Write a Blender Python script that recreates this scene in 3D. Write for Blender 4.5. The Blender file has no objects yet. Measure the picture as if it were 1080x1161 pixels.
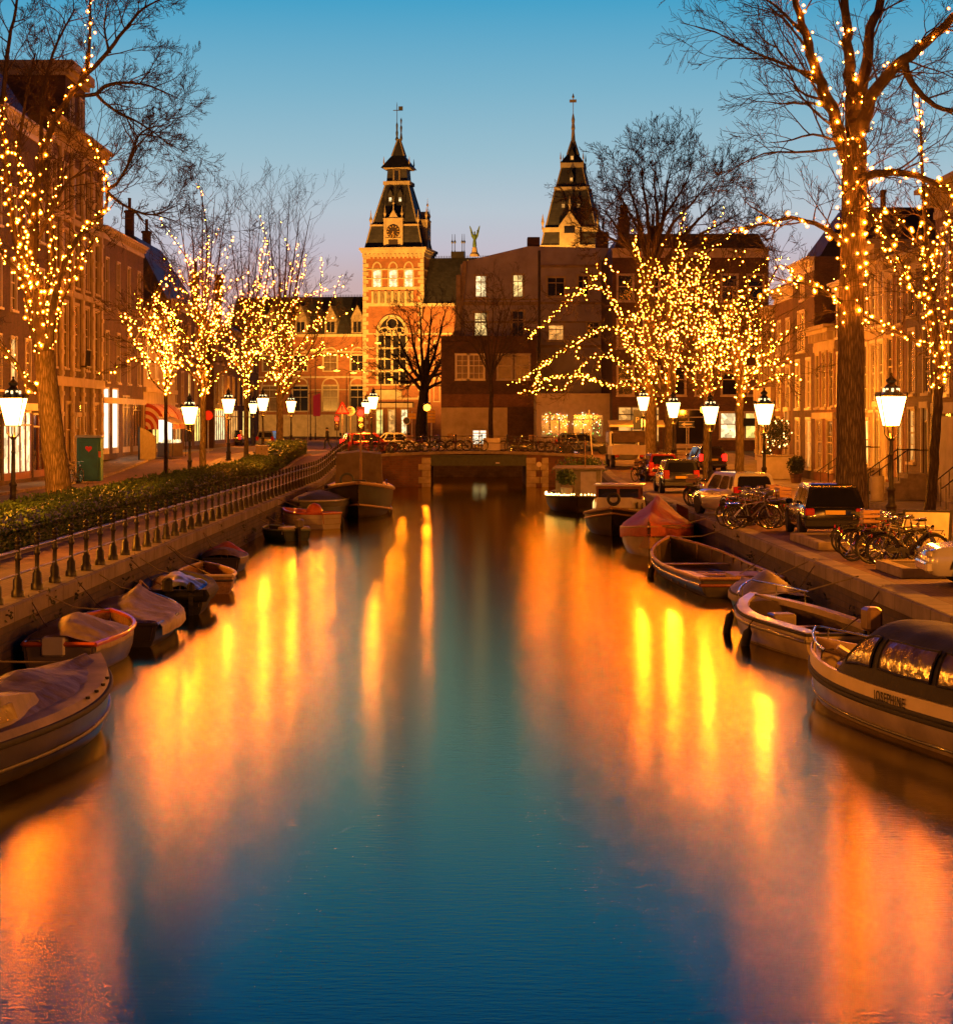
import bpy, math, random
from mathutils import Vector, Matrix, noise
R = math.radians
PI = math.pi
rnd = random.Random(7)
S = bpy.context.scene
COL = S.collection
F = 2500.0            # focal length in pixels of the 1080 px wide photograph
CAM_H = 4.2

# ------------------------------------------------------------------ camera, sky, exposure
cam_data = bpy.data.cameras.new('camera')
cam = bpy.data.objects.new('camera', cam_data)
COL.objects.link(cam)
cam.location = (0, 0, CAM_H)
cam.rotation_euler = (R(90), 0, 0)
cam_data.sensor_fit = 'HORIZONTAL'
cam_data.sensor_width = 36.0
cam_data.lens = F / 1080 * 36.0
cam_data.shift_x = 10 / 1080
cam_data.shift_y = -102.5 / 1080
cam_data.clip_start = 0.5
cam_data.clip_end = 6000
S.camera = cam

world = bpy.data.worlds.new("World")
S.world = world
world.use_nodes = True
wn = world.node_tree.nodes
wl = world.node_tree.links
wn.clear()
wo = wn.new('ShaderNodeOutputWorld')
bg = wn.new('ShaderNodeBackground')
tc = wn.new('ShaderNodeTexCoord')
sx = wn.new('ShaderNodeSeparateXYZ')
mr = wn.new('ShaderNodeMapRange')
mr.inputs[1].default_value = -0.02
mr.inputs[2].default_value = 0.5
rp = wn.new('ShaderNodeValToRGB')
wl.new(tc.outputs['Generated'], sx.inputs[0])
wl.new(sx.outputs[2], mr.inputs[0])
wl.new(mr.outputs[0], rp.inputs[0])
az = wn.new('ShaderNodeMapRange')       # sky dimmed away from the view axis to lower the ambient light
az.interpolation_type = 'SMOOTHSTEP'
az.inputs[1].default_value = 0.85
az.inputs[2].default_value = 0.945
az.inputs[3].default_value = 0.10
az.inputs[4].default_value = 1.0
dk = wn.new('ShaderNodeVectorMath'); dk.operation = 'SCALE'
wl.new(sx.outputs[1], az.inputs[0])
wl.new(rp.outputs[0], dk.inputs[0])
wl.new(az.outputs[0], dk.inputs['Scale'])
wl.new(dk.outputs[0], bg.inputs[0])
wl.new(bg.outputs[0], wo.inputs[0])
SKY = [(0.02, (0.60, 0.36, 0.33)), (0.062, (0.60, 0.43, 0.43)), (0.078, (0.55, 0.51, 0.58)), (0.095, (0.48, 0.56, 0.63)), (0.119, (0.33, 0.52, 0.62)), (0.149, (0.20, 0.45, 0.60)),
       (0.187, (0.065, 0.36, 0.58)), (0.215, (0.018, 0.36, 1.0)), (0.25, (0.002, 0.29, 1.45)), (0.29, (0.001, 0.20, 1.2)), (0.34, (0.001, 0.04, 0.25)), (0.42, (0.001, 0.012, 0.045))]
els = rp.color_ramp.elements
while len(els) > 1:
    els.remove(els[0])
for i, (z, c) in enumerate(SKY):
    p = (z + 0.02) / 0.52
    e = els[0] if i == 0 else els.new(p)
    e.position = p
    e.color = (*c, 1)
bg.inputs[1].default_value = 1.0

S.render.engine = 'CYCLES'
S.view_settings.view_transform = 'Standard'
S.view_settings.look = 'None'
S.view_settings.exposure = 0.0
S.view_settings.gamma = 1.0
cy = S.cycles
cy.use_denoising = True
try:
    cy.denoiser = 'OPENIMAGEDENOISE'
except Exception:
    pass
cy.use_light_tree = True
cy.max_bounces = 5
cy.diffuse_bounces = 2
cy.glossy_bounces = 3
cy.transmission_bounces = 3
cy.transparent_max_bounces = 20
cy.sample_clamp_indirect = 3.0
cy.caustics_reflective = False
cy.caustics_refractive = False
cy.blur_glossy = 0.5

LAMP_W = 2100.0        # watts of a street lantern
LAMP_C = (1.0, 0.27, 0.010)
BULB_E = 430.0

# ------------------------------------------------------------------ photo pixel -> metres
def X(px, Y): return (px - 530) * Y / F
def Z(py, Y): return CAM_H - (py - 478) * Y / F
def W(px, py, Y): return Vector((X(px, Y), Y, Z(py, Y)))
def gz(Y):
    t = min(1, max(0, (Y - 112) / 32))
    return 1.12 + 0.86 * t * t * (3 - 2 * t)

# ------------------------------------------------------------------ materials
MATS = {}
def mat(name, col, rough=0.6, metal=0.0, var=0.25, scale=4.0, bump=0.0, bscale=None, emit=None, spec=0.5, coat=0.0, col2=None):
    if name in MATS: return MATS[name]
    m = bpy.data.materials.new(name); m.use_nodes = True
    n = m.node_tree.nodes; l = m.node_tree.links
    b = n['Principled BSDF']
    b.inputs['Roughness'].default_value = rough
    b.inputs['Metallic'].default_value = metal
    b.inputs['Specular IOR Level'].default_value = spec
    b.inputs['Coat Weight'].default_value = coat
    t = n.new('ShaderNodeTexCoord')
    if var > 0:
        nz = n.new('ShaderNodeTexNoise'); nz.inputs['Scale'].default_value = scale; nz.inputs['Detail'].default_value = 6; nz.inputs['Roughness'].default_value = 0.65
        l.new(t.outputs['Object'], nz.inputs['Vector'])
        r = n.new('ShaderNodeValToRGB')
        c2 = col2 or tuple(min(1, c * (1 + var)) for c in col)
        c1 = tuple(c * (1 - var) for c in col)
        r.color_ramp.elements[0].position = 0.3; r.color_ramp.elements[1].position = 0.7
        r.color_ramp.elements[0].color = (*c1, 1); r.color_ramp.elements[1].color = (*c2, 1)
        l.new(nz.outputs[0], r.inputs[0]); l.new(r.outputs[0], b.inputs['Base Color'])
    else:
        b.inputs['Base Color'].default_value = (*col, 1)
    if bump > 0:
        bn = n.new('ShaderNodeTexNoise'); bn.inputs['Scale'].default_value = bscale or scale * 3; bn.inputs['Detail'].default_value = 4
        l.new(t.outputs['Object'], bn.inputs['Vector'])
        bp = n.new('ShaderNodeBump'); bp.inputs['Strength'].default_value = bump; bp.inputs['Distance'].default_value = 0.05
        l.new(bn.outputs[0], bp.inputs['Height']); l.new(bp.outputs[0], b.inputs['Normal'])
    if emit:
        b.inputs['Emission Color'].default_value = (*emit[0], 1); b.inputs['Emission Strength'].default_value = emit[1]
    MATS[name] = m
    return m

def brick(name, c1, c2, mortar, bw=0.21, bh=0.065, rough=0.85, flat=False, dirt=0.35, bump=0.25, ms=0.008):
    if name in MATS: return MATS[name]
    m = bpy.data.materials.new(name); m.use_nodes = True
    n = m.node_tree.nodes; l = m.node_tree.links
    b = n['Principled BSDF']; b.inputs['Roughness'].default_value = rough
    t = n.new('ShaderNodeTexCoord'); s = n.new('ShaderNodeSeparateXYZ'); c = n.new('ShaderNodeCombineXYZ')
    l.new(t.outputs['Object'], s.inputs[0])
    if flat:
        l.new(s.outputs[1], c.inputs[0]); l.new(s.outputs[0], c.inputs[1])
    else:
        a = n.new('ShaderNodeMath'); a.operation = 'ADD'
        l.new(s.outputs[0], a.inputs[0]); l.new(s.outputs[1], a.inputs[1])
        l.new(a.outputs[0], c.inputs[0]); l.new(s.outputs[2], c.inputs[1])
    k = n.new('ShaderNodeTexBrick')
    k.inputs['Color1'].default_value = (*c1, 1); k.inputs['Color2'].default_value = (*c2, 1); k.inputs['Mortar'].default_value = (*mortar, 1)
    k.inputs['Scale'].default_value = 1.0; k.inputs['Mortar Size'].default_value = ms; k.inputs['Mortar Smooth'].default_value = 0.2
    k.inputs['Brick Width'].default_value = bw; k.inputs['Row Height'].default_value = bh; k.inputs['Bias'].default_value = 0.0
    l.new(c.outputs[0], k.inputs['Vector'])
    nz = n.new('ShaderNodeTexNoise'); nz.inputs['Scale'].default_value = 0.9; nz.inputs['Detail'].default_value = 7; nz.inputs['Roughness'].default_value = 0.7
    l.new(t.outputs['Object'], nz.inputs['Vector'])
    r = n.new('ShaderNodeMapRange'); r.inputs[1].default_value = 0.3; r.inputs[2].default_value = 0.7; r.inputs[3].default_value = 1 - dirt; r.inputs[4].default_value = 1.15
    l.new(nz.outputs[0], r.inputs[0])
    mx = n.new('ShaderNodeVectorMath'); mx.operation = 'SCALE'
    l.new(k.outputs[0], mx.inputs[0]); l.new(r.outputs[0], mx.inputs['Scale'])
    l.new(mx.outputs[0], b.inputs['Base Color'])
    bp = n.new('ShaderNodeBump'); bp.inputs['Strength'].default_value = bump; bp.inputs['Distance'].default_value = 0.02; bp.invert = True
    l.new(k.outputs[1], bp.inputs['Height']); l.new(bp.outputs[0], b.inputs['Normal'])
    MATS[name] = m
    return m

def emis(name, col, strength, transparent=False):
    if name in MATS: return MATS[name]
    m = bpy.data.materials.new(name); m.use_nodes = True
    n = m.node_tree.nodes; l = m.node_tree.links
    n.clear()
    o = n.new('ShaderNodeOutputMaterial'); e = n.new('ShaderNodeEmission')
    e.inputs[0].default_value = (*col, 1); e.inputs[1].default_value = strength
    if transparent:
        t = n.new('ShaderNodeBsdfTransparent'); a = n.new('ShaderNodeAddShader')
        l.new(t.outputs[0], a.inputs[0]); l.new(e.outputs[0], a.inputs[1]); l.new(a.outputs[0], o.inputs[0])
    else:
        l.new(e.outputs[0], o.inputs[0])
    MATS[name] = m
    return m

def lit_room(name, col, strength, scale=2.2, lo=0.35):
    """A lit window seen from the street: bright interior with furniture and curtain shapes."""
    if name in MATS: return MATS[name]
    m = bpy.data.materials.new(name); m.use_nodes = True
    n = m.node_tree.nodes; l = m.node_tree.links
    b = n['Principled BSDF']; b.inputs['Base Color'].default_value = (0.05, 0.04, 0.03, 1); b.inputs['Roughness'].default_value = 0.1
    t = n.new('ShaderNodeTexCoord'); v = n.new('ShaderNodeTexVoronoi'); v.inputs['Scale'].default_value = scale; v.distance = 'CHEBYCHEV'
    l.new(t.outputs['Object'], v.inputs['Vector'])
    sp = n.new('ShaderNodeSeparateColor'); l.new(v.outputs['Color'], sp.inputs[0])
    r = n.new('ShaderNodeMapRange'); r.inputs[3].default_value = lo * strength; r.inputs[4].default_value = strength * 1.3
    l.new(sp.outputs[0], r.inputs[0])
    b.inputs['Emission Color'].default_value = (*col, 1)
    l.new(r.outputs[0], b.inputs['Emission Strength'])
    MATS[name] = m
    return m

def wood(name, col, rough=0.5, scale=6):
    if name in MATS: return MATS[name]
    m = bpy.data.materials.new(name); m.use_nodes = True
    n = m.node_tree.nodes; l = m.node_tree.links
    b = n['Principled BSDF']; b.inputs['Roughness'].default_value = rough
    t = n.new('ShaderNodeTexCoord'); mp = n.new('ShaderNodeMapping'); mp.inputs['Scale'].default_value = (0.6, 7, 7)
    l.new(t.outputs['Object'], mp.inputs[0])
    nz = n.new('ShaderNodeTexNoise'); nz.inputs['Scale'].default_value = scale; nz.inputs['Detail'].default_value = 5
    l.new(mp.outputs[0], nz.inputs['Vector'])
    r = n.new('ShaderNodeValToRGB')
    r.color_ramp.elements[0].position = 0.3; r.color_ramp.elements[1].position = 0.72
    r.color_ramp.elements[0].color = (*[c * 0.55 for c in col], 1); r.color_ramp.elements[1].color = (*[min(1, c * 1.3) for c in col], 1)
    l.new(nz.outputs[0], r.inputs[0]); l.new(r.outputs[0], b.inputs['Base Color'])
    MATS[name] = m
    return m

def bark_mat(name, col):
    if name in MATS: return MATS[name]
    m = bpy.data.materials.new(name); m.use_nodes = True
    n = m.node_tree.nodes; l = m.node_tree.links
    b = n['Principled BSDF']; b.inputs['Roughness'].default_value = 0.95; b.inputs['Specular IOR Level'].default_value = 0.2
    t = n.new('ShaderNodeTexCoord'); mp = n.new('ShaderNodeMapping'); mp.inputs['Scale'].default_value = (17, 17, 2.2)
    l.new(t.outputs['Object'], mp.inputs[0])
    v = n.new('ShaderNodeTexVoronoi'); v.feature = 'DISTANCE_TO_EDGE'; v.inputs['Scale'].default_value = 1.0
    nz = n.new('ShaderNodeTexNoise'); nz.inputs['Scale'].default_value = 2.0; nz.inputs['Detail'].default_value = 8; nz.inputs['Roughness'].default_value = 0.7
    ad = n.new('ShaderNodeVectorMath'); ad.operation = 'ADD'
    l.new(mp.outputs[0], nz.inputs['Vector']); l.new(mp.outputs[0], ad.inputs[0]); l.new(nz.outputs['Color'], ad.inputs[1]); l.new(ad.outputs[0], v.inputs['Vector'])
    r = n.new('ShaderNodeValToRGB')
    r.color_ramp.elements[0].position = 0.02; r.color_ramp.elements[1].position = 0.45
    r.color_ramp.elements[0].color = (*[c * 0.35 for c in col], 1); r.color_ramp.elements[1].color = (*[c * 1.25 for c in col], 1)
    l.new(v.outputs['Distance'], r.inputs[0]); l.new(r.outputs[0], b.inputs['Base Color'])
    bp = n.new('ShaderNodeBump'); bp.inputs['Strength'].default_value = 0.9; bp.inputs['Distance'].default_value = 0.06
    l.new(v.outputs['Distance'], bp.inputs['Height']); l.new(bp.outputs[0], b.inputs['Normal'])
    MATS[name] = m
    return m

def stripes(name, c1, c2, period, axis=0):
    if name in MATS: return MATS[name]
    m = bpy.data.materials.new(name); m.use_nodes = True
    n = m.node_tree.nodes; l = m.node_tree.links
    b = n['Principled BSDF']; b.inputs['Roughness'].default_value = 0.8
    t = n.new('ShaderNodeTexCoord'); s = n.new('ShaderNodeSeparateXYZ'); l.new(t.outputs['Object'], s.inputs[0])
    a = n.new('ShaderNodeMath'); a.operation = 'DIVIDE'; a.inputs[1].default_value = period; l.new(s.outputs[axis], a.inputs[0])
    f = n.new('ShaderNodeMath'); f.operation = 'FRACT'; l.new(a.outputs[0], f.inputs[0])
    g = n.new('ShaderNodeMath'); g.operation = 'GREATER_THAN'; g.inputs[1].default_value = 0.5; l.new(f.outputs[0], g.inputs[0])
    x = n.new('ShaderNodeMix'); x.data_type = 'RGBA'; x.inputs[6].default_value = (*c1, 1); x.inputs[7].default_value = (*c2, 1)
    l.new(g.outputs[0], x.inputs[0]); l.new(x.outputs[2], b.inputs['Base Color'])
    MATS[name] = m
    return m

def water_mat():
    m = bpy.data.materials.new('canal_water'); m.use_nodes = True
    n = m.node_tree.nodes; l = m.node_tree.links
    n.clear()
    o = n.new('ShaderNodeOutputMaterial'); mx = n.new('ShaderNodeMixShader'); fr = n.new('ShaderNodeFresnel'); g = n.new('ShaderNodeBsdfAnisotropic'); d = n.new('ShaderNodeBsdfDiffuse')
    g.distribution = 'BECKMANN'; g.inputs['Roughness'].default_value = WATER_R; g.inputs['Color'].default_value = (1, 0.86, 0.43, 1)
    d.inputs['Color'].default_value = (0.003, 0.010, 0.016, 1); fr.inputs['IOR'].default_value = 1.36
    l.new(fr.outputs[0], mx.inputs[0]); l.new(d.outputs[0], mx.inputs[1]); l.new(g.outputs[0], mx.inputs[2]); l.new(mx.outputs[0], o.inputs[0])
    t = n.new('ShaderNodeTexCoord')
    def ripple(scale, stretch, rot, det):
        mp = n.new('ShaderNodeMapping'); mp.inputs['Scale'].default_value = stretch; mp.inputs['Rotation'].default_value = (0, 0, R(rot)); l.new(t.outputs['Object'], mp.inputs[0])
        q = n.new('ShaderNodeTexNoise'); q.inputs['Scale'].default_value = scale; q.inputs['Detail'].default_value = det; q.inputs['Roughness'].default_value = 0.6; l.new(mp.outputs[0], q.inputs['Vector'])
        return q
    n1 = ripple(0.9, (1.0, 2.2, 1), 24, 5); n2 = ripple(4.0, (1.0, 3.4, 1), 20, 3)
    ad = n.new('ShaderNodeMath'); ad.operation = 'MULTIPLY_ADD'; ad.inputs[1].default_value = 0.4; l.new(n2.outputs[0], ad.inputs[0])
    lo = n.new('ShaderNodeMath'); lo.operation = 'MULTIPLY'; lo.inputs[1].default_value = 0.12; l.new(n1.outputs[0], lo.inputs[0]); l.new(lo.outputs[0], ad.inputs[2])
    bp = n.new('ShaderNodeBump'); bp.inputs['Strength'].default_value = WATER_B; bp.inputs['Distance'].default_value = 0.05
    l.new(ad.outputs[0], bp.inputs['Height']); l.new(bp.outputs[0], g.inputs['Normal'])
    return m
WATER_R = 0.155
WATER_B = 0.13

BRICK_DARK = brick('dark_brick', (0.13, 0.055, 0.035), (0.075, 0.035, 0.024), (0.12, 0.10, 0.085), dirt=.5)
BRICK_RED = brick('red_brick', (0.23, 0.07, 0.038), (0.15, 0.048, 0.028), (0.17, 0.13, 0.10), dirt=.5)
BRICK_BROWN = brick('brown_brick', (0.145, 0.07, 0.042), (0.09, 0.045, 0.03), (0.14, 0.11, 0.09), dirt=.5)
BRICK_ORANGE = brick('orange_brick', (0.25, 0.105, 0.05), (0.17, 0.07, 0.036), (0.2, 0.15, 0.11), dirt=.5)
MUS_BRICK = brick('museum_brick', (0.36, 0.12, 0.05), (0.29, 0.095, 0.04), (0.28, 0.2, 0.14), bw=0.5, bh=0.16, ms=0.015)
QUAY_BRICK = brick('quay_masonry', (0.10, 0.065, 0.04), (0.06, 0.042, 0.028), (0.05, 0.04, 0.03), bw=0.42, bh=0.14, dirt=0.6, bump=0.6, ms=0.014)
PAVE = brick('clinker_paving', (0.22, 0.12, 0.075), (0.16, 0.085, 0.055), (0.09, 0.06, 0.045), bw=0.2, bh=0.1, flat=True, dirt=0.4)
PAVE2 = brick('street_clinker', (0.20, 0.10, 0.065), (0.15, 0.078, 0.052), (0.08, 0.05, 0.04), bw=0.22, bh=0.11, flat=True, dirt=0.35)
SLABS = brick('pavement_slabs', (0.27, 0.22, 0.18), (0.22, 0.18, 0.15), (0.12, 0.1, 0.08), bw=0.9, bh=0.6, flat=True, dirt=0.35, ms=0.012)
COPING = brick('quay_coping_stone', (0.30, 0.24, 0.18), (0.24, 0.19, 0.145), (0.07, 0.055, 0.04), bw=1.5, bh=3.0, flat=True, dirt=0.5, ms=0.02)
ASPHALT = mat('asphalt', (0.055, 0.05, 0.047), 0.85, var=0.3, scale=3, bump=0.2, bscale=40)
EARTH = mat('soil', (0.06, 0.04, 0.025), 0.95, var=0.4, scale=3, bump=0.4)
STONE = mat('sandstone', (0.52, 0.42, 0.29), 0.85, var=0.25, scale=1.2, bump=0.15)
STONE_D = mat('weathered_stone', (0.27, 0.21, 0.15), 0.9, var=0.45, scale=1.5, bump=0.3)
PLASTER = mat('cream_plaster', (0.44, 0.36, 0.25), 0.8, var=0.3, scale=0.8, bump=0.05)
PLASTER_G = mat('pale_grey_plaster', (0.34, 0.31, 0.37), 0.85, var=0.3, scale=0.5, bump=0.05)
WHITE = mat('white_paint', (0.72, 0.64, 0.52), 0.5, var=0.12, scale=2)
GREYW = mat('greyed_paint', (0.45, 0.38, 0.32), 0.6, var=0.2, scale=2)
SLATE = brick('slate_tiles', (0.075, 0.07, 0.075), (0.05, 0.048, 0.055), (0.03, 0.03, 0.03), bw=0.5, bh=0.3, rough=0.6, dirt=0.4)
ROOFT = brick('clay_roof_tiles', (0.13, 0.055, 0.035), (0.09, 0.045, 0.03), (0.04, 0.025, 0.02), bw=0.25, bh=0.3, rough=0.8, dirt=0.4)
GLASS = mat('dark_window_glass', (0.02, 0.018, 0.016), 0.08, var=0.5, scale=0.6, spec=0.8)
CURTAIN = mat('curtained_glass', (0.16, 0.10, 0.055), 0.25, var=0.4, scale=1.5, spec=0.7)
LIT = lit_room('lit_interior', (1.0, 0.62, 0.20), 1.5)
LITW = lit_room('bright_interior', (1.0, 0.72, 0.34), 1.7, scale=3.0, lo=0.3)
LITO = lit_room('orange_interior', (1.0, 0.45, 0.10), 0.9)
LITD = lit_room('dim_interior', (1.0, 0.42, 0.10), 0.28)
LITY = lit_room('yellow_interior', (1.0, 0.70, 0.16), 1.4, lo=0.5)
SHOPW = emis('shop_display_light', (1.0, 0.86, 0.58), 1.7)
IRON = mat('black_iron', (0.025, 0.022, 0.02), 0.42, 0.3, var=0.4, scale=8, bump=0.1)
IRON_R = mat('worn_iron_rail', (0.13, 0.10, 0.085), 0.42, 0.5, var=0.4, scale=5)
STEEL = mat('galvanised_steel', (0.35, 0.33, 0.31), 0.4, 0.8, var=0.2, scale=6)
CHROME = mat('chrome', (0.6, 0.58, 0.55), 0.18, 1.0, var=0.1)
RUBBER = mat('black_rubber', (0.018, 0.017, 0.016), 0.75, var=0.3, scale=10)
BARK = bark_mat('elm_bark', (0.20, 0.15, 0.10))
BARK_D = bark_mat('dark_bark', (0.085, 0.062, 0.045))
TWIG = mat('twig_bark', (0.060, 0.045, 0.035), 0.9, var=0.3, scale=5, spec=0.2)
LEAF = mat('hedge_leaf', (0.07, 0.125, 0.03), 0.42, var=0.55, scale=9, spec=0.5)
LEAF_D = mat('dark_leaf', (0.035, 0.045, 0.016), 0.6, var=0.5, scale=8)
PANE_L = emis('lantern_glass', (1.0, 0.55, 0.15), 7, transparent=True)
BULB = emis('warm_bulb', (1.0, 0.215, 0.010), BULB_E)
BULB_S = emis('bulb_halo_shell', (1.0, 0.22, 0.004), 1.1, transparent=True)  # see-through orange emission, painting a halo around each bulb
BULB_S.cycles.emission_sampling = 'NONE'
SODIUM = emis('sodium_lamp_glass', (1.0, 0.30, 0.02), 5, transparent=True)
RED_L = emis('red_signal', (1.0, 0.010, 0.003), 14)
TAIL_ON = emis('lit_tail_light', (1.0, 0.007, 0.003), 8)
TAIL = mat('tail_light_glass', (0.42, 0.012, 0.008), 0.15, var=0.1, coat=1.0)
GREEN_P = mat('green_cabin_plastic', (0.015, 0.115, 0.085), 0.5, var=0.25, scale=2)
PLATE = mat('number_plate', (0.75, 0.48, 0.04), 0.5, var=0.05)

# ------------------------------------------------------------------ mesh builder
class MB:
    def __init__(s): s.v = []; s.f = []
    def add(s, vs, fs):
        b = len(s.v); s.v.extend([tuple(v) for v in vs]); s.f.extend([tuple(i + b for i in f) for f in fs]); return s
    def box(s, x0, x1, y0, y1, z0, z1):
        return s.add([(x0, y0, z0), (x1, y0, z0), (x1, y1, z0), (x0, y1, z0), (x0, y0, z1), (x1, y0, z1), (x1, y1, z1), (x0, y1, z1)],
                     [(3, 2, 1, 0), (4, 5, 6, 7), (0, 1, 5, 4), (1, 2, 6, 5), (2, 3, 7, 6), (3, 0, 4, 7)])
    def bbox(s, x0, x1, y0, y1, z0, z1, b=0.03):
        """box with a chamfer on every edge"""
        rings = []
        for z, d in ((z0, b), (z0 + b, 0), (z1 - b, 0), (z1, b)):
            a0, a1, c0, c1 = x0 + d, x1 - d, y0 + d, y1 - d
            k = b
            rings.append([(a0 + k, c0, z), (a1 - k, c0, z), (a1, c0 + k, z), (a1, c1 - k, z), (a1 - k, c1, z), (a0 + k, c1, z), (a0, c1 - k, z), (a0, c0 + k, z)])
        return s.loft(rings)
    def loft(s, rings, cap=True, close=True):
        n = len(rings[0]); vs = [p for r in rings for p in r]; fs = []
        for i in range(len(rings) - 1):
            for j in range(n if close else n - 1):
                a = i * n + j; b = i * n + (j + 1) % n
                fs.append((a, b, b + n, a + n))
        if cap and close:
            fs.append(tuple(reversed(range(n)))); fs.append(tuple(range((len(rings) - 1) * n, len(rings) * n)))
        return s.add(vs, fs)
    def tube(s, pts, rad, n=6, cap=True):
        pts = [Vector(p) for p in pts]
        if not hasattr(rad, '__len__'): rad = [rad] * len(pts)
        rings = []; ref = None
        for i, p in enumerate(pts):
            d = (pts[min(i + 1, len(pts) - 1)] - pts[max(i - 1, 0)])
            if d.length < 1e-9: d = Vector((0, 0, 1))
            d.normalize()
            if ref is None:
                ref = Vector((1, 0, 0)) if abs(d.x) < 0.8 else Vector((0, 1, 0))
            u = ref - d * ref.dot(d)
            if u.length < 1e-6: u = d.orthogonal()
            u.normalize(); ref = u; w = d.cross(u)
            rings.append([p + (u * math.cos(2 * PI * k / n) + w * math.sin(2 * PI * k / n)) * rad[i] for k in range(n)])
        return s.loft(rings, cap)
    def lathe(s, prof, n=12, o=(0, 0, 0), axis='z', a0=0.0):
        rings = []
        for r, h in prof:
            ring = []
            for k in range(n):
                a = a0 + 2 * PI * k / n; c, q = math.cos(a) * r, math.sin(a) * r
                ring.append((o[0] + c, o[1] + q, o[2] + h) if axis == 'z' else (o[0] + c, o[1] - h, o[2] + q) if axis == 'y' else (o[0] + h, o[1] + c, o[2] + q))
            rings.append(ring)
        return s.loft(rings)
    def torus(s, o, r, t, n=20, m=6, axis='y', a0=0, a1=2 * PI):
        full = abs(a1 - a0 - 2 * PI) < 1e-6
        pts = []
        k = n if full else n + 1
        rings = []
        for i in range(k):
            a = a0 + (a1 - a0) * i / n
            ring = []
            for j in range(m):
                b = 2 * PI * j / m
                rr = r + math.cos(b) * t; h = math.sin(b) * t
                p = (math.cos(a) * rr, h, math.sin(a) * rr) if axis == 'y' else (math.cos(a) * rr, math.sin(a) * rr, h) if axis == 'z' else (h, math.cos(a) * rr, math.sin(a) * rr)
                ring.append((p[0] + o[0], p[1] + o[1], p[2] + o[2]))
            rings.append(ring)
        if full: rings.append(rings[0])
        return s.loft(rings, cap=not full)
    def prism(s, poly, y0, y1):
        """polygon in x,z extruded along y"""
        n = len(poly)
        return s.loft([[(p[0], y0, p[1]) for p in poly], [(p[0], y1, p[1]) for p in poly]])
    def prismx(s, poly, x0, x1):
        return s.loft([[(x0, p[0], p[1]) for p in poly], [(x1, p[0], p[1]) for p in poly]])
    def prismz(s, poly, z0, z1):
        return s.loft([[(p[0], p[1], z0) for p in poly], [(p[0], p[1], z1) for p in poly]])
    def grid(s, fn, nu, nv):
        vs = [fn(i / nu, j / nv) for i in range(nu + 1) for j in range(nv + 1)]
        fs = [(i * (nv + 1) + j, (i + 1) * (nv + 1) + j, (i + 1) * (nv + 1) + j + 1, i * (nv + 1) + j + 1) for i in range(nu) for j in range(nv)]
        return s.add(vs, fs)
    def xf(s, m):
        s.v = [tuple(m @ Vector(v)) for v in s.v]; return s
    def mesh(s, name, m, smooth=None):
        me = bpy.data.meshes.new(name)
        me.from_pydata(s.v, [], s.f)
        pass
        if m is not None: me.materials.append(m)
        if smooth is not None:
            for p in me.polygons: p.use_smooth = True
            if smooth < 180: me.set_sharp_from_angle(angle=R(smooth))
        return me
    def build(s, name, m, parent=None, smooth=None, loc=None, rz=0, label=None, cat=None, group=None, kind=None, fix=True):
        me = s.mesh(name, m, smooth)
        if fix: fixn(me)
        o = bpy.data.objects.new(name, me); COL.objects.link(o)
        if parent is not None: o.parent = parent
        if loc is not None: o.location = loc
        if rz: o.rotation_euler = (0, 0, rz)
        tag(o, label, cat, group, kind)
        return o

import bmesh
def fixn(me):
    bm = bmesh.new(); bm.from_mesh(me)
    bmesh.ops.recalc_face_normals(bm, faces=bm.faces)
    bm.to_mesh(me); bm.free()

def tag(o, label=None, cat=None, group=None, kind=None):
    if label: o['label'] = label
    if cat: o['category'] = cat
    if group: o['group'] = group
    if kind: o['kind'] = kind
    return o

def thing(name, label, cat, loc=(0, 0, 0), rz=0, group=None):
    o = bpy.data.objects.new(name, None); COL.objects.link(o)
    o.location = loc; o.rotation_euler = (0, 0, rz)
    o.empty_display_size = 0.2
    return tag(o, label, cat, group)

KIDS = {}
def kids(o):
    return [c for c in bpy.data.objects if c.parent == o]
def dup(root, loc, rz=0, label=None, group=None, scale=None, tree=None, swap=None):
    """a copy of a thing with copies of its parts and sub-parts"""
    def rec(o, parent):
        c = o.copy(); COL.objects.link(c)
        if parent is not None: c.parent = parent
        if swap and o.type == 'MESH' and o.data.materials and o.data.materials[0].name in swap:
            key = (o.data.name, swap[o.data.materials[0].name].name)
            if key not in SWAPPED:
                d = o.data.copy(); d.materials[0] = swap[o.data.materials[0].name]; SWAPPED[key] = d
            c.data = SWAPPED[key]
        for k in (KIDS.get(o.name) or KIDS.setdefault(o.name, kids(o))): rec(k, c)
        return c
    r = rec(root, None)
    r.location = loc; r.rotation_euler = (0, 0, rz)
    if scale: r.scale = (scale,) * 3 if not hasattr(scale, '__len__') else scale
    if label: r['label'] = label
    if group: r['group'] = group
    return r
SWAPPED = {}

def text_mesh(s, size, name, m, parent, loc, rot, extrude=0.004, bold=0.0):
    cu = bpy.data.curves.new(name, 'FONT'); cu.body = s; cu.size = size; cu.extrude = extrude; cu.offset = bold
    cu.space_character = 1.18; cu.align_x = 'CENTER'; cu.align_y = 'CENTER'
    tmp = bpy.data.objects.new(name + '_source', cu); COL.objects.link(tmp)
    dg = bpy.context.evaluated_depsgraph_get()
    me = bpy.data.meshes.new_from_object(tmp.evaluated_get(dg))
    bpy.data.objects.remove(tmp); bpy.data.curves.remove(cu)
    me.name = name; me.materials.clear(); me.materials.append(m)
    o = bpy.data.objects.new(name, me); COL.objects.link(o)
    o.parent = parent; o.location = loc; o.rotation_euler = rot
    return o

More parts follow.
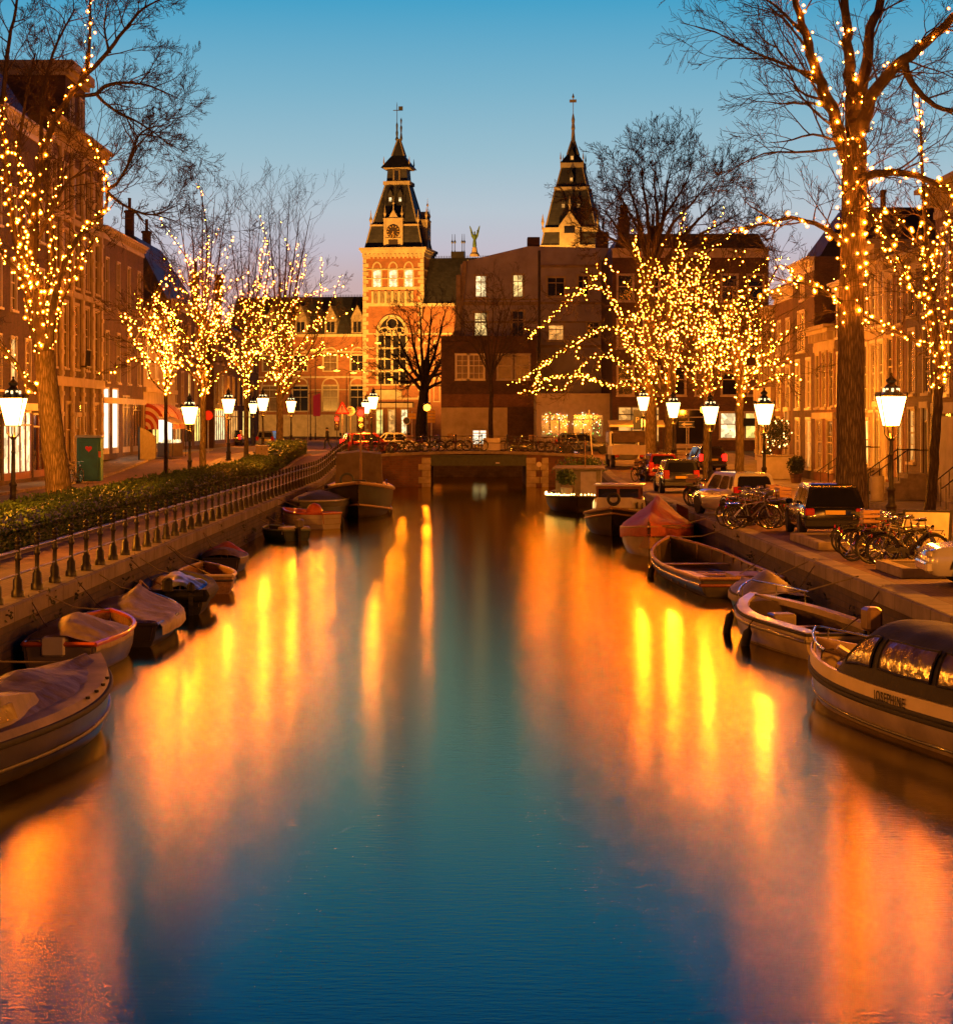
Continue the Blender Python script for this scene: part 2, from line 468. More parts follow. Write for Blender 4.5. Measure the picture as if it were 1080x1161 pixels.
def point(name, parent, loc, power, col, radius=0.12):
    ld = bpy.data.lights.new(name, 'POINT'); ld.energy = power; ld.color = col; ld.shadow_soft_size = radius
    o = bpy.data.objects.new(name, ld); COL.objects.link(o); o.parent = parent; o.location = loc
    return o

# ------------------------------------------------------------------ ground, streets, water
YS = [-60, 0, 20, 40, 60, 80, 100, 112] + [112 + 4 * i for i in range(1, 9)] + [150, 156, 162, 168]
def strip(name, x0, x1, m, dz=0.0, ys=YS, up=None, kind='structure', label=None):
    b = MB(); rings = []
    for y in ys:
        z = gz(y) + dz
        rings.append([(x0, y, z), (x1, y, z)] if up is None else [(x0, y, z - up), (x0, y, z), (x1, y, z), (x1, y, z - up)])
    b.loft(rings, cap=up is not None, close=up is not None)
    o = b.build(name, m, kind=kind, fix=up is not None)
    return o
QX = 7.6
def ysub(a, c): return [a] + [y for y in YS if a < y < c] + [c]
strip('ground', -500, -QX - 0.45, ASPHALT, -0.02)
strip('ground', QX + 0.45, 500, ASPHALT, -0.02)
b = MB(); b.loft([[(-900, y, 1.955), (900, y, 1.955)] for y in (168, 400, 1500, 4500)], cap=False, close=False)
b.build('ground', ASPHALT, kind='structure', fix=False)
strip('path', -10.35, -QX - 0.45, PAVE, 0.004)
strip('soil_bed', -12.45, -10.5, EARTH, 0.02, ysub(-60, 146))
strip('pavement', -15.1, -12.6, SLABS, 0.11, up=0.16)
strip('street', -19.4, -15.3, PAVE2, 0.006)
strip('pavement', -21.7, -19.6, SLABS, 0.11, up=0.16)
strip('kerb', -10.5, -10.35, STONE_D, 0.12, ysub(-60, 146), up=0.2)
strip('kerb', -12.6, -12.45, STONE_D, 0.13, ysub(-60, 146), up=0.2)
strip('kerb', -15.3, -15.1, STONE_D, 0.12, up=0.2)
strip('kerb', -19.6, -19.4, STONE_D, 0.12, up=0.2)
strip('street', QX + 0.45, 14.6, PAVE2, 0.004)
strip('kerb', 14.6, 14.75, STONE_D, 0.12, up=0.2)
strip('pavement', 14.75, 17.8, SLABS, 0.11, up=0.16)
# crossing beyond the canal
b = MB(); b.loft([[(-120, y, 1.967), (120, y, 1.967)] for y in (168.2, 185, 300)], cap=False, close=False)
b.build('street', PAVE2, kind='structure', fix=False)
b = MB()
for i in range(9): b.box(-15.0 + i * 0.9, -14.45 + i * 0.9, 170.0, 170.5, 1.969, 1.973)
b.build('road_markings', WHITE, kind='structure')
# water
b = MB(); b.loft([[(-40, y, 0), (40, y, 0)] for y in (-60, 60, 175)], cap=False, close=False)
b.build('water', water_mat(), kind='structure', fix=False)
b = MB(); b.loft([[(-40, y, -2.2), (40, y, -2.2)] for y in (-60, 175)], cap=False, close=False)
b.build('canal_bed', EARTH, kind='structure', fix=False)

# ------------------------------------------------------------------ quay walls
def quay(side, label):
    t = thing('quay_wall', label, 'quay wall', (side * QX, 0, 0))
    s = side
    b = MB(); rings = []
    for y in YS:
        z = gz(y) - 0.26
        xs = (0.0, s * 0.5)
        rings.append([(xs[0], y, -2.2), (xs[0], y, z), (xs[1], y, z), (xs[1], y, -2.2)])
    b.loft(rings); b.build('masonry_wall', QUAY_BRICK, t)
    b = MB(); rings = []
    for y in YS[:-5]:
        z = gz(y) + 0.03
        a0, a1 = -s * 0.05, s * 0.46
        rings.append([(a0, y, z - 0.29), (a0, y, z - 0.03), (a0 + s * 0.03, y, z), (a1, y, z), (a1, y, z - 0.29)])
    b.loft(rings); b.build('coping', COPING, t)
    # weeds and moss growing in the joints
    r = random.Random(5 + s); b = MB()
    for i in range(46):
        y = r.uniform(30, 140); z = gz(y) - r.uniform(0.4, 0.95) * (1 if r.random() < .8 else .3)
        for k in range(r.randint(6, 16)):
            p = Vector((-s * r.uniform(0.01, 0.14), y + r.gauss(0, .12), z + r.gauss(0, .08)))
            d = Vector((r.gauss(0, 1), r.gauss(0, 1), r.gauss(0, 1))).normalized() * r.uniform(.02, .07)
            e = d.orthogonal().normalized() * .025
            b.add([p, p + d + e, p + d * 2, p + d - e], [(0, 1, 2, 3)])
    b.build('wall_weeds', LEAF_D, t, kind='stuff', fix=False)
    return t
quay(-1, 'mossy masonry quay wall with weeds below the row of iron railing posts')
quay(1, 'masonry quay wall with broad stone coping below the parked bicycles and cars')

# railing along the left quay
def railing():
    t = thing('railing', 'long black cast iron quay railing of baluster posts with two rails', 'railing', (-QX - 0.22, 0, 0))
    prof = [(.115, 0), (.115, .1), (.09, .13), (.085, .30), (.06, .33), (.055, .36), (.042, .40), (.042, .62), (.062, .65), (.062, .70), (.045, .73), (.04, .86), (.06, .885), (.06, .91), (.035, .93), (.06, .965), (.062, .99), (.03, 1.03), (0.008, 1.045)]
    me = None
    ys = [34.9 + 1.72 * i for i in range(-3, 64)]
    for y in ys:
        z = gz(y) + 0.03
        if me is None:
            o = MB().lathe(prof, 10).build('post', IRON, t, smooth=50); me = o.data
        else:
            o = bpy.data.objects.new('post', me); COL.objects.link(o); o.parent = t
        o.location = (0, y, z)
    for h, rr in ((.80, .026), (.40, .019)):
        b = MB(); b.tube([(0, y, gz(y) + .03 + h) for y in ys], rr, 8); b.build('rail', IRON_R, t, smooth=60)
railing()

# ------------------------------------------------------------------ bridge at the end of the canal
def dz(x): return 1.99 + 0.29 * (1 - min(1, abs(x - 0.5) / 8.0) ** 2)
def bridge():
    t = thing('bridge', 'low brick canal bridge with stone quoins and a flat green girder', 'bridge', (0, 142, 0))
    xa, xb = -2.4, 3.8
    for (x0, x1) in ((-QX - .5, xa), (xb, QX + .5)):
        b = MB(); n = 6; top = [(x0 + (x1 - x0) * i / n) for i in range(n + 1)]
        poly = [(x0, -2.2), (x1, -2.2)] + [(x, dz(x) - .16) for x in reversed(top)]
        b.prism(poly, 0, 12); b.build('abutment', brick('bridge_brick', (0.24, 0.10, 0.05), (0.16, 0.075, 0.045), (0.16, 0.12, 0.09), bw=0.42, bh=0.14, dirt=0.55, ms=0.014), t)
    b = MB()
    for (x0, x1) in ((xa - .55, xa + .03), (xb - .03, xb + 1.4)):
        z = -.6; k = 0
        while z < dz(xb) - .5:
            wv = .0 if k % 2 else .22
            if x0 < 0: b.bbox(x0 - wv, x1, -.06, .5, z, z + .40, .02)
            else:
                b.bbox(x0, x0 + .62 + wv, -.06, .5, z, z + .40, .02); b.bbox(x1 - .42 - wv * .5, x1, -.05, .5, z, z + .40, .02)
            z += .415; k += 1
    b.build('quoins', mat('pier_stone', (0.42, 0.34, 0.23), .85, var=.35, scale=1.5, bump=.2), t)
    xs = [-QX - .5 + i * (2 * QX + 1) / 16 for i in range(17)]
    b = MB(); b.loft([[(x, -.10, dz(x) - .16), (x, -.10, dz(x) + .02), (x, .45, dz(x) + .02), (x, .45, dz(x) - .16)] for x in xs])
    b.build('coping', STONE_D, t)
    b = MB(); b.loft([[(x, .45, dz(x) - .2), (x, .45, dz(x) + .0), (x, 12, 1.975 + (dz(x) - 1.975) * .6), (x, 12, 1.5)] for x in xs]); b.build('deck', PAVE, t)
    b = MB()
    b.box(xa, xb, .02, .2, 1.42, 1.98); b.box(xa, xb, -.06, .3, 1.36, 1.42); b.box(xa, xb, -.06, .3, 1.98, 2.05)
    b.build('girder', mat('green_girder_paint', (0.055, 0.065, 0.03), 0.5, var=0.3), t)
    b = MB(); b.box(-QX - .5, QX + .5, 25.7, 26.3, -2.2, 1.95); b.build('back_wall', QUAY_BRICK, t)
    b = MB(); b.box(xa, xb, .3, 11.8, 1.5, 1.9); b.build('soffit', STONE_D, t)
    b = MB(); b.lathe([(.0, 0), (.15, .01), (.17, .05), (.17, .10)], 16, (xb + .78, -.12, 1.45), axis='y'); b.build('round_marker', WHITE, t)
    b = MB(); b.box(1.8, 2.05, -.12, -.07, 1.5, 1.58); b.build('clearance_plate', WHITE, t)
    # railing on the bridge: part of the bridge
    for i in range(10):
        x = -QX + .2 + i * 1.66
        b = MB(); b.lathe([(.07, 0), (.07, .12), (.04, .16), (.035, 1.0), (.055, 1.02), (.055, 1.08), (.01, 1.13)], 8, (x, .18, dz(x)))
        b.build('railing_post', IRON, t, smooth=50)
    for h in (1.0, .55):
        b = MB(); b.tube([(x, .18, dz(x) + h) for x in xs[1:-1]], .024, 6); b.build('railing_bar', IRON_R, t)
bridge()

# ------------------------------------------------------------------ facade tools
WCACHE = {}
def window(parent, u, z, w, h, glass, frame=WHITE, bars=(1, 2), arch=0.0, sill=True, surround=0.09, recess=0.075, rail=0.45, sub=True):
    key = ('w', round(w, 2), round(h, 2), bars, round(arch, 2), sill, surround, frame.name, rail, recess)
    if key not in WCACHE:
        b = MB(); f = .075; y0, y1 = recess - .05, recess + .03
        b.box(0, f, y0, y1, 0, h); b.box(w - f, w, y0, y1, 0, h); b.box(f, w - f, y0, y1, 0, f); b.box(f, w - f, y0, y1, h - f, h)
        if rail: b.box(f, w - f, y0 + .01, y1 - .003, h * (1 - rail) - .035, h * (1 - rail) + .035)
        for i in range(1, bars[0]): b.box(w * i / bars[0] - .025, w * i / bars[0] + .025, y0 + .02, y1 - .006, f, h - f)
        for j in range(1, bars[1]):
            if not rail or abs(j / bars[1] - (1 - rail)) > .1: b.box(f, w - f, y0 + .025, y1 - .008, h * j / bars[1] - .018, h * j / bars[1] + .018)
        if surround:
            s = surround
            b.box(-s, 0, -.045, .01, 0, h); b.box(w, w + s, -.045, .01, 0, h); b.box(-s - .03, w + s + .03, -.06, .01, h, h + s)
        if sill: b.box(-.13, w + .13, -.13, .06, -.11, 0)
        if arch:
            n = 10; pts = []
            outer = [(w / 2 + (w / 2 + .1) * math.cos(PI * i / n), h + arch * 1.15 * math.sin(PI * i / n)) for i in range(n + 1)]
            inner = [(w / 2 + (w / 2 - .12) * math.cos(PI * i / n), h + .12 + (arch - .18) * math.sin(PI * i / n)) for i in range(n + 1)]
            for i in range(n):
                b.loft([[(p[0], yy, p[1]) for p in (outer[i], outer[i + 1], inner[i + 1], inner[i])] for yy in (-.06, .03)])
        me = b.mesh('window', frame); fixn(me)
        p = MB(); p.box(f * .6, w - f * .6, recess - .012, recess, f * .6, h - f * .6)
        pm = p.mesh('pane', None); fixn(pm); pm.materials.append(None)
        WCACHE[key] = (me, pm, {})
    me, pm, byg = WCACHE[key]
    o = bpy.data.objects.new('window', me); COL.objects.link(o); o.parent = parent; o.location = (u, 0, z)
    if glass.name not in byg:
        q = pm.copy(); q.materials.clear(); q.materials.append(glass); byg[glass.name] = q
    if sub:
        g = bpy.data.objects.new('pane', byg[glass.name]); COL.objects.link(g); g.parent = o
    return o

def wall_mb(w, h, ops, depth, y=0.0, rev=0.2):
    """front wall with window openings, reveals, sides and top; ops = (u0,u1,z0,z1)"""
    b = MB()
    us = sorted(set([0, w] + [u for o in ops for u in o[:2]])); zs = sorted(set([0, h] + [z for o in ops for z in o[2:4]]))
    for i in range(len(us) - 1):
        for j in range(len(zs) - 1):
            cu, cz = (us[i] + us[i + 1]) / 2, (zs[j] + zs[j + 1]) / 2
            if any(o[0] < cu < o[1] and o[2] < cz < o[3] for o in ops): continue
            b.add([(us[i], y, zs[j]), (us[i + 1], y, zs[j]), (us[i + 1], y, zs[j + 1]), (us[i], y, zs[j + 1])], [(0, 1, 2, 3)])
    for (u0, u1, z0, z1) in [o[:4] for o in ops]:
        a = [(u0, z0), (u1, z0), (u1, z1), (u0, z1)]
        for k in range(4):
            p, q = a[k], a[(k + 1) % 4]
            b.add([(p[0], y, p[1]), (p[0], y + rev, p[1]), (q[0], y + rev, q[1]), (q[0], y, q[1])], [(0, 1, 2, 3)])
        b.add([(u0, y + rev, z0), (u1, y + rev, z0), (u1, y + rev, z1), (u0, y + rev, z1)], [(0, 1, 2, 3)])
    b.add([(0, y, 0), (0, depth, 0), (0, depth, h), (0, y, h)], [(0, 1, 2, 3)])
    b.add([(w, y, 0), (w, y, h), (w, depth, h), (w, depth, 0)], [(0, 1, 2, 3)])
    b.add([(0, y, h), (0, depth, h), (w, depth, h), (w, y, h)], [(0, 1, 2, 3)])
    b.add([(0, depth, 0), (w, depth, 0), (w, depth, h), (0, depth, h)], [(0, 1, 2, 3)])
    return b

def cornice(parent, w, z, out=0.4, h=0.7, m=WHITE, dentils=True, name='cornice'):
    b = MB()
    b.box(-.02, w + .02, -.08, .0, z - h, z - h * .75)
    b.box(-.0, w, -.05, .0, z - h * .75, z - h * .3)
    b.box(-.05, w + .05, -out * .7, .0, z - h * .3, z - h * .15); b.box(-.1, w + .1, -out, .02, z - h * .15, z)
    if dentils:
        n = max(3, int(w / .9))
        for i in range(n):
            u = (i + .5) * w / n
            b.box(u - .09, u + .09, -out * .62, -.05, z - h * .62, z - h * .3)
    return b.build(name, m, parent)

def place(side, x, ya, yb):
    """facade frame: u runs left to right as one faces the house"""
    if side < 0: return (x, ya, 0), R(90)
    if side > 0: return (x, yb, 0), R(-90)
    return (x, ya, 0), 0

def house(name, label, side, x, ya, yb, top, m, rows, trim=WHITE, z0=None, depth=9, roof=None, cor=(.4, .7), door=None, shop=None, bands=(), pil=None, stoop=False, chim=(), seed=0, roofm=None, corm=None):
    """rows: (z sill, height, count, width, glasses, dict)"""
    loc, rz = place(side, x, ya, yb); w = abs(yb - ya) - .012 if side else yb
    zb = (gz((ya + yb) / 2) if side else 1.96) if z0 is None else z0
    t = thing(name, label, 'house', (loc[0], loc[1], zb), rz)
    h = top - zb; r = random.Random(seed); ops = []; wins = []
    for row in rows:
        zs, wh, n, ww, gl = row[:5]; kw = dict(row[5]) if len(row) > 5 else {}
        us = kw.pop('us', None) or [(i + .5) * w / n - ww / 2 for i in range(n)]
        zs -= zb
        for i, u in enumerate(us):
            ops.append((u, u + ww, zs, zs + wh)); wins.append((u, zs, ww, wh, gl[i % len(gl)] if isinstance(gl, (list, tuple)) else gl, kw))
    doors = []
    if door:
        for (u, dw, dh, zz, dm) in door: ops.append((u, u + dw, zz, zz + dh)); doors.append((u, dw, dh, zz, dm))
    shops = shop or []
    for s in shops: ops.append((s[0], s[0] + s[1], s[2], s[2] + s[3]))
    wall_mb(w, h, ops, depth).build('wall', m, t, fix=False)
    for (u, zs, ww, wh, g, kw) in wins: window(t, u, zs, ww, wh, g, **{**dict(frame=trim), **kw})
    for (u, dw, dh, zz, dm) in doors:
        b = MB(); b.box(.06, dw - .06, .1, .16, 0, dh * .78); b.box(.18, dw - .18, .08, .1, dh * .08, dh * .36); b.box(.18, dw - .18, .08, .1, dh * .42, dh * .74)
        d = b.build('door', dm, t, loc=(u, 0, zz))
        b = MB(); b.box(0, .06, .04, .18, 0, dh); b.box(dw - .06, dw, .04, .18, 0, dh); b.box(.06, dw - .06, .04, .18, dh * .78, dh * .81); b.box(.06, dw - .06, .04, .18, dh - .06, dh)
        b.box(-.16, -.0, -.07, .02, 0, dh); b.box(dw, dw + .16, -.07, .02, 0, dh); b.box(-.22, dw + .22, -.12, .02, dh, dh + .25); b.build('door_frame', trim, d)
        b = MB(); b.box(.06, dw - .06, .13, .14, dh * .81, dh - .06); b.build('fanlight', LITO, d)
        b = MB(); b.lathe([(.0, 0), (.04, .02), (.04, .05), (0, .07)], 8, (dw - .2, .08, dh * .42), axis='y'); b.build('handle', CHROME, d)
        if zz > .3:
            n = int(zz / .18); b = MB()
            for i in range(n): b.box(-.5, dw + .5, -.9 - .28 * (n - i - 1) - .0, -.01 if i == n - 1 else -.9 - .28 * (n - i - 1) + .28, i * zz / n - .1 if i == 0 else 0, (i + 1) * zz / n)
            b.xf(Matrix.Translation((u, 0, 0))).build('stoop', STONE_D, t)
            b = MB()
            for uu in (u - .45, u + dw + .45):
                e = -.9 - .28 * (n - 1)
                b.tube([(uu, -.1, zz + .9), (uu, -.9, zz + .9), (uu, e, 1.0), (uu, e - .15, .9)], .025, 6)
                for k in range(5):
                    q = k / 4; yy = -.9 + (e + .9) * q; b.tube([(uu, yy, zz * (1 - q)), (uu, yy, zz * (1 - q) + .95)], .016, 5)
            b.build('handrail', IRON, t)
    for s in shops:
        u, sw, sz, sh, g, n = s[:6]; fm = s[6] if len(s) > 6 else trim
        b = MB(); f = .09
        b.box(0, f, .02, .14, 0, sh); b.box(sw - f, sw, .02, .14, 0, sh); b.box(f, sw - f, .02, .14, 0, .35); b.box(f, sw - f, .02, .14, sh - f, sh); b.box(f, sw - f, .03, .13, sh * .78, sh * .78 + .08)
        for i in range(1, n): b.box(sw * i / n - .05, sw * i / n + .05, .03, .128, .35, sh - f)
        o = b.build('shop_window', fm, t, loc=(u, 0, sz))
        b = MB(); b.box(f * .7, sw - f * .7, .1, .11, .3, sh - f * .7); b.build('pane', g, o)
    for (zz, hh, oo, bm) in bands:
        MB().box(-.0, w, -oo, .0, zz - zb, zz - zb + hh).build('band_course', bm, t)
    if pil:
        for u in pil[0]:
            b = MB(); b.bbox(u - pil[1] / 2, u + pil[1] / 2, -.16, .0, pil[2] - zb, pil[3] - zb, .03)
            zz = pil[2] - zb
            while zz < pil[3] - zb - .5: b.box(u - pil[1] / 2 - .04, u + pil[1] / 2 + .04, -.2, .0, zz, zz + .22); zz += 1.1
            b.build('pilaster', corm or trim, t)
    if cor: cornice(t, w, h, cor[0], cor[1], corm or trim)
    rm = roofm or SLATE
    if roof:
        kind, rh = roof[:2]; b = MB()
        if kind == 'pitch': b.prismx([(.35, h), (depth * .5, h + rh), (depth, h)], .05, w - .05)
        elif kind == 'mansard': 
            i = roof[2]; b.loft([[(.1, .3, h), (w - .1, .3, h), (w - .1, depth, h), (.1, depth, h)], [(.1 + i, .3 + i * .9, h + rh), (w - .1 - i, .3 + i * .9, h + rh), (w - .1 - i, depth - i, h + rh), (.1 + i, depth - i, h + rh)]])
        elif kind == 'gable': b.prism([(.0, h), (w, h), (w / 2, h + rh)], .3, depth)
        b.build('roof', rm, t)
    for (u, d, zc, hh, pots) in chim:
        b = MB(); b.bbox(u - .45, u + .45, d - .3, d + .3, zc - zb - 1.5, zc - zb + hh, .03); b.box(u - .52, u + .52, d - .37, d + .37, zc - zb + hh - .2, zc - zb + hh - .05)
        c = b.build('chimney', BRICK_DARK, t)
        if pots:
            b = MB()
            for k in range(pots): b.lathe([(.13, 0), (.11, .1), (.1, .9), (.12, .95), (.12, 1.0)], 8, (u - .3 + .6 * (k + .5) / pots, d, zc - zb + hh - .06))
            b.build('chimney_pots', ROOFT, c)
    return t
DOOR_G = mat('dark_green_door', (0.02, 0.045, 0.03), 0.3, var=0.2, coat=.4)
DOOR_B = mat('brown_door', (0.12, 0.045, 0.02), 0.35, var=0.2, coat=.4)
WOODR = mat('red_brown_shopfront', (0.24, 0.06, 0.025), 0.4, var=0.2)
DKPAINT = mat('dark_shopfront_paint', (0.05, 0.035, 0.025), 0.4, var=0.2)

# ------------------------------------------------------------------ left row (faces the canal, x = -21.5)
LX = -21.6
G, C_, L_ = GLASS, CURTAIN, LIT
house('row_house', 'dark brick house at the near end of the left row behind the first lantern', -1, LX, 84, 96.4, 18.5, BRICK_RED,
      [(5.6, 2.2, 4, 1.1, [G, C_]), (9.2, 2.2, 4, 1.1, [C_, G]), (12.8, 2.0, 4, 1.1, G)], shop=[(1, 4, .5, 2.9, LITW, 3), (6.5, 4, .5, 2.9, LITW, 3)], roof=('pitch', 2.5), seed=1)
house('row_house', 'tall red brick house with white windows above a lit wooden shopfront, behind the leaning trunk', -1, LX, 96.4, 113.4, 18.9, BRICK_DARK,
      [(5.7, 2.5, 5, 1.25, [C_, G, L_, C_, G], dict(bars=(2, 4))), (9.5, 2.4, 5, 1.25, [G, C_, G, LITO, C_], dict(bars=(2, 4))), (13.3, 2.1, 5, 1.2, [G, C_], dict(bars=(2, 4)))],
      shop=[(.6, 5.2, .35, 3.2, CURTAIN, 2, DKPAINT), (6.4, 6.6, .3, 3.3, LITW, 5, WOODR), (13.4, 3, .3, 3.2, GLASS, 2, WOODR)], roof=('mansard', 3.4, 2.2), bands=((4.75, .35, .12, WHITE),), chim=((4, 4, 22, 2.2, 3), (11, 3.5, 22, 1.6, 2)), seed=2)
t = house('town_house', 'ornate cream pilastered house with tall narrow windows and a rooftop dormer behind a green cabin', -1, LX, 113.4, 130, 20.0, BRICK_BROWN,
      [(7.1, 3.5, 5, 1.3, [C_, G, C_, G, G], dict(bars=(2, 3), surround=.16)), (11.6, 2.9, 5, 1.3, [G, C_], dict(bars=(2, 3), surround=.16)), (15.6, 2.4, 5, 1.3, [G, G, C_], dict(bars=(2, 2), surround=.16)),
       (2.0, 3.2, 4, 2.0, [G, C_], dict(bars=(5, 2), surround=.12))], corm=PLASTER, trim=PLASTER, cor=(.75, 1.2),
      bands=((6.1, .5, .25, PLASTER), (11.0, .3, .16, PLASTER), (15.0, .3, .14, PLASTER), (1.2, .55, .1, PLASTER)), pil=((.4, 3.5, 6.8, 10.0, 13.2, 16.2), .55, 1.2, 19.0), door=((8.0, 1.3, 3.0, .15, DOOR_B),), roof=('pitch', 1.5), seed=3)
b = MB(); b.box(9.4, 15.8, .8, 5.5, 18.6, 22.5); b.build('roof_dormer', BRICK_DARK, t)
d = MB().box(9.0, 16.2, .3, 5.8, 22.5, 23.0).box(9.2, 16.0, .55, 5.7, 22.2, 22.5).build('dormer_cornice', PLASTER, t)
window(t, 10.4, 19.3, 1.1, 2.2, GLASS, sill=False).location.y = .72; window(t, 13.6, 19.3, 1.1, 2.2, GLASS, sill=False).location.y = .72
b = MB()
for k in range(9): b.tube([(9.4 + k * .17, -.32, 6.0), (9.4 + k * .17, -.38, 6.9)], .018, 4)
b.box(9.3, 10.9, -.42, -.1, 5.92, 6.0); b.tube([(9.35, -.38, 6.9), (10.85, -.38, 6.9)], .03, 5); b.build('balcony_rail', IRON, t)
t = house('row_house', 'plain brown brick house with narrow windows over two bright white glass doors', -1, LX, 130, 147, 15.8, BRICK_BROWN,
      [(6.6, 3.0, 4, 1.05, [G, G, C_], dict(bars=(2, 2))), (11.0, 3.0, 4, 1.05, G, dict(bars=(2, 2)))], trim=GREYW,
      shop=[(1.0, 2.2, .35, 4.0, SHOPW, 1), (4.2, 2.5, .35, 4.0, SHOPW, 1), (8.2, 3.2, .35, 3.6, DKPAINT, 2, GREYW), (12.4, 3.6, .35, 3.4, CURTAIN, 3, DKPAINT)],
      bands=((5.3, .35, .2, GREYW),), roof=('pitch', 2.8), chim=((9, 4.5, 18.2, 2.4, 2),), seed=4)
MB().tube([(10.5, -.1, 6.9), (11.6, -1.9, 10.6)], .05, 6).build('flagpole', WHITE, t)
t = house('row_house', 'low yellow lit house with striped awnings over its shop windows', -1, LX, 147, 163, 11.6, PLASTER,
      [(7.2, 2.6, 4, 1.2, [LITY, LITO, LITY, C_], dict(arch=.6, bars=(2, 2)))],
      shop=[(.8, 3.0, .4, 2.9, GLASS, 2, DKPAINT), (4.4, 3.4, .35, 3.1, LITY, 2, DKPAINT), (8.4, 6.6, .35, 3.1, LITW, 4, DKPAINT)], bands=((6.2, .3, .2, STONE),), roof=('pitch', 2.4), seed=5)
AWN = stripes('striped_awning_cloth', (0.52, 0.07, 0.03), (0.85, 0.68, 0.4), .36)
for u, ww in ((.6, 3.4), (4.3, 3.6), (8.4, 3.0)):
    n = 10; b = MB()
    def fn(a, c): return (u + ww * a, -.05 - 1.35 * math.sin(c * PI / 2), 5.35 - zz - 1.75 * (1 - math.cos(c * PI / 2)))
    zz = 1.9; b.grid(fn, 12, n); EV, OD = [], []
    for e in (0, 1):
        pts = [fn(e, j / n) for j in range(n + 1)]
        o_ = Vector((u + ww * e, -.05, 5.35 - zz - 1.75))
        for k in range(7):      # striped end panels: concentric bands of cloth
            q = MB(); f0, f1 = k / 7, (k + 1) / 7; sx_ = -.012 if e == 0 else .012
            for j in range(n):
                c4 = [o_.lerp(Vector(pts[j]), f0), o_.lerp(Vector(pts[j]), f1), o_.lerp(Vector(pts[j + 1]), f1), o_.lerp(Vector(pts[j + 1]), f0)]
                q.add([(v.x, v.y, v.z) for v in c4], [(0, 1, 2, 3)])
            (EV if k % 2 else OD).append(q)
    aw = b.build('awning', AWN, t, fix=False)
    for ql, am in ((EV, mat('awning_cream', (.85, .68, .4), .8, var=.05)), (OD, mat('awning_red', (.52, .07, .03), .8, var=.05))):
        q = MB(); [q.add(x.v, x.f) for x in ql]; q.build('end_stripes', am, aw, fix=False)
house('corner_house', 'tall dark house with broad sloped roof and lit window rising behind the awning house', -1, LX - .3, 163, 184, 13.3, BRICK_DARK,
      [(5.6, 2.4, 5, 1.3, [G, C_, LITY, G, C_]), (9.4, 2.3, 5, 1.3, [LITY, G, G, C_, LITY])], trim=GREYW, shop=[(1, 5, .3, 3, LITO, 3, DKPAINT), (7.5, 5, .3, 3, GLASS, 3, DKPAINT), (14, 5, .3, 3, LITY, 3, DKPAINT)],
      roof=('mansard', 4.9, 3.2), chim=((6, 4, 18.0, 2.4, 2), (15, 4, 17.6, 2.0, 2)), seed=6)
house('corner_house', 'dark brick house with a square chimney block at the far end of the left street', -1, LX + .2, 186, 226, 12.5, BRICK_DARK,
      [(5.8, 2.4, 9, 1.3, [G, LITO, C_, G]), (9.2, 2.0, 9, 1.3, [C_, G, G, LITO])], trim=PLASTER, shop=[(1, 8, .3, 3, LITW, 5, DKPAINT), (12, 8, .3, 3, LITO, 4, DKPAINT), (24, 8, .3, 3, LITY, 4, DKPAINT)], roof=('pitch', 2.5), chim=((30, 3, 15, 3.6, 0), (12, 3, 15, 2.6, 2)), seed=7)

# ------------------------------------------------------------------ right row (x = 17.5)
RX = 17.6
HIGH = dict(bars=(2, 3), surround=.13, recess=.06)
house('corner_house', 'large orange brick house with heavy cornice behind the slanting tree at the picture edge', 1, RX, 62, 83, 12.9, BRICK_ORANGE,
      [(5.2, 2.6, 6, 1.15, [C_, G, C_], HIGH), (8.9, 2.4, 6, 1.15, [G, C_], HIGH)], shop=[(1.0, 3.0, .9, 2.6, CURTAIN, 2, PLASTER), (5, 3.4, .9, 2.6, LITO, 2, PLASTER)], door=((9.5, 1.2, 2.8, 1.0, DOOR_G),), bands=((4.5, .4, .2, PLASTER), (1.2, 3.2, .05, PLASTER)), roof=('gable', 3.0), corm=PLASTER, cor=(.8, 1.1), seed=11, roofm=ROOFT)
house('row_house', 'dark narrow brick house with chimney beside the large orange corner house', 1, RX, 83.1, 88.7, 10.9, BRICK_DARK,
      [(5.3, 2.5, 2, 1.2, [C_, G], HIGH), (8.4, 1.8, 2, 1.2, G, HIGH), (2.6, 2.1, 1, 1.25, LITO, dict(bars=(2, 3), us=[.7]))], door=((3.4, 1.1, 2.5, 1.1, DOOR_G),), roof=('pitch', 2.0), chim=((4.4, 1.6, 12.4, 2.6, 2),), trim=PLASTER, seed=12)
house('row_house', 'narrow red brick house with two tall windows per storey right of the cream house', 1, RX, 88.7, 92.9, 11.0, BRICK_RED,
      [(5.0, 2.7, 2, 1.1, [G, C_], HIGH), (8.2, 2.0, 2, 1.1, C_, HIGH), (1.9, 2.4, 2, 1.0, [C_, LITO], HIGH)], roof=('pitch', 1.8), trim=PLASTER, seed=13)
house('row_house', 'narrow cream plastered house with high cornice and stoop beside the litter bin', 1, RX, 92.9, 98.5, 11.9, PLASTER,
      [(4.7, 2.9, 3, 1.0, [G, C_, G], HIGH), (8.3, 2.4, 3, 1.0, [C_, G], HIGH), (2.3, 2.0, 1, 1.1, LITY, dict(us=[.6]))], door=((3.2, 1.15, 2.6, 1.1, DOOR_G),), cor=(.7, 1.3), corm=PLASTER, roof=('pitch', 1.5), seed=14)
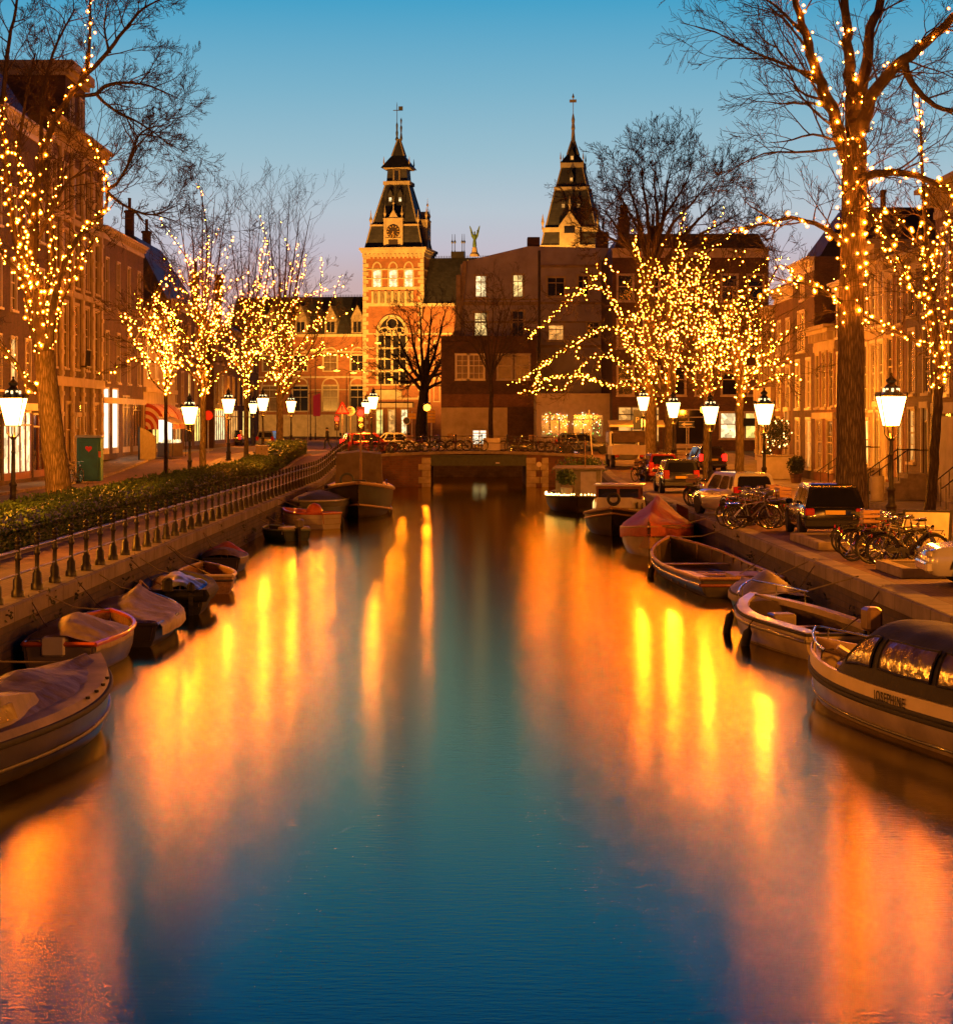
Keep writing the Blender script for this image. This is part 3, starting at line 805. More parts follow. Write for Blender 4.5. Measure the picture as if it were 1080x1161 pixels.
house('row_house', 'brown brick house seen behind the big tree trunk, with a lit ground floor', 1, RX, 98.5, 105.6, 10.8, BRICK_BROWN,
      [(5.0, 2.4, 3, 1.1, [C_, G], HIGH), (8.2, 1.9, 3, 1.1, G, HIGH), (1.9, 2.5, 2, 1.5, [LITW, LITY], HIGH)], roof=('pitch', 2.6), chim=((1.5, 2, 12.2, 2.0, 2),), seed=15)
house('row_house', 'low red brick house with broad cream cornice, right of the taller mansard house', 1, RX, 105.6, 112, 8.9, BRICK_RED,
      [(4.9, 2.7, 3, 1.05, [G, C_, G], HIGH), (1.8, 2.5, 2, 1.7, [C_, G], HIGH)], corm=PLASTER, trim=PLASTER, cor=(.6, 1.2), roof=('pitch', 2.8), bands=((4.35, .3, .15, PLASTER),), chim=((5.5, 2.5, 10.6, 2.4, 2),), seed=16, roofm=ROOFT)
house('row_house', 'taller brown brick house under a dark mansard roof with a paired top window', 1, RX, 112, 119.4, 12.6, BRICK_BROWN,
      [(4.9, 2.5, 2, 1.3, [C_, G], HIGH), (7.9, 2.1, 1, 2.2, C_, dict(bars=(3, 2), us=[2.0])), (10.6, 1.4, 1, 1.0, G, dict(us=[3.0])), (1.8, 2.5, 2, 1.4, [C_, LITO], HIGH)], trim=WHITE, roof=('mansard', 2.7, 2.0), seed=17)
house('row_house', 'brick house with white sash windows and a plant covered entrance, left of the mansard house', 1, RX, 119.4, 126.4, 11.6, BRICK_ORANGE,
      [(4.9, 2.3, 2, 1.3, [C_, G], HIGH), (8.0, 1.8, 2, 1.1, [G, C_], HIGH), (1.9, 2.5, 1, 1.4, G, dict(us=[1.0]))], door=((4.2, 1.3, 2.9, .5, DOOR_B),), roof=('pitch', 2.6), seed=18)
house('corner_house', 'cream columned house at the far corner of the right row with tall upper windows', 1, RX, 126.4, 134, 10.9, BRICK_BROWN,
      [(6.6, 2.9, 3, 1.1, [C_, G, C_], HIGH), (1.8, 2.8, 2, 1.5, [LITY, G], HIGH)], pil=((.3, 2.6, 5.0, 7.2), .5, 1.2, 5.5), bands=((5.4, .8, .25, PLASTER),), corm=PLASTER, trim=PLASTER, roof=('pitch', 2.0), seed=19)
# corner block behind the lit trees
t = house('corner_building', 'wide dark building with flat high roof behind the brightly lit trees', 0, X(694, 168), 168, 11.9, 17.4, BRICK_DARK,
      [(6.2, 2.2, 6, 1.2, [G, C_]), (9.8, 2.2, 6, 1.2, [C_, G, G]), (13.4, 2.0, 6, 1.2, G), (2.9, 2.0, 2, 1.3, [LITW, LITY], dict(us=[8.2, 10.1]))], trim=GREYW,
      shop=[(.4, 3.2, .4, 3.0, LITO, 3, DKPAINT), (4.2, 3.2, .2, 3.0, GLASS, 2, GREYW)], roof=('mansard', 1.2, .6), chim=((1.0, 2, 18.4, 1.6, 3), (3.5, 3, 18.4, 1.0, 2)), depth=14, seed=20)
MB().box(9.8, 11.8, -1.2, -.02, 1.9, 2.5).build('blue_awning', mat('navy_awning', (0.01, 0.018, 0.045), .8, var=.2), t)

# ------------------------------------------------------------------ pale building and the low brick block in the middle
YB = 178
def U(px): return X(px, YB)
t = thing('plaster_building', 'pale plastered building with three lit upper windows and a sloping roof edge', 'building', (0, YB + 4, 1.96))
def u4(px): return (px - 530) * (YB + 4) / F
def z4(py): return CAM_H - (py - 478) * (YB + 4) / F - 1.96
ops = []; wi = []
for (px, w, p0, p1, g) in ((545, 13, 312, 337, LITW), (587, 12, 311, 337, LIT), (545, 15, 354, 381, LIT), (587, 14, 352, 385, GLASS), (630, 20, 314, 336, GLASS), (661, 12, 312, 334, GLASS), (630, 18, 368, 386, LITO), (672, 14, 365, 384, GLASS)):
    a = u4(px - w / 2); ops.append((a - u4(522), a - u4(522) + w * (YB + 4) / F, z4(p1), z4(p0))); wi.append((a, z4(p1), w * (YB + 4) / F, z4(p0) - z4(p1), g))
hw = z4(300)
wall_mb(u4(692) - u4(522), hw, ops, 12).xf(Matrix.Translation((u4(522), 0, 0))).build('wall', PLASTER_G, t, fix=False)
MB().prism([(u4(522), hw + .002), (u4(692), hw + .002), (u4(692), z4(281)), (u4(598), z4(279)), (u4(560), z4(288)), (u4(527), z4(296))], 0, 12).build('parapet_wall', PLASTER_G, t)
MB().bbox(u4(598), u4(612), .4, 2.0, z4(285), z4(268), .03).bbox(u4(676), u4(690), .4, 2.0, z4(285), z4(262), .03).build('chimney', BRICK_DARK, t)
for q in wi: window(t, *q[:4], q[4], frame=PLASTER, bars=(2, 1), rail=.3)
b = MB(); b.box(u4(522), u4(610), -.08, -.002, z4(346), z4(342)); b.box(u4(522), u4(610), -.06, -.002, z4(340), z4(338.5)); b.box(u4(522), u4(692), -.05, -.002, z4(366), z4(364)); b.box(u4(612), u4(692), -.09, -.002, z4(345), z4(342)); b.box(u4(612), u4(692), -.07, -.002, z4(394), z4(391)); b.box(u4(612), u4(692), -.16, -.002, z4(303), z4(300)); b.build('band_course', STONE_D, t)
b = MB(); b.tube([(u4(611), -.08, z4(284)), (u4(611), -.08, z4(420))], .09, 6); b.build('drainpipe', IRON, t)
b = MB(); b.box(u4(517), u4(522), -.5, 6, 0, z4(312)); b.prism([(u4(513), z4(385)), (u4(522), z4(385)), (u4(529), z4(296)), (u4(525), z4(296))], -.3, .0); b.build('stone_pier', STONE_D, t)
t = house('brick_block', 'low dark brick block with white framed windows above a pale ground floor, behind the bridge', 0, U(500), YB, U(608) - U(500), Z(381, YB), BRICK_DARK,
      [(Z(430, YB), 2.0, 1, 1.0, CURTAIN, dict(us=[U(517) - U(500)], bars=(2, 4))), (Z(430, YB), 2.0, 1, 1.25, CURTAIN, dict(us=[U(531) - U(500)], bars=(3, 4))), (Z(430, YB), 2.0, 1, 1.15, CURTAIN, dict(us=[U(564) - U(500)], frame=GREYW)), (Z(430, YB), 2.0, 1, 1.15, CURTAIN, dict(us=[U(584) - U(500)], frame=GREYW))],
      cor=(.3, .6), corm=BRICK_DARK, depth=3.9, shop=[(U(535) - U(500), 1.2, .1, 1.5, SHOPW, 2)], bands=((Z(461, YB), 1.0, .06, BRICK_ORANGE),), seed=30)
b = MB(); b.box(.0, U(534.9) - U(500), -.12, -.0, 0, Z(462, YB) - 1.96); b.box(U(552.2) - U(500), U(575) - U(500), -.12, 0, 0, Z(462, YB) - 1.96); b.box(U(534.9) - U(500), U(552.2) - U(500), -.12, 0, 1.65, Z(462, YB) - 1.96); b.build('ground_floor_panels', PLASTER, t)
t = house('bay_shop', 'grey painted shop bay with arched windows full of coloured fairy lights', 0, X(608, 171), 171, X(692, 171) - X(608, 171), Z(446, 171), GREYW, [], cor=(.3, .35), corm=GREYW, depth=6.9,
      shop=[(.3, 2.2, .75, 2.1, LITD, 3, GREYW), (2.8, 2.4, .75, 2.1, LITD, 3, GREYW)], bands=((1.98, .6, .1, GREYW),), roof=None, seed=31)
r = random.Random(3); cols = [emis('fairy_red', (1, .1, .03), 6), emis('fairy_gold', (1, .6, .1), 8), emis('fairy_green', (.2, 1, .1), 3), emis('fairy_white', (1, .8, .5), 9)]
for m in cols:
    b = MB()
    for i in range(45):
        wsel = r.random() < .5; cx = 1.4 if wsel else 4.0
        a = r.uniform(0, PI); rr = r.uniform(.7, 1.1)
        p = (cx + rr * math.cos(a) + r.gauss(0, .06), -.05, 1.9 + rr * .9 * math.sin(a) + r.gauss(0, .06)) if r.random() < .55 else (cx + r.uniform(-1, 1), -.05, r.uniform(1.1, 2.8))
        b.lathe([(0, 0), (.028, .028), (0, .056)], 4, p)
    b.build('fairy_lights', m, t, kind='stuff')

# ------------------------------------------------------------------ the museum far behind
YM = 330; K = F / YM
def mu(px): return (px - 445) / K
def mz(py): return (495 - py) / K
mus = thing('museum', 'floodlit brick museum with two steep slate towers, arched windows and clock', 'museum', (X(445, YM), YM, Z(495, YM)), R(-9))
x0, x1, D = mu(411.5), mu(480), 9.0
ops = [(mu(p - 5), mu(p + 5), mz(327), mz(305)) for p in (427, 445.5, 463.5)]
b = wall_mb(x1 - x0, mz(281), [(o[0] - x0, o[1] - x0, o[2], o[3]) for o in ops], D).xf(Matrix.Translation((x0, 0, 0)))
b.build('tower_wall', MUS_BRICK, mus, fix=False)
for o in ops:
    window(mus, o[0], o[2], o[1] - o[0], o[3] - o[2], LITW, frame=STONE, bars=(2, 3), arch=1.0, surround=.14, rail=.35)
b = MB()
b.box(x0 - .6, x1 + .6, -.6, D + .6, mz(283.5), mz(280.5)); b.box(x0 - .4, x1 + .4, -.4, D + .4, mz(286), mz(283.5)); b.box(x0 - .2, x1 + .2, -.2, D + .2, mz(291), mz(286))
n = 14
for i in range(n): b.box(x0 + (i + .3) * (x1 - x0) / n, x0 + (i + .7) * (x1 - x0) / n, -.35, -.2, mz(293), mz(288))
b.build('tower_cornice', STONE, mus)
b = MB()
for (p, h) in ((306, 1.0), (316, .8), (328.5, 2.2), (347, 2.5), (379, 1.0), (395, .8), (407, .8), (421, 1.2), (437, 1.0), (453, 1.4)):
    b.box(x0 - .08, x1 + .08, -.12, D + .08, mz(p), mz(p) + h / K * 1.6)
for s, xx in ((-1, x0), (1, x1)):
    zz = 0; k = 0
    while zz < mz(293):
        q = .75 if k % 2 else .42
        b.box(xx - (.12 if s < 0 else q), xx + (q if s < 0 else .12), -.10, .6, zz, zz + .55); zz += .62; k += 1
b.build('stone_bands', STONE, mus)
b = MB()
for i in range(7):
    xx = mu(422) + i * (mu(468) - mu(422)) / 6
    b.box(xx - .16, xx + .16, -.28, 0, mz(345), mz(330))
b.build('niche_columns', STONE, mus)
b = MB()
for i in range(6):
    xx = mu(422) + (i + .5) * (mu(468) - mu(422)) / 6
    b.box(xx - .36, xx + .36, -.03, -.002, mz(345), mz(330)); b.lathe([(.16, 0), (.2, .3), (.13, .9), (.12, 1.2), (.13, 1.35), (.02, 1.5)], 8, (xx, -.12, mz(344)))
b.build('niche_figures', STONE_D, mus, smooth=60)
# great arched window with tracery
cx, rr, zsp, zbt = mu(444.5), 17 / K, mz(379), mz(436)
b = MB(); poly = [(cx - rr, zbt), (cx + rr, zbt)] + [(cx + rr * math.cos(PI * i / 18), zsp + rr * 1.25 * math.sin(PI * i / 18)) for i in range(19)]
b.prism(poly, -.06, -.004); gw = b.build('arched_window', GLASS, mus)
b = MB()
b.tube([(cx + rr * math.cos(PI * i / 18), -.12, zsp + rr * 1.25 * math.sin(PI * i / 18)) for i in range(19)], .26, 6)
b.torus((cx, -.1, zsp + rr * .72), rr * .36, .09, 18)
for s in (-1, 1):
    b.torus((cx + s * rr * .5, -.1, zsp + .02), rr * .46, .1, 14, a0=0, a1=PI); b.torus((cx + s * rr * .5, -.1, zsp + rr * .28), rr * .2, .06, 12)
    for q in (-1, 1): b.torus((cx + s * rr * .5 + q * rr * .23, -.1, zsp), rr * .21, .07, 10, a0=0, a1=PI)
for i in range(5): b.box(cx - rr + i * rr / 2 - (.16 if i % 2 == 0 else .07), cx - rr + i * rr / 2 + (.16 if i % 2 == 0 else .07), -.16, -.061, zbt, zsp)
for p in (379.5, 395, 407, 421): b.box(cx - rr, cx + rr, -.17, -.062, mz(p) - .1, mz(p) + .12)
b.build('tracery', STONE, gw, smooth=40)
# portal under the window
b = MB(); b.box(mu(424), mu(456), -.5, -.002, mz(452), mz(442)); b.box(mu(418), mu(470), -1.6, -.002, mz(462), mz(457)); b.build('portal', STONE, mus)
for p in (430, 444, 459): window(mus, mu(p - 4), mz(492), 8 / K, mz(464) - mz(492), [LITO, LITW, LITY][(p // 2) % 3], frame=STONE, bars=(2, 2)).location.y = -.15
def frustum(x0, x1, y0, y1, z0, X0, X1, Y0, Y1, z1): return [[(x0, y0, z0), (x1, y0, z0), (x1, y1, z0), (x0, y1, z0)], [(X0, Y0, z1), (X1, Y0, z1), (X1, Y1, z1), (X0, Y1, z1)]]
def tower_roof(cx, cyv, spec, name='tower_roof'):
    """spec: list of (half width, z, half width top, z top)"""
    b = MB()
    for (a, z0, c, z1) in spec: b.loft(frustum(cx - a, cx + a, cyv - a, cyv + a, z0, cx - c, cx + c, cyv - c, cyv + c, z1))
    return b.build(name, SLATE, mus)
tcx, tcy = (x0 + x1) / 2, D / 2
tr = tower_roof(tcx, tcy, [(4.35, mz(280.5), 3.6, mz(255)), (3.45, mz(254), 1.75, mz(206.5)), (1.6, mz(203), 1.45, mz(188)), (2.35, mz(187.5), .95, mz(173)), (.95, mz(173), .16, mz(153))])
b = MB()
for (a, p0, p1) in ((3.75, 255.5, 253.5), (2.05, 207, 203), (2.0, 188.6, 187)): b.box(tcx - a, tcx + a, tcy - a, tcy + a, mz(p0), mz(p1))
for sx_ in (-1, 1):
    for sy_ in (-1, 1):
        for (a, z0, c, z1) in ((4.35, mz(280.5), 3.6, mz(255)), (3.45, mz(254), 1.75, mz(206.5)), (.95, mz(173), .16, mz(153))):
            b.tube([(tcx + sx_ * a, tcy + sy_ * a, z0), (tcx + sx_ * c, tcy + sy_ * c, z1)], .1, 4)
        b.lathe([(.2, 0), (.1, .4), (.28, .9), (.1, 1.4), (.02, 2.4)], 6, (tcx + sx_ * 3.6, tcy + sy_ * 3.6, mz(255)))
        b.lathe([(.1, 0), (.05, .3), (.12, .5), (.02, 1.5)], 5, (tcx + sx_ * 1.95, tcy + sy_ * 1.95, mz(186)))
b.build('roof_trim', STONE, tr)
b = MB()
b.lathe([(.16, 0), (.3, .2), (.14, .6), (.2, 1.2), (.12, 1.6), (.16, 2.4), (.05, 2.8), (.05, 5.4), (.01, 5.9)], 8, (tcx - .3, tcy, mz(155)))
b.lathe([(.14, 0), (.22, .3), (.1, 1.2), (.18, 2.0), (.06, 2.4), (.15, 3.1), (.01, 3.5)], 8, (tcx + .35, tcy, mz(155)))
b.box(tcx - .9, tcx + .5, tcy - .02, tcy + .02, mz(120) - .06, mz(120) + .06); b.box(tcx - .05, tcx + .6, tcy - .02, tcy + .02, mz(120.5), mz(115.5))
b.build('spire', mat('spire_lead', (0.10, 0.10, 0.085), .6, var=.3), tr)
b = MB(); b.lathe([(1.25, 0), (1.2, 1.5)], 6, (tcx, tcy - .4, mz(203))); b.box(tcx - .55, tcx + .55, tcy - 1.95, tcy - 1.2, mz(203), mz(189.5)); b.build('lantern_room', STONE_D, tr)
b = MB(); b.box(tcx - .32, tcx + .32, tcy - 1.98, tcy - 1.951, mz(202), mz(191)); b.build('lantern_opening', GLASS, tr)
# clock dormers on the two visible faces
def clock(rot):
    M_ = Matrix.Translation((tcx, tcy, 0)) @ Matrix.Rotation(rot, 4, 'Z')
    b = MB(); b.box(-1.25, 1.25, -4.5, -2.6, mz(279.5), mz(248)); b.box(-1.45, -1.15, -4.65, -4.3, mz(279.5), mz(247)); b.box(1.15, 1.45, -4.65, -4.3, mz(279.5), mz(247)); b.box(-1.5, 1.5, -4.7, -3.2, mz(249), mz(247)); b.box(-1.3, 1.3, -4.62, -4.4, mz(271), mz(269.5))
    b.prism([(-.75, mz(247)), (.75, mz(247)), (0, mz(237))], -4.55, -3.4)
    for s in (-1.3, 1.3): b.lathe([(.16, 0), (.08, .3), (.24, .7), (.1, 1.1), (.01, 1.9)], 6, (s, -4.45, mz(247)))
    b.lathe([(.1, 0), (.05, .8), (.2, 1.1), (.05, 1.4), (.01, 2.2)], 6, (0, -4.4, mz(238)))
    b.xf(M_); o = b.build('clock_dormer', STONE, tr)
    b = MB(); b.lathe([(0, 0), (1.0, .01), (1.0, .08)], 24, (0, -4.58, mz(262.5)), axis='y'); b.box(-.7, .7, -4.56, -4.51, mz(279), mz(271.5)); b.xf(M_); b.build('clock_face', mat('clock_face_dark', (0.05, 0.03, 0.02), .5, var=.1), tr)
    b = MB()
    for i in range(12):
        a = i * PI / 6; b.box(-.05, .05, 0, .03, .66, .94); b.v[-8:] = [tuple(Matrix.Translation((0, -4.70, mz(262.5))) @ Matrix.Rotation(a, 4, 'Y') @ Vector(v)) for v in b.v[-8:]]
    for a, l in ((R(205), .5), (R(172), .75)):
        b.box(-.05, .05, -.02, .0, -.1, l); b.v[-8:] = [tuple(Matrix.Translation((0, -4.72, mz(262.5))) @ Matrix.Rotation(a, 4, 'Y') @ Vector(v)) for v in b.v[-8:]]
    b.xf(M_); b.build('clock_hands', mat('gilt', (0.8, 0.5, 0.12), .4, .3, var=.1), tr)
clock(0); clock(R(90))
b = MB()
for xx in (-.75, .75):
    b.box(tcx + xx - .3, tcx + xx + .3, tcy - 2.95, tcy - 1.9, mz(228), mz(220)); b.prism([(tcx + xx - .4, mz(220)), (tcx + xx + .4, mz(220)), (tcx + xx, mz(213))], tcy - 3.0, tcy - 1.8)
b.build('small_dormers', SLATE, tr)
b = MB()
for xx in (-.75, .75): b.box(tcx + xx - .18, tcx + xx + .18, tcy - 3.0, tcy - 2.96, mz(227), mz(222.5))
b.build('dormer_lights', LITW, tr)
# right tower behind the pale building
qx, qy = mu(641) + .6, 6.0
q2 = tower_roof(qx, qy, [(4.3, mz(279), 3.9, mz(263)), (3.75, mz(259), 2.5, mz(216)), (2.3, mz(212), 1.6, mz(189)), (1.75, mz(184), .85, mz(174)), (.85, mz(174), .25, mz(158))])
b = MB()
for (a, p0, p1) in ((4.15, 264, 259), (2.6, 216, 212), (1.75, 189.5, 184), (4.6, 284, 279)): b.box(qx - a, qx + a, qy - a, qy + a, mz(p0), mz(p1))
for sx_ in (-1, 1):
    for sy_ in (-1, 1):
        for (a, z0, c, z1) in ((4.3, mz(279), 3.9, mz(263)), (3.75, mz(259), 2.5, mz(216)), (2.3, mz(212), 1.6, mz(189)), (.85, mz(174), .25, mz(158))): b.tube([(qx + sx_ * a, qy + sy_ * a, z0), (qx + sx_ * c, qy + sy_ * c, z1)], .1, 4)
        b.lathe([(.2, 0), (.1, .5), (.24, 1.0), (.02, 2.3)], 6, (qx + sx_ * 4.1, qy + sy_ * 4.1, mz(261))); b.lathe([(.1, 0), (.05, .4), (.14, .6), (.01, 1.7)], 5, (qx + sx_ * 1.7, qy + sy_ * 1.7, mz(184)))
b.lathe([(.36, 0), (.22, 2.0), (.3, 2.3), (.2, 3.0), (.26, 3.6), (.1, 4.4), (.05, 4.6), (.05, 6.8), (.2, 7.0), (.02, 7.6)], 8, (qx, qy, mz(161)))
b.box(qx - .55, qx + .5, qy - .02, qy + .02, mz(114), mz(110.5))
b.prism([(qx - 1.7, mz(259)), (qx + 1.7, mz(259)), (qx, mz(241))], qy - 4.9, qy - 3.5); b.box(qx - 1.5, qx + 1.5, qy - 4.9, qy - 3.9, mz(279), mz(259)); b.lathe([(.2, 0), (.1, .6), (.26, 1.1), (.02, 2.4)], 6, (qx, qy - 4.6, mz(242)))
b.build('roof_trim', STONE, q2)
b = MB(); b.box(qx - .8, qx + .8, qy - 4.93, qy - 4.901, mz(266), mz(258)); b.build('dormer_window', GLASS, q2)
b = MB()
for (xx, p, w_) in ((-1.15, 236, 2.72), (1.15, 236, 2.72), (0, 206, 2.1), (0, 180.5, 1.15)): b.box(qx + xx - .2, qx + xx + .2, qy - w_ - .45, qy - w_ + .6, mz(p), mz(p) + .55)
b.build('dormer_lights', LITO, q2)
b = MB()
for (xx, p, w_) in ((-1.15, 236, 2.72), (1.15, 236, 2.72), (0, 206, 2.1), (0, 180.5, 1.15)): b.prism([(qx + xx - .42, mz(p) + .62), (qx + xx + .42, mz(p) + .62), (qx + xx, mz(p) + 1.7)], qy - w_ - .55, qy - w_ + .8); b.box(qx + xx - .3, qx + xx + .3, qy - w_ - .44, qy - w_ + .8, mz(p) - .15, mz(p) + .62)
b.build('small_dormers', SLATE, q2)
MB().box(qx - 4.1, qx + 4.1, qy - 4.1, qy + 4.1, 0, mz(284)).build('tower_wall', MUS_BRICK, mus)
# roofs and wings
MB().prismx([(-1.0, mz(345)), (5.5, mz(290)), (12, mz(345))], mu(481), mu(602)).build('nave_roof', SLATE, mus)
b = MB()
for i in range(60): b.box(mu(487) + i * .25, mu(487) + i * .25 + .08, 5.45, 5.5, mz(290), mz(287.5))
b.box(mu(506), mu(521), 4.8, 6.2, mz(290), mz(283))
for p in (507, 510, 518.5, 521): b.lathe([(.12, 0), (.05, .4), (.05, 1.3), (.2, 1.6), (.05, 1.9), (.03, 2.8)], 6, (mu(p), 5.2, mz(284)))
b.build('roof_crest', IRON, mus)
b = MB(); b.box(mu(480), mu(602), -1.0, 11, 0, mz(345)); b.build('nave_wall', MUS_BRICK, mus)
b = MB(); b.box(mu(480), mu(602), -1.12, -.98, mz(348), mz(344.5)); b.box(mu(480), mu(530), -1.1, -.98, mz(380), mz(378))
b.prism([(mu(520), mz(345)), (mu(533), mz(345)), (mu(533), mz(296)), (mu(530), mz(300)), (mu(528), mz(320)), (mu(522), mz(335))], -1.3, -.9); b.build('nave_trim', STONE, mus)
for i, p in enumerate((486, 497, 508, 518)):
    for (p0, p1) in ((420, 390), (455, 430)): window(mus, mu(p - 3), mz(p0), 6 / K, mz(p1) - mz(p0), [LITO, LITY, LITO, GLASS][(i + p0) % 4], frame=STONE, bars=(2, 2), arch=.5).location.y = -1.0
# winged statue on the gable
b = MB(); s0 = (mu(540), -.9, mz(292))
b.lathe([(.75, 0), (.7, .3), (.45, .6), (.35, 1.3), (.3, 1.35)], 8, s0)
b.build('statue_base', STONE, mus)
b = MB(); zz = s0[2] + 1.35
b.lathe([(.25, 0), (.32, .2), (.26, .8), (.2, 1.2), (.27, 1.6), (.22, 1.85), (.08, 1.95), (.13, 2.1), (.13, 2.25), (.03, 2.36)], 10, (s0[0], s0[1], zz))
for s in (-1, 1):
    b.tube([(s0[0] + s * .2, s0[1], zz + 1.75), (s0[0] + s * .45, s0[1] - .1, zz + 2.1), (s0[0] + s * .4, s0[1] - .15, zz + 2.5)], [.09, .07, .05], 6)
    b.loft([[(s0[0] + s * a_, s0[1] + .1 + e, z_ + zz) for e in (0, .12)] + [(s0[0] + s * c_, s0[1] + .1 + e, z_ + zz) for e in (.12, 0)] for (a_, c_, z_) in ((.1, .2, 1.1), (.14, .5, 1.6), (.3, .62, 2.2), (.55, .75, 2.9), (.72, .78, 3.2))])
b.build('statue', mat('verdigris_bronze', (0.13, 0.24, 0.10), .55, .2, var=.4), mus, smooth=60)
# left wing
wx0, wx1 = mu(250), x0 - .02
ops = []; ww = []
for i, p in enumerate((263, 300, 336, 371, 403)):
    for (pb, pt, hw_) in ((466, 437, 9), (420, 402, 8)):
        ops.append((mu(p - hw_) - wx0, mu(p + hw_) - wx0, mz(pb), mz(pt))); ww.append((mu(p - hw_), mz(pb), 2 * hw_ / K, mz(pt) - mz(pb), [G, C_][(i + pb) % 2]))
wall_mb(wx1 - wx0, mz(378), ops, 12, y=0).xf(Matrix.Translation((wx0, 1.0, 0))).build('wing_wall', MUS_BRICK, mus, fix=False)
for q in ww: window(mus, *q, frame=STONE, bars=(2, 2), arch=1.1, surround=.16).location.y = 1.0
MB().box(wx0, wx1, .82, .998, mz(381), mz(377)).box(wx0, wx1, .9, .999, mz(399), mz(397.5)).box(wx0, wx1, .9, .999, mz(428), mz(426)).box(wx0, wx1, .92, .999, mz(442), mz(441)).box(wx0, wx1, .8, .999, 0, mz(470)).build('wing_bands', STONE, mus)
MB().prismx([(.6, mz(378)), (6.5, mz(333)), (12.5, mz(378))], wx0, wx1).build('wing_roof', SLATE, mus)
b = MB()
for i in range(90): b.box(wx1 - i * .24 - .07, wx1 - i * .24, 6.45, 6.5, mz(333), mz(330.5))
b.build('ridge_crest', IRON, mus)
for p in (303, 337, 372, 403):
    b = MB(); b.box(mu(p - 7), mu(p + 7), .7, 4, mz(378), mz(361)); b.prism([(mu(p - 8), mz(361)), (mu(p + 8), mz(361)), (mu(p), mz(345))], .6, 4.5); o = b.build('dormer', STONE_D, mus)
    MB().box(mu(p - 4.5), mu(p - .4), .66, .69, mz(376), mz(364)).box(mu(p + .4), mu(p + 4.5), .66, .69, mz(376), mz(364)).build('dormer_window', GLASS, o)

# ------------------------------------------------------------------ street lanterns
def lantern_parts(t, z, x=0.0, y=0.0, s=1.0, light=True, power=1.0):
    """square tapered lantern with crown, base at height z"""
    def q(a, h): return [(x + a * sx_ * s, y + a * sy_ * s, z + h * s) for sx_, sy_ in ((-1, -1), (1, -1), (1, 1), (-1, 1))]
    b = MB(); b.loft([q(.20, .02), q(.37, .86)], cap=False); b.build('lantern_glass', PANE_L, t)
    b = MB()
    lo, hi = q(.205, .0), q(.385, .88)
    for i in range(4):
        b.tube([lo[i], hi[i]], .016 * s, 4); b.tube([lo[i], lo[(i + 1) % 4]], .02 * s, 4); b.tube([hi[i], hi[(i + 1) % 4]], .028 * s, 4)
        m = (Vector(hi[i]) + Vector(hi[(i + 1) % 4])) / 2
        for k in range(5):
            e = Vector(hi[i]).lerp(Vector(hi[(i + 1) % 4]), k / 4); b.lathe([(.03 * s, 0), (.035 * s, .05 * s), (.0, .13 * s)], 5, e)
    b.lathe([(.44 * s, 0), (.44 * s, .03 * s), (.30 * s, .10 * s), (.22 * s, .22 * s)], 4, (x, y, z + .88 * s), a0=PI / 4)
    b.lathe([(.2 * s, 0), (.21 * s, .05 * s), (.13 * s, .12 * s), (.09 * s, .16 * s), (.14 * s, .20 * s), (.16 * s, .26 * s), (.06 * s, .34 * s), (.03 * s, .40 * s), (.05 * s, .44 * s), (0, .48 * s)], 10, (x, y, z + 1.08 * s))
    b.build('lantern_frame', IRON, t, smooth=40)
    b = MB()
    for k in range(8):
        a = 2 * PI * k / 8; b.box(x + math.cos(a) * .21 * s - .03, x + math.cos(a) * .21 * s + .03, y + math.sin(a) * .21 * s - .03, y + math.sin(a) * .21 * s + .03, z + 1.0 * s, z + 1.1 * s)
    b.build('lantern_vents', emis('lantern_top_glow', (1, .7, .3), 2.5), t)
    b = MB()
    for sx_, sy_ in ((-1, 0), (1, 0), (0, -1), (0, 1)):
        b.tube([(x + sx_ * .05 * s, y + sy_ * .05 * s, z - .42 * s), (x + sx_ * .20 * s, y + sy_ * .20 * s, z - .22 * s), (x + sx_ * .2 * s, y + sy_ * .2 * s, z)], .022 * s, 5)
    b.build('lantern_bracket', IRON, t)
    if light: point('lamp', t, (x, y, z + .42 * s), LAMP_W * power, LAMP_C, .24)
def lantern_post(loc, label, H=4.35, light=True, power=1.0):
    t = thing('street_lantern', label, 'street lamp', loc, 0, 'crowned street lanterns along the canal')
    zl = H - 1.5
    b = MB(); b.lathe([(.20, 0), (.20, .08), (.15, .12), (.14, .45), (.17, .48), (.17, .54), (.11, .60), (.10, .95), (.125, .98), (.125, 1.04), (.075, 1.10), (.06, 2.0), (.075, 2.03), (.055, 2.08), (.048, zl - .42), (.085, zl - .4), (.085, zl - .34), (.03, zl - .3)], 12)
    b.tube([(-.42, 0, zl - .75), (.42, 0, zl - .75)], .018, 5) if H > 4.4 else None
    b.build('post', IRON, t, smooth=45)
    lantern_parts(t, zl, power=power)
    return t
def onq(px, Y): return (X(px, Y), Y, gz(Y) + .1)
LL = [(15, 69, 'large lit lantern at the left picture edge beside the leaning tree trunk'), (215, 110, 'lit lantern in front of the striped awnings, between a thin and a thick trunk'),
      (259, 133, 'lit lantern rising behind the hedge right of the third left trunk'), (298, 150, 'lit lantern directly behind the grey utility cabinet'), (330, 172, 'lit lantern past the end of the hedge by the street crossing'),
      (287, 196, 'small distant lantern across the street between two closer lanterns')]
for px, Y, lab in LL: lantern_post(onq(px, Y), lab)
RL = [(1010, 64, 'large lit lantern between the huge trunk and the slanting tree'), (866, 92, 'lit lantern on the right quay in front of the cream columned house'), (805, 107, 'lit lantern with lit trunk beside it, above the white hatchback'), (763, 126, 'lit lantern above the dark parked car with red tail lights'), (729, 141, 'lit lantern in front of the thickest distant lit trunk')]
for px, Y, lab in RL: lantern_post(onq(px, Y), lab)
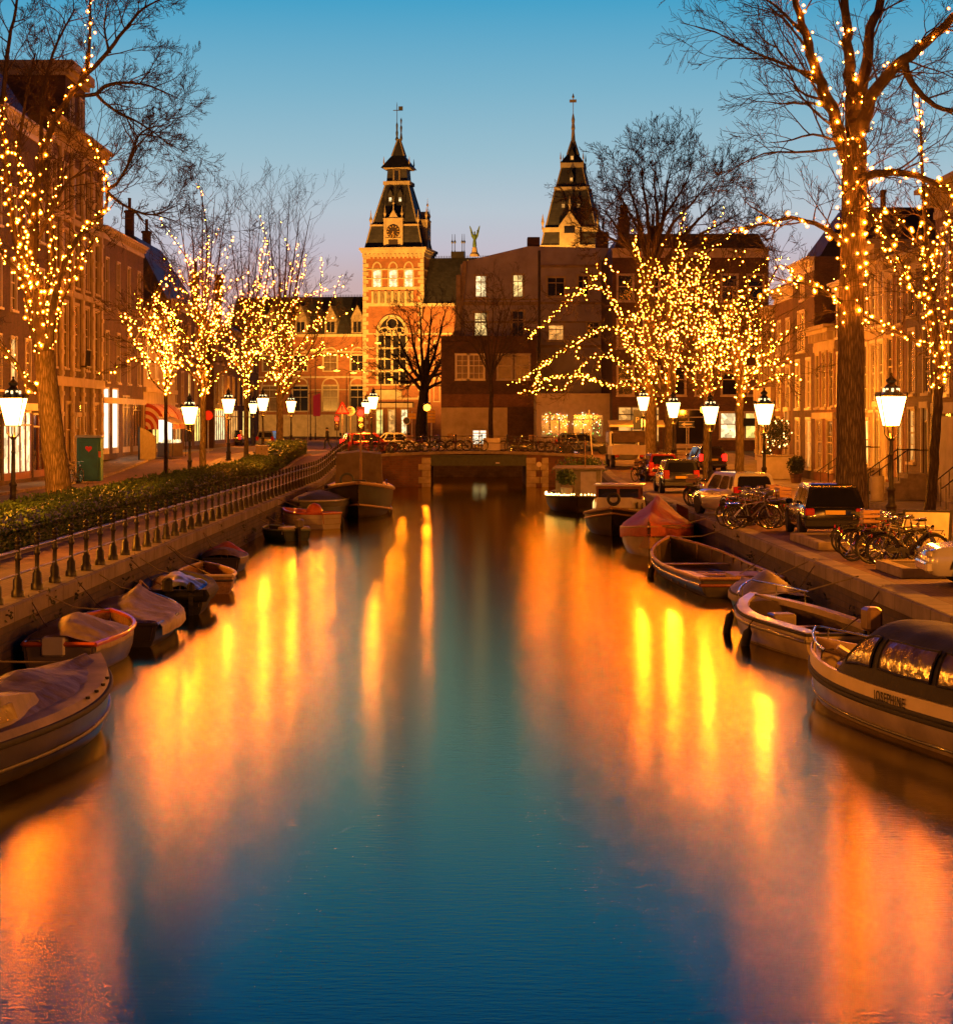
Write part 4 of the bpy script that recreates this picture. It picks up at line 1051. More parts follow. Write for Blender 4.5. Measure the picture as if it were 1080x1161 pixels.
for x, Y, lab in ((-13.4, 51, 'street lantern on the left bank just outside the view, beside the near hedge'), (-13.4, 33, 'extra street lantern added out of view on the left bank, near the camera'), (12.2, 47, 'street lantern on the right bank just outside the view, beside the white car'), (12.4, 31, 'extra street lantern added out of view on the right bank, near the camera'), (-14.2, 14, 'street lantern on the left bank beside the camera'), (12.4, 14, 'street lantern on the right bank beside the camera')):
    lantern_post((x, Y, gz(Y) + .1), lab, power=1.9)  # unseen lanterns continue the row; extras and raised power added to brighten near banks
t = lantern_post((X(421, 149), 149, 2.0), 'tall double lantern on the bridge corner beside the red signal', H=4.3)
for c in list(kids(t)):
    if c.name.startswith('lantern') or c.type == 'LIGHT': bpy.data.objects.remove(c)
lantern_parts(t, 2.75, -.34, 0, .85, power=.4); lantern_parts(t, 3.05, .12, .1, .95, power=.4)
# plain sodium lamps
def sodium(loc, h, label, arm=0.0, pw=1500, cat='street lamp', glob=False, r=.36):
    t = thing('street_light', label, cat, loc, 0, 'orange sodium street lights')
    b = MB(); b.lathe([(.1, 0), (.1, .8), (.06, .85), (.045, h)], 8)
    if arm: b.tube([(0, 0, h - .05), (arm * .5, 0, h + .25), (arm, 0, h + .25)], .035, 6)
    b.build('pole', IRON, t, smooth=40)
    zl = h + .15 if not arm else h + .1
    b = MB()
    if glob: b.lathe([(.05, -.3), (r * .8, -.2), (r, .0), (r * .85, .18), (.02, .28)], 10, (arm, 0, zl + .15))
    else: b.lathe([(.06, -.16), (r, -.08), (r * 1.1, .0), (.05, .05)], 10, (arm, 0, zl))
    b.build('lamp_glass', SODIUM, t, smooth=60)
    b = MB(); b.lathe([(r * 1.1, 0), (r * .8, .1), (.03, .16)], 10, (arm, 0, zl + (.45 if glob else .055))); b.build('lamp_hood', IRON, t)
    point('lamp', t, (arm, 0, zl + (.1 if glob else -.12)), pw, (1.0, .25, .01), .15)
    return t
Y = 262
for px, py, pole, lab in ((349, 394, 352, 'sodium light high left of the museum wing, seen through lit branches'), (364, 416, 352, 'left of two side by side sodium lights before the museum wing'), (377, 418, 392, 'right of two side by side sodium lights before the museum wing'), (400, 422, 392, 'sodium light beside the corner of the clock tower'), (428, 388, 431, 'brightest sodium light in front of the great arched window'),
                     (455, 419, 462, 'sodium light low in front of the arched window beside the bare tree'), (440, 428, 446, 'small sodium light above the museum portal')):
    z = Z(py, Y); dy = (px % 7) * 1.4
    sodium((X(pole, Y), Y + dy, 1.97), z - 1.97 - .1, lab, X(px, Y) - X(pole, Y), 1000)
sodium((X(484, 186), 186, 1.97), Z(466, 186) - 1.97, 'orange globe lamp on a slim post beside the bare tree and yellow signs', 0, 700, glob=True, r=.3)
sodium((X(798, 160), 160, 1.97), Z(469, 160) - 1.97, 'orange globe lamp between the lit trunks and a one way sign', 0, 900, glob=True, r=.3)
sodium((X(728, 157), 157, 1.97), Z(484, 157) - 1.97, 'small orange lamp low against the thickest lit trunk', 0, 500, glob=True, r=.22)
# floodlights of the museum
def flood(loc, target, power, label, ang=60):
    t = thing('floodlight', label, 'floodlight', loc, 0, 'ground floodlights in front of the museum')
    b = MB(); b.box(-.3, .3, -.2, .2, .3, .7); b.box(-.05, .05, -.05, .05, 0, .3); b.build('housing', IRON, t)
    ld = bpy.data.lights.new('flood', 'SPOT'); ld.energy = power; ld.color = (1, .40, .05); ld.spot_size = R(ang); ld.spot_blend = .8; ld.shadow_soft_size = .2
    o = bpy.data.objects.new('flood', ld); COL.objects.link(o); o.parent = t; o.location = (0, 0, .85)
    d = Vector(target) - Vector(loc) - Vector((0, 0, .85)); o.rotation_euler = d.to_track_quat('-Z', 'Y').to_euler()
flood((-17, 298, 1.97), (-12, 330, 28), 95000, 'floodlight left of the museum portal', 70)
flood((-8, 297, 1.97), (-11, 330, 26), 95000, 'floodlight right of the museum portal', 70)
flood((0, 305, 1.97), (2, 330, 14), 45000, 'floodlight in front of the museum nave')
flood((-32, 305, 1.97), (-24, 330, 12), 24000, 'floodlight in front of the museum wing', 90)
flood((12, 318, 23), (15, 334, 36), 16000, 'floodlight on the roof ledge below the second tower', 80)

# ------------------------------------------------------------------ trees
class Tree:
    def __init__(s, seed):
        s.r = random.Random(seed); s.trunk = MB(); s.crown = MB(); s.lit = []; s.nt = 0
    def limb(s, pts, rad, lit=False, n=7, trunk=False, den=1.0):
        (s.trunk if trunk else s.crown).tube(pts, rad, n)
        if lit: s.lit.append((pts, rad, den))
    def smooth(s, pts, rad, k=4, jit=0.0):
        """Catmull-Rom through control points"""
        P = [Vector(p) for p in pts]; out = []; ro = []
        for i in range(len(P) - 1):
            a, b_, c, d = P[max(i - 1, 0)], P[i], P[i + 1], P[min(i + 2, len(P) - 1)]
            for j in range(k):
                u = j / k
                q = .5 * ((2 * b_) + (c - a) * u + (2 * a - 5 * b_ + 4 * c - d) * u * u + (3 * b_ - a - 3 * c + d) * u ** 3)
                if jit: q = q + Vector((s.r.gauss(0, jit), s.r.gauss(0, jit), s.r.gauss(0, jit))) * rad[i]
                out.append(q); ro.append(rad[i] + (rad[i + 1] - rad[i]) * u)
        out.append(P[-1]); ro.append(rad[-1])
        return out, ro
    def grow(s, p, d, L, r0, lvl, up=.05, wob=.115, kids_=(5, 5, 4), spread=(.5, 1.0), droop=0.0, lit=0, rmin=.006, den=1.0):
        r = s.r; n = max(3, min(8, int(L / .35) + 2)); pts = [Vector(p)]; rad = [r0]; d = Vector(d).normalized()
        for i in range(n):
            d = (d + Vector((r.gauss(0, wob), r.gauss(0, wob), r.gauss(0, wob) + up - droop * (i / n)))).normalized()
            pts.append(pts[-1] + d * (L / n)); rad.append(max(rmin, r0 * (1 - .8 * (i + 1) / n)))
        s.crown.tube(pts, rad, 6 if r0 > .06 else 4 if r0 > .02 else 3, cap=False)
        if lit > 0: s.lit.append((pts, rad, den))
        if lvl <= 0: return
        k = kids_[min(len(kids_) - 1, lvl - 1)]
        for i in range(k):
            f = .22 + .75 * (i + r.random()) / k
            idx = min(n - 1, int(f * n)); q = pts[idx].lerp(pts[idx + 1], f * n - idx)
            t = (pts[idx + 1] - pts[idx]).normalized()
            o = Vector((r.gauss(0, 1), r.gauss(0, 1), r.gauss(0, 1))); o = (o - t * o.dot(t)).normalized()
            a = r.uniform(*spread)
            s.grow(q, t * math.cos(a) + o * math.sin(a), L * r.uniform(.42, .68) * (1.15 - .5 * f), max(rmin, rad[idx] * r.uniform(.5, .7)), lvl - 1, up, wob, kids_, spread, droop, lit - 1, rmin, den)
    def shoots(s, pts, rad, count, L, lvl=2, droop=0, up=.05, r0=.03, f0=.1, side=None, kids_=(6, 5, 5), rmin=.006, lit=0):
        """twig bearing branches along a limb"""
        r = s.r
        for i in range(count):
            f = f0 + (1 - f0) * (i + r.random()) / count; x = f * (len(pts) - 1); j = min(len(pts) - 2, int(x)); q = pts[j].lerp(pts[j + 1], x - j)
            t = (pts[j + 1] - pts[j]).normalized()
            o = Vector((r.gauss(0, 1), r.gauss(0, 1), r.gauss(0, 1)))
            if side: o = o * .6 + Vector(side)
            o = (o - t * o.dot(t)).normalized(); a = r.uniform(.5, 1.1)
            s.grow(q, t * math.cos(a) + o * math.sin(a), L * r.uniform(.6, 1.2), min(rad[j] * .6, r0), lvl, up, .15, kids_, (.35, .85), droop, lit, rmin)
    def finish(s, label, loc, name='tree', bark=BARK, group=None):
        t = thing(name, label, 'tree', loc, 0, group)
        m = Matrix.Translation(-Vector(loc))
        s.trunk.xf(m).build('trunk', bark, t, smooth=60, fix=False); s.crown.xf(m).build('crown', TWIG, t, fix=False)
        s.loc = loc
        return t
    def lights(s, label, step=.17, size=.045, spiral=1.4, maxn=2000, off=.05):
        """a string of warm bulbs wound round the limbs"""
        r = s.r; P = []; wire = MB()
        for pts, rad, den in s.lit:
            acc = 0; ang = r.uniform(0, 6.28); prev = []
            for i in range(len(pts) - 1):
                a, b_ = pts[i], pts[i + 1]; L = (b_ - a).length; d = (b_ - a)
                if L < 1e-6: continue
                d.normalize(); u = d.orthogonal().normalized(); w = d.cross(u)
                st = step / den
                while acc < L:
                    q = a + d * acc; rr = rad[i] + off + r.uniform(0, .03); ang += spiral + r.gauss(0, .35)
                    p = q + (u * math.cos(ang) + w * math.sin(ang)) * rr + Vector((r.gauss(0, .03), r.gauss(0, .03), r.gauss(0, .03)))
                    P.append(p); prev.append(p); acc += st * r.uniform(.6, 1.4)
                acc -= L
            if len(prev) > 1: wire.tube(prev, .006, 3, cap=False)
        r.shuffle(P); P = P[:maxn]
        P.sort(key=lambda p: (p - Vector((0, 0, CAM_H))).length)
        o = wire.xf(Matrix.Translation(-Vector(s.loc))).build('string_lights', RUBBER, None, fix=False, loc=s.loc, label=label, cat='string lights', group='strings of warm bulbs wound round the trees')
        L0 = Vector(s.loc)
        key = round(size, 3)
        if key not in BULBS:
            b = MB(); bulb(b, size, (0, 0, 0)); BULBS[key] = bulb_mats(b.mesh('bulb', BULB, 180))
        for p in P[:100]:
            c = bpy.data.objects.new('bulb', BULBS[key]); COL.objects.link(c); c.parent = o; c.location = p - L0
            c.scale = (r.choice((.6, .8, 1.0, 1.2, 1.6)),) * 3
        if len(P) > 100:
            b = MB()
            for p in P[100:]:
                k = size * r.choice((.45, .6, .75, .9, 1.0, 1.2, 1.7)); bulb(b, k, p - L0)
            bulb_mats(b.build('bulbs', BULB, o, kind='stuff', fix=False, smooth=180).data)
        print('bulbs', len(P), label)
BULBS = {}
def bulb(b, k, p):
    """glowing core (15 faces) inside a glowing shell that draws an orange halo (20 faces)"""
    c = k * .5; b.lathe([(0, -c), (c * .87, -c * .5), (c * .87, c * .5), (0, c)], 5, p)
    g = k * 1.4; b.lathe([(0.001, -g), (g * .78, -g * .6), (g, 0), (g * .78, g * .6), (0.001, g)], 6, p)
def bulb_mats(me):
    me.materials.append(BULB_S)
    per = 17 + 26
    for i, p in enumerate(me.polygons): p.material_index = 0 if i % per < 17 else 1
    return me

# R1: the huge trunk on the right
Y0 = 60.6
def ctl(tr, pts, Y, k=4, jit=.16):
    return tr.smooth([W(p[0], p[1], Y + (p[3] if len(p) > 3 else 0)) for p in pts], [p[2] for p in pts], k, jit)
T = Tree(11)
tr_pts, tr_rad = ctl(T, [(967, 612, .56), (966, 585, .46), (965, 520, .41), (964, 400, .37), (966, 300, .35), (968, 220, .35), (968, 160, .34)], Y0, 4, .02)
T.limb(tr_pts, tr_rad, n=18, trunk=True); T.lit.append((tr_pts[13:25], tr_rad[13:25], 3.4))
A = ctl(T, [(962, 185, .26), (955, 165, .20), (945, 130, .17, -.5), (930, 95, .15, -1), (915, 50, .12, -1.5), (903, 5, .09, -2), (892, -50, .05, -2.5)], Y0)
B = ctl(T, [(968, 170, .28), (966, 110, .19, .4), (962, 60, .15, .8), (958, 10, .12, 1.2), (955, -60, .08, 1.6)], Y0)
C2 = ctl(T, [(970, 140, .22), (980, 80, .16, .6), (985, 40, .14, 1), (998, 0, .12, 1.5), (1012, -70, .07, 2)], Y0)
D_ = ctl(T, [(975, 150, .22), (985, 115, .18, -.3), (1010, 80, .16, -.8), (1040, 55, .14, -1.2), (1080, 20, .11, -1.8), (1130, -20, .06, -2.2)], Y0)
D2 = ctl(T, [(1024, 70, .13, -1), (1035, 95, .09, -.8), (1060, 120, .07, -.6), (1100, 128, .05, -.5)], Y0)
E = ctl(T, [(972, 208, .15), (985, 198, .12, -.6), (1020, 195, .10, -1.2), (1060, 207, .08, -1.6), (1095, 235, .05, -2)], Y0)
F_ = ctl(T, [(962, 285, .10), (940, 262, .075, -.5), (905, 248, .055, -1), (870, 252, .04, -1.4), (832, 264, .02, -2)], Y0)
G_ = ctl(T, [(970, 200, .06), (985, 230, .045, -.6), (1010, 275, .035, -1.2), (1040, 335, .02, -1.8)], Y0)
H_ = ctl(T, [(960, 345, .05), (930, 328, .04, -.7), (900, 320, .03, -1.2), (862, 335, .015, -1.8)], Y0)
for q, den in ((A, 1.3), (D_, 1.0), (E, 1.6), (F_, 1.2), (G_, 1.2), (H_, 1.4)): T.limb(*q, lit=True, n=9, den=den)
T.lit.append((B[0][:12], B[1][:12], 1.6))
for q in (B, C2, D2): T.limb(*q, n=9)
T.shoots(*A, 16, 3.6, 3, droop=.10, r0=.045, side=(-1.6, 0, -.1), kids_=(5, 5, 5))
T.shoots(*A, 5, 1.8, 2, droop=.05, r0=.03, side=(1, 0, 0))
T.shoots(*B, 6, 1.9, 2, r0=.035); T.shoots(*C2, 6, 2.0, 2, r0=.035, side=(1, 0, 0)); T.shoots(*D_, 13, 2.0, 3, droop=.05, r0=.03, kids_=(5, 4, 4)); T.shoots(*D2, 8, 1.6, 2, r0=.03)
T.shoots(*E, 9, 1.8, 2, droop=.08, r0=.03); T.shoots(*F_, 12, 1.6, 2, r0=.025, droop=.06); T.shoots(*G_, 8, 1.3, 2, r0=.02); T.shoots(*H_, 9, 1.4, 2, r0=.02)
T.shoots(tr_pts[18:], tr_rad[18:], 9, 2.2, 3, r0=.03, side=(.4, -.5, 0), kids_=(5, 4, 4))
T.finish('huge bare tree with a thick straight trunk and forked lit limbs on the right quay', (X(967, Y0), Y0, gz(Y0) + .02), bark=BARK)
T.lights('warm bulbs wound round the huge forked tree on the right quay', .19, .038, 1.1)

# R2: slanting tree at the right edge
Y0 = 62.5; T = Tree(12)
p, q = ctl(T, [(1052, 606, .20), (1055, 560, .16), (1059, 500, .15), (1063, 440, .15), (1063, 400, .12), (1055, 330, .08, -.3), (1048, 250, .06, -.6), (1044, 160, .035, -.9), (1041, 105, .015, -1)], Y0, 5, .08)
T.limb(p, q, n=10, trunk=True); T.lit.append((p[15:], q[15:], 1.5))
for c, den in (([(1062, 425, .09), (1072, 380, .07, .3), (1078, 320, .05, .6), (1082, 250, .02, 1)], 1.6), ([(1060, 395, .06), (1030, 383, .05, -.4), (1000, 368, .04, -.8), (955, 350, .02, -1.4)], 1.4), ([(1057, 350, .05), (1035, 330, .04, .4), (1015, 305, .03, .7), (990, 250, .015, 1)], 1.3),
               ([(1062, 410, .06), (1050, 350, .04, .5), (1062, 290, .03, .8), (1076, 240, .015, 1)], 1.8), ([(1060, 440, .06), (1075, 415, .04, -.5), (1095, 395, .02, -1)], 1.6), ([(1052, 300, .04), (1030, 262, .03, -.4), (1000, 232, .015, -.8)], 1.3)):
    l = ctl(T, c, Y0); T.limb(*l, lit=True, den=den); T.shoots(*l, 7, 1.4, 2, r0=.02, droop=.03)
T.shoots(p[22:], q[22:], 10, 1.5, 2, r0=.02)
T.finish('slim slanting tree with a dark trunk at the right picture edge', (X(1052, Y0), Y0, gz(Y0) + .02), bark=BARK_D)
T.lights('warm bulbs wound round the slim slanting tree at the right picture edge', .17, .035, 1.7)

# L1: leaning trunk on the left
Y0 = 73; T = Tree(13)
p, q = ctl(T, [(72, 592, .56), (70, 575, .47), (61, 510, .40), (54, 440, .36), (50, 398, .34)], Y0, 5, .02)
T.limb(p, q, n=16, trunk=True)
main = [([(50, 400, .24), (44, 350, .2, .4), (38, 290, .17, .6), (40, 225, .14, .8), (52, 160, .11, .6), (75, 115, .10, .3), (96, 85, .085, 0), (102, 40, .05, -.3), (101, -30, .02, -.5)], 1.3),
        ([(52, 410, .16), (60, 350, .12, -.8), (76, 290, .09, -1.3), (102, 254, .07, -1.8), (119, 240, .06, -2), (121, 212, .05, -2), (116, 185, .035, -2), (101, 160, .015, -1.8)], 2.0),
        ([(46, 400, .16), (30, 330, .13, .9), (14, 250, .1, 1.4), (5, 170, .07, 1.6), (2, 110, .03, 1.8)], 1.9),
        ([(40, 440, .13), (30, 432, .1, -.6), (15, 408, .07, -1), (-5, 388, .05, -1.4), (-30, 350, .03, -2)], 1.7),
        ([(44, 360, .1), (60, 300, .08, 1.2), (58, 240, .06, 1.8), (75, 190, .03, 2.2)], 1.9),
        ([(40, 310, .09), (22, 270, .07, -1.3), (28, 210, .05, -1.8), (15, 160, .03, -2)], 1.9),
        ([(48, 395, .12), (70, 340, .08, 1.4), (95, 290, .05, 2), (110, 268, .02, 2.4)], 1.7),
        ([(42, 330, .08), (30, 290, .06, 2), (44, 235, .04, 2.6), (30, 190, .02, 3)], 2.0),
        ([(30, 320, .09), (0, 280, .07, -1.5), (-25, 220, .05, -2)], 1.6)]
ls = []
for c, den in main:
    l = ctl(T, c, Y0); T.limb(*l, lit=True, den=den, n=8); ls.append(l)
for c in ([(97, 84, .09), (120, 62, .075, -.4), (140, 35, .06, -.8), (162, 10, .045, -1), (190, -5, .02, -1.3)], [(85, 108, .08), (108, 106, .07, .8), (125, 95, .06, 1.1), (160, 95, .04, 1.5), (200, 110, .015, 2)], [(110, 108, .06, .8), (130, 125, .045, .8), (160, 140, .03, .8), (195, 165, .012, .8)],
          [(121, 214, .07, -2), (135, 205, .05, -2.3), (150, 175, .045, -2.6), (160, 150, .035, -2.8), (190, 140, .012, -3)], [(122, 218, .06, -2), (145, 235, .04, -2), (175, 243, .03, -2), (205, 230, .01, -2)], [(44, 270, .08, .6), (60, 235, .06, -1), (78, 205, .05, -1.5), (110, 190, .02, -2)],
          [(2, 118, .09, 1.6), (8, 60, .07, 1.6), (18, 10, .05, 1.8), (24, -40, .03, 2)], [(46, 175, .08, .6), (50, 110, .06, 1.4), (60, 60, .05, 2), (85, 10, .03, 2.5)], [(38, 250, .09, .6), (20, 190, .07, 2.4), (28, 120, .05, 3), (40, 60, .03, 3.4)], [(125, 60, .04, -.5), (118, 30, .03, -.4), (125, -10, .015, -.4)]):
    l = ctl(T, c, Y0); T.limb(*l, n=6); T.shoots(*l, 11, 2.0, 3, r0=.026, droop=.0, kids_=(5, 5, 4), f0=.2)
for l in ls[:3]: T.shoots(*l, 8, 2.0, 3, r0=.025, f0=.4, kids_=(5, 4, 4))
for l in ls[3:]: T.shoots(*l, 4, 1.5, 2, r0=.02)
T.finish('big leaning tree with a thick pruned trunk rising from the hedge on the left', (X(72, Y0), Y0, gz(Y0) + .02), bark=BARK)
T.lights('dense warm bulbs wound round the big leaning tree on the left', .20, .037, 1.7)

# mid-distance lit trees
def lit_tree(px, Y, hb, top, wl_, wr, seed, label, llabel, limbs=9, r0=.13, dens=1.0, maxn=420, twigs=True, step=.25, extra=(), size=.037, topy=None, bark=BARK, lean=0):
    """hb: photo row where the limbs start, top: photo row of the highest lit tips, wl_/wr: photo columns the limbs reach"""
    T = Tree(seed); r = T.r
    base = gz(Y) if abs(X(px, Y)) > QX else 1.97
    gy = 478 + (CAM_H - base) * F / Y
    p, q = ctl(T, [(px - lean, gy + 3, r0 * 1.35), (px - lean * .7, gy - (gy - hb) * .3, r0 * 1.05), (px - lean * .2, gy - (gy - hb) * .7, r0 * .95), (px, hb, r0 * .95), (px + 1, hb - (hb - top) * .3, r0 * .7)], Y, 4, .05)
    T.limb(p, q, n=10, trunk=True); T.lit.append((p[-5:], q[-5:], 2.2 * dens))
    for i in range(limbs):
        f = (i + .5) / limbs; a = f + r.gauss(0, .04)
        tx = wl_ + (wr - wl_) * a; edge = abs(2 * f - 1)
        ty = top + (hb - top) * (.75 * edge ** 1.6) + r.uniform(-6, 10)
        dep = r.uniform(-1, 1) * 2.0 * (1.1 - edge * .6)
        sy = hb - r.uniform(-4, .3 * (hb - top))
        c = [(px, sy, r0 * .5), (px + (tx - px) * .28 + r.gauss(0, 3), sy + (ty - sy) * .28, r0 * .36, dep * .4), (px + (tx - px) * .62 + r.gauss(0, 4), sy + (ty - sy) * .62 - edge * 8, r0 * .24, dep * .8), (tx, ty, .02, dep)]
        l = ctl(T, c, Y); T.limb(*l, lit=True, den=dens * 1.1, n=5)
        T.shoots(*l, 3, (hb - top) * Y / F * .35, 1, r0=.03, f0=.25, kids_=(2, 2), lit=1, up=.08, rmin=.009)
        if twigs: T.shoots(*l, 4, (hb - top) * Y / F * .28, 2, r0=.018, f0=.45, up=.12, kids_=(5, 4), rmin=.009)
    for c, den in extra:
        l = ctl(T, c, Y); T.limb(*l, lit=True, den=den, n=5); T.shoots(*l, 4, 1.6, 2, r0=.018, kids_=(5, 4), rmin=.009)
    if topy:
        for i in range(5):
            f = (i + .5) / 5; tx = wl_ + (wr - wl_) * (.15 + .7 * f)
            c = [(px, hb - (hb - top) * .25, r0 * .45), (px + (tx - px) * .45, (hb + topy) / 2, r0 * .28, r.uniform(-1, 1)), (tx, topy + 14 * abs(2 * f - 1) + r.uniform(0, 18), .012, r.uniform(-2, 2))]
            l = ctl(T, c, Y, 5); T.limb(*l, n=5); T.shoots(*l, 7, (hb - topy) * Y / F * .22, 2, r0=.018, f0=.35, up=.10, kids_=(4, 3), rmin=.007)
    T.finish(label, (X(px - lean, Y), Y, base), bark=bark)
    T.lights(llabel, step, size, 1.7, maxn)
lit_tree(188, 100, 446, 330, 138, 225, 21, 'thin young tree with lit crown in front of the striped awnings', 'warm bulbs on the thin young tree in front of the striped awnings', 10, .085, 1.35, 390, extra=(([(186, 420, .05), (170, 385, .04, -.5), (152, 368, .02, -.9), (130, 366, .012, -1.1)], 1.5), ([(186, 400, .05), (172, 370, .03, .5), (152, 328, .012, .8)], 1.4)), bark=BARK_D)
lit_tree(230, 115, 448, 285, 176, 282, 22, 'lit tree with a medium grey trunk between two lanterns on the left bank', 'warm bulbs on the left bank tree whose tall tip rises against the sky', 11, .16, 1.35, 630, extra=(([(229, 400, .08), (232, 340, .06), (235, 270, .04, .3), (228, 222, .02, .4), (223, 203, .01, .4)], 1.3), ([(228, 360, .05), (215, 300, .03, -.6), (190, 262, .015, -1), (180, 246, .01, -1)], 1.5)), topy=205)
lit_tree(279, 138, 450, 320, 238, 330, 23, 'thin lit tree left of the grey utility cabinet', 'warm bulbs on the thin tree left of the grey utility cabinet', 10, .13, 1.35, 495, extra=(([(280, 400, .06), (300, 330, .05), (305, 290, .03, .4), (294, 242, .012, .6)], 1.7), ([(281, 410, .06), (296, 300, .03, -1), (301, 262, .012, -1.1)], 1.4)), topy=222, bark=BARK_D)
lit_tree(317, 158, 455, 300, 285, 372, 24, 'lit tree at the far end of the hedge with one long drooping branch', 'warm bulbs on the tree with the drooping branch at the hedge end', 9, .25, 1.22, 540, extra=(([(318, 440, .08), (332, 380, .06), (336, 320, .03, .5), (337, 275, .012, .7)], 1.4), ([(320, 430, .07), (352, 395, .05, -.6), (362, 340, .03, -1), (365, 290, .012, -1)], 1.2), ([(320, 435, .06), (350, 400, .05, .5), (372, 350, .03, .8), (388, 310, .012, 1)], 1.2), ([(318, 445, .07), (345, 410, .05, -.8), (375, 402, .04, -1.2), (397, 404, .03, -1.5), (412, 422, .012, -1.7)], 1.6)), topy=215, bark=BARK)
lit_tree(838, 97, 458, 335, 785, 888, 31, 'lit tree with slim trunk behind the white hatchback and bicycles', 'warm bulbs on the slim tree behind the white hatchback', 10, .19, 1.15, 480, extra=(([(838, 448, .07), (862, 435, .05, -.4), (885, 425, .03, -.8), (908, 428, .012, -1)], 1.6), ([(838, 430, .07), (870, 400, .05, .3), (893, 372, .012, .8)], 1.6), ([(838, 400, .07), (868, 330, .05, -.5), (885, 300, .03, -.8), (905, 318, .012, -1)], 1.8)))
lit_tree(801, 113, 452, 290, 745, 850, 32, 'lit tree whose trunk stands directly beside a lantern above the parked bicycles', 'warm bulbs on the tree standing directly beside a lantern', 11, .19, 1.2, 560, extra=(([(803, 400, .07), (830, 350, .05), (862, 300, .03, -.6), (896, 292, .012, -1)], 1.4), ([(803, 380, .07), (790, 320, .05, .5), (800, 270, .03, .8), (822, 235, .012, 1)], 1.3)))
lit_tree(760, 133, 462, 285, 700, 800, 33, 'lit tree with mottled trunk above the dark parked car', 'warm bulbs on the mottled trunk tree above the dark parked car', 10, .34, 1.25, 560, extra=(([(760, 360, .08), (790, 300, .05), (830, 265, .03, .6), (868, 246, .012, .8)], 1.3), ([(760, 330, .07), (768, 280, .05, -.4), (775, 236, .012, -.6)], 1.3)))
EX = (([(735, 440, .12), (700, 350, .09, -1), (672, 325, .06, -1.6), (640, 345, .04, -2), (596, 387, .015, -2.4)], 1.7), ([(735, 450, .12), (710, 385, .08, -2), (685, 372, .06, -3), (650, 390, .05, -3.6), (620, 410, .03, -4), (588, 433, .012, -4.4)], 1.7),
      ([(735, 460, .1), (715, 435, .08, .6), (690, 438, .06, 1), (660, 425, .04, 1.3), (617, 430, .012, 1.6)], 2.0), ([(735, 430, .1), (712, 380, .07, 1.2), (690, 330, .05, 1.8), (680, 312, .03, 2), (656, 335, .012, 2.3)], 1.6), ([(618, 408, .03, -4), (610, 425, .02, -4.2), (603, 446, .01, -4.4)], 1.6),
      ([(735, 445, .1), (700, 410, .07, -.5), (670, 405, .05, -1), (640, 440, .012, -1.6)], 1.7), ([(735, 380, .14), (728, 320, .1, -.8), (722, 290, .06, -1.2), (718, 272, .02, -1.4)], 2.2), ([(735, 380, .14), (752, 330, .1, .8), (768, 285, .06, 1.2), (775, 240, .02, 1.4)], 1.8), ([(735, 410, .12), (722, 360, .08, 1.5), (735, 320, .06, 2), (752, 305, .02, 2.2)], 2.0), ([(736, 420, .12), (750, 370, .09, -1.5), (770, 330, .06, -2), (790, 318, .02, -2.2)], 2.0))
# R5: the tall spreading tree
Y0 = 146; T = Tree(34)
p, q = ctl(T, [(738, 524, .5), (738, 505, .4), (738, 460, .37), (737, 400, .36), (736, 340, .34), (737, 300, .32)], Y0, 4, .03)
T.limb(p, q, n=14, trunk=True); T.lit.append((p[8:16], q[8:16], 3.2))
for c, den in EX:
    l = ctl(T, c, Y0); T.limb(*l, lit=True, den=den, n=6); T.shoots(*l, 5, 2.2, 2, r0=.03, kids_=(4, 4), rmin=.011); T.shoots(*l, 4, 1.3, 1, r0=.02, kids_=(3,), rmin=.011, lit=1, droop=.25, f0=.3)
for i, (tx, ty) in enumerate([(664, 205), (684, 165), (700, 148), (722, 140), (742, 135), (765, 138), (790, 150), (815, 165), (836, 190), (862, 215), (656, 240), (874, 235)]):
    tx = 748 + (tx - 748) * .84; ty = 300 - (300 - ty) * .72
    dep = T.r.uniform(-4, 4); mx = 737 + (tx - 737) * .42; my = 300 + (ty - 300) * .42
    l = ctl(T, [(737, 312 + T.r.uniform(-8, 14), .17), (mx + T.r.gauss(0, 4), my, .12, dep * .5), (737 + (tx - 737) * .75, 300 + (ty - 300) * .76, .06, dep * .8), (tx, ty, .014, dep)], Y0, 5)
    T.limb(*l, n=6); T.shoots(*l, 11, 3.0, 3, r0=.036, f0=.18, up=.06, kids_=(5, 4, 4), rmin=.012)
T.finish('tall spreading tree with a broad unlit top and long lit lower branches near the bridge', (X(738, Y0), Y0, gz(Y0)), bark=BARK)
T.lights('dense warm bulbs on the low spreading branches of the tall tree near the bridge', .27, .040, 1.9, 1000)

# unlit trees by the bridge
Y0 = 205; T = Tree(41)
p, q = ctl(T, [(478, 502, .62), (478, 475, .5), (480, 452, .46), (482, 430, .34), (484, 405, .24)], Y0, 4, .04); T.limb(p, q, n=12, trunk=True)
for tx, ty in ((442, 398), (448, 372), (462, 352), (476, 346), (490, 345), (505, 350), (516, 372), (520, 400), (438, 425), (516, 425)):
    dep = T.r.uniform(-3, 3)
    l = ctl(T, [(480, 448 - T.r.uniform(0, 22), .22), (480 + (tx - 480) * .5, 440 + (ty - 440) * .42, .13, dep * .5), (tx, ty, .03, dep)], Y0, 5); T.limb(*l, n=6); T.shoots(*l, 9, 2.4, 2, r0=.07, f0=.2, kids_=(5, 4), rmin=.018)
T.finish('bare dark tree with a knobbly trunk in front of the museum tower', (X(478, Y0), Y0, 1.97), bark=BARK_D)
Y0 = 166; T = Tree(42)
p, q = ctl(T, [(556, 505, .22), (556, 475, .17), (557, 448, .14), (556, 425, .1)], Y0, 4, .06); T.limb(p, q, n=8, trunk=True)
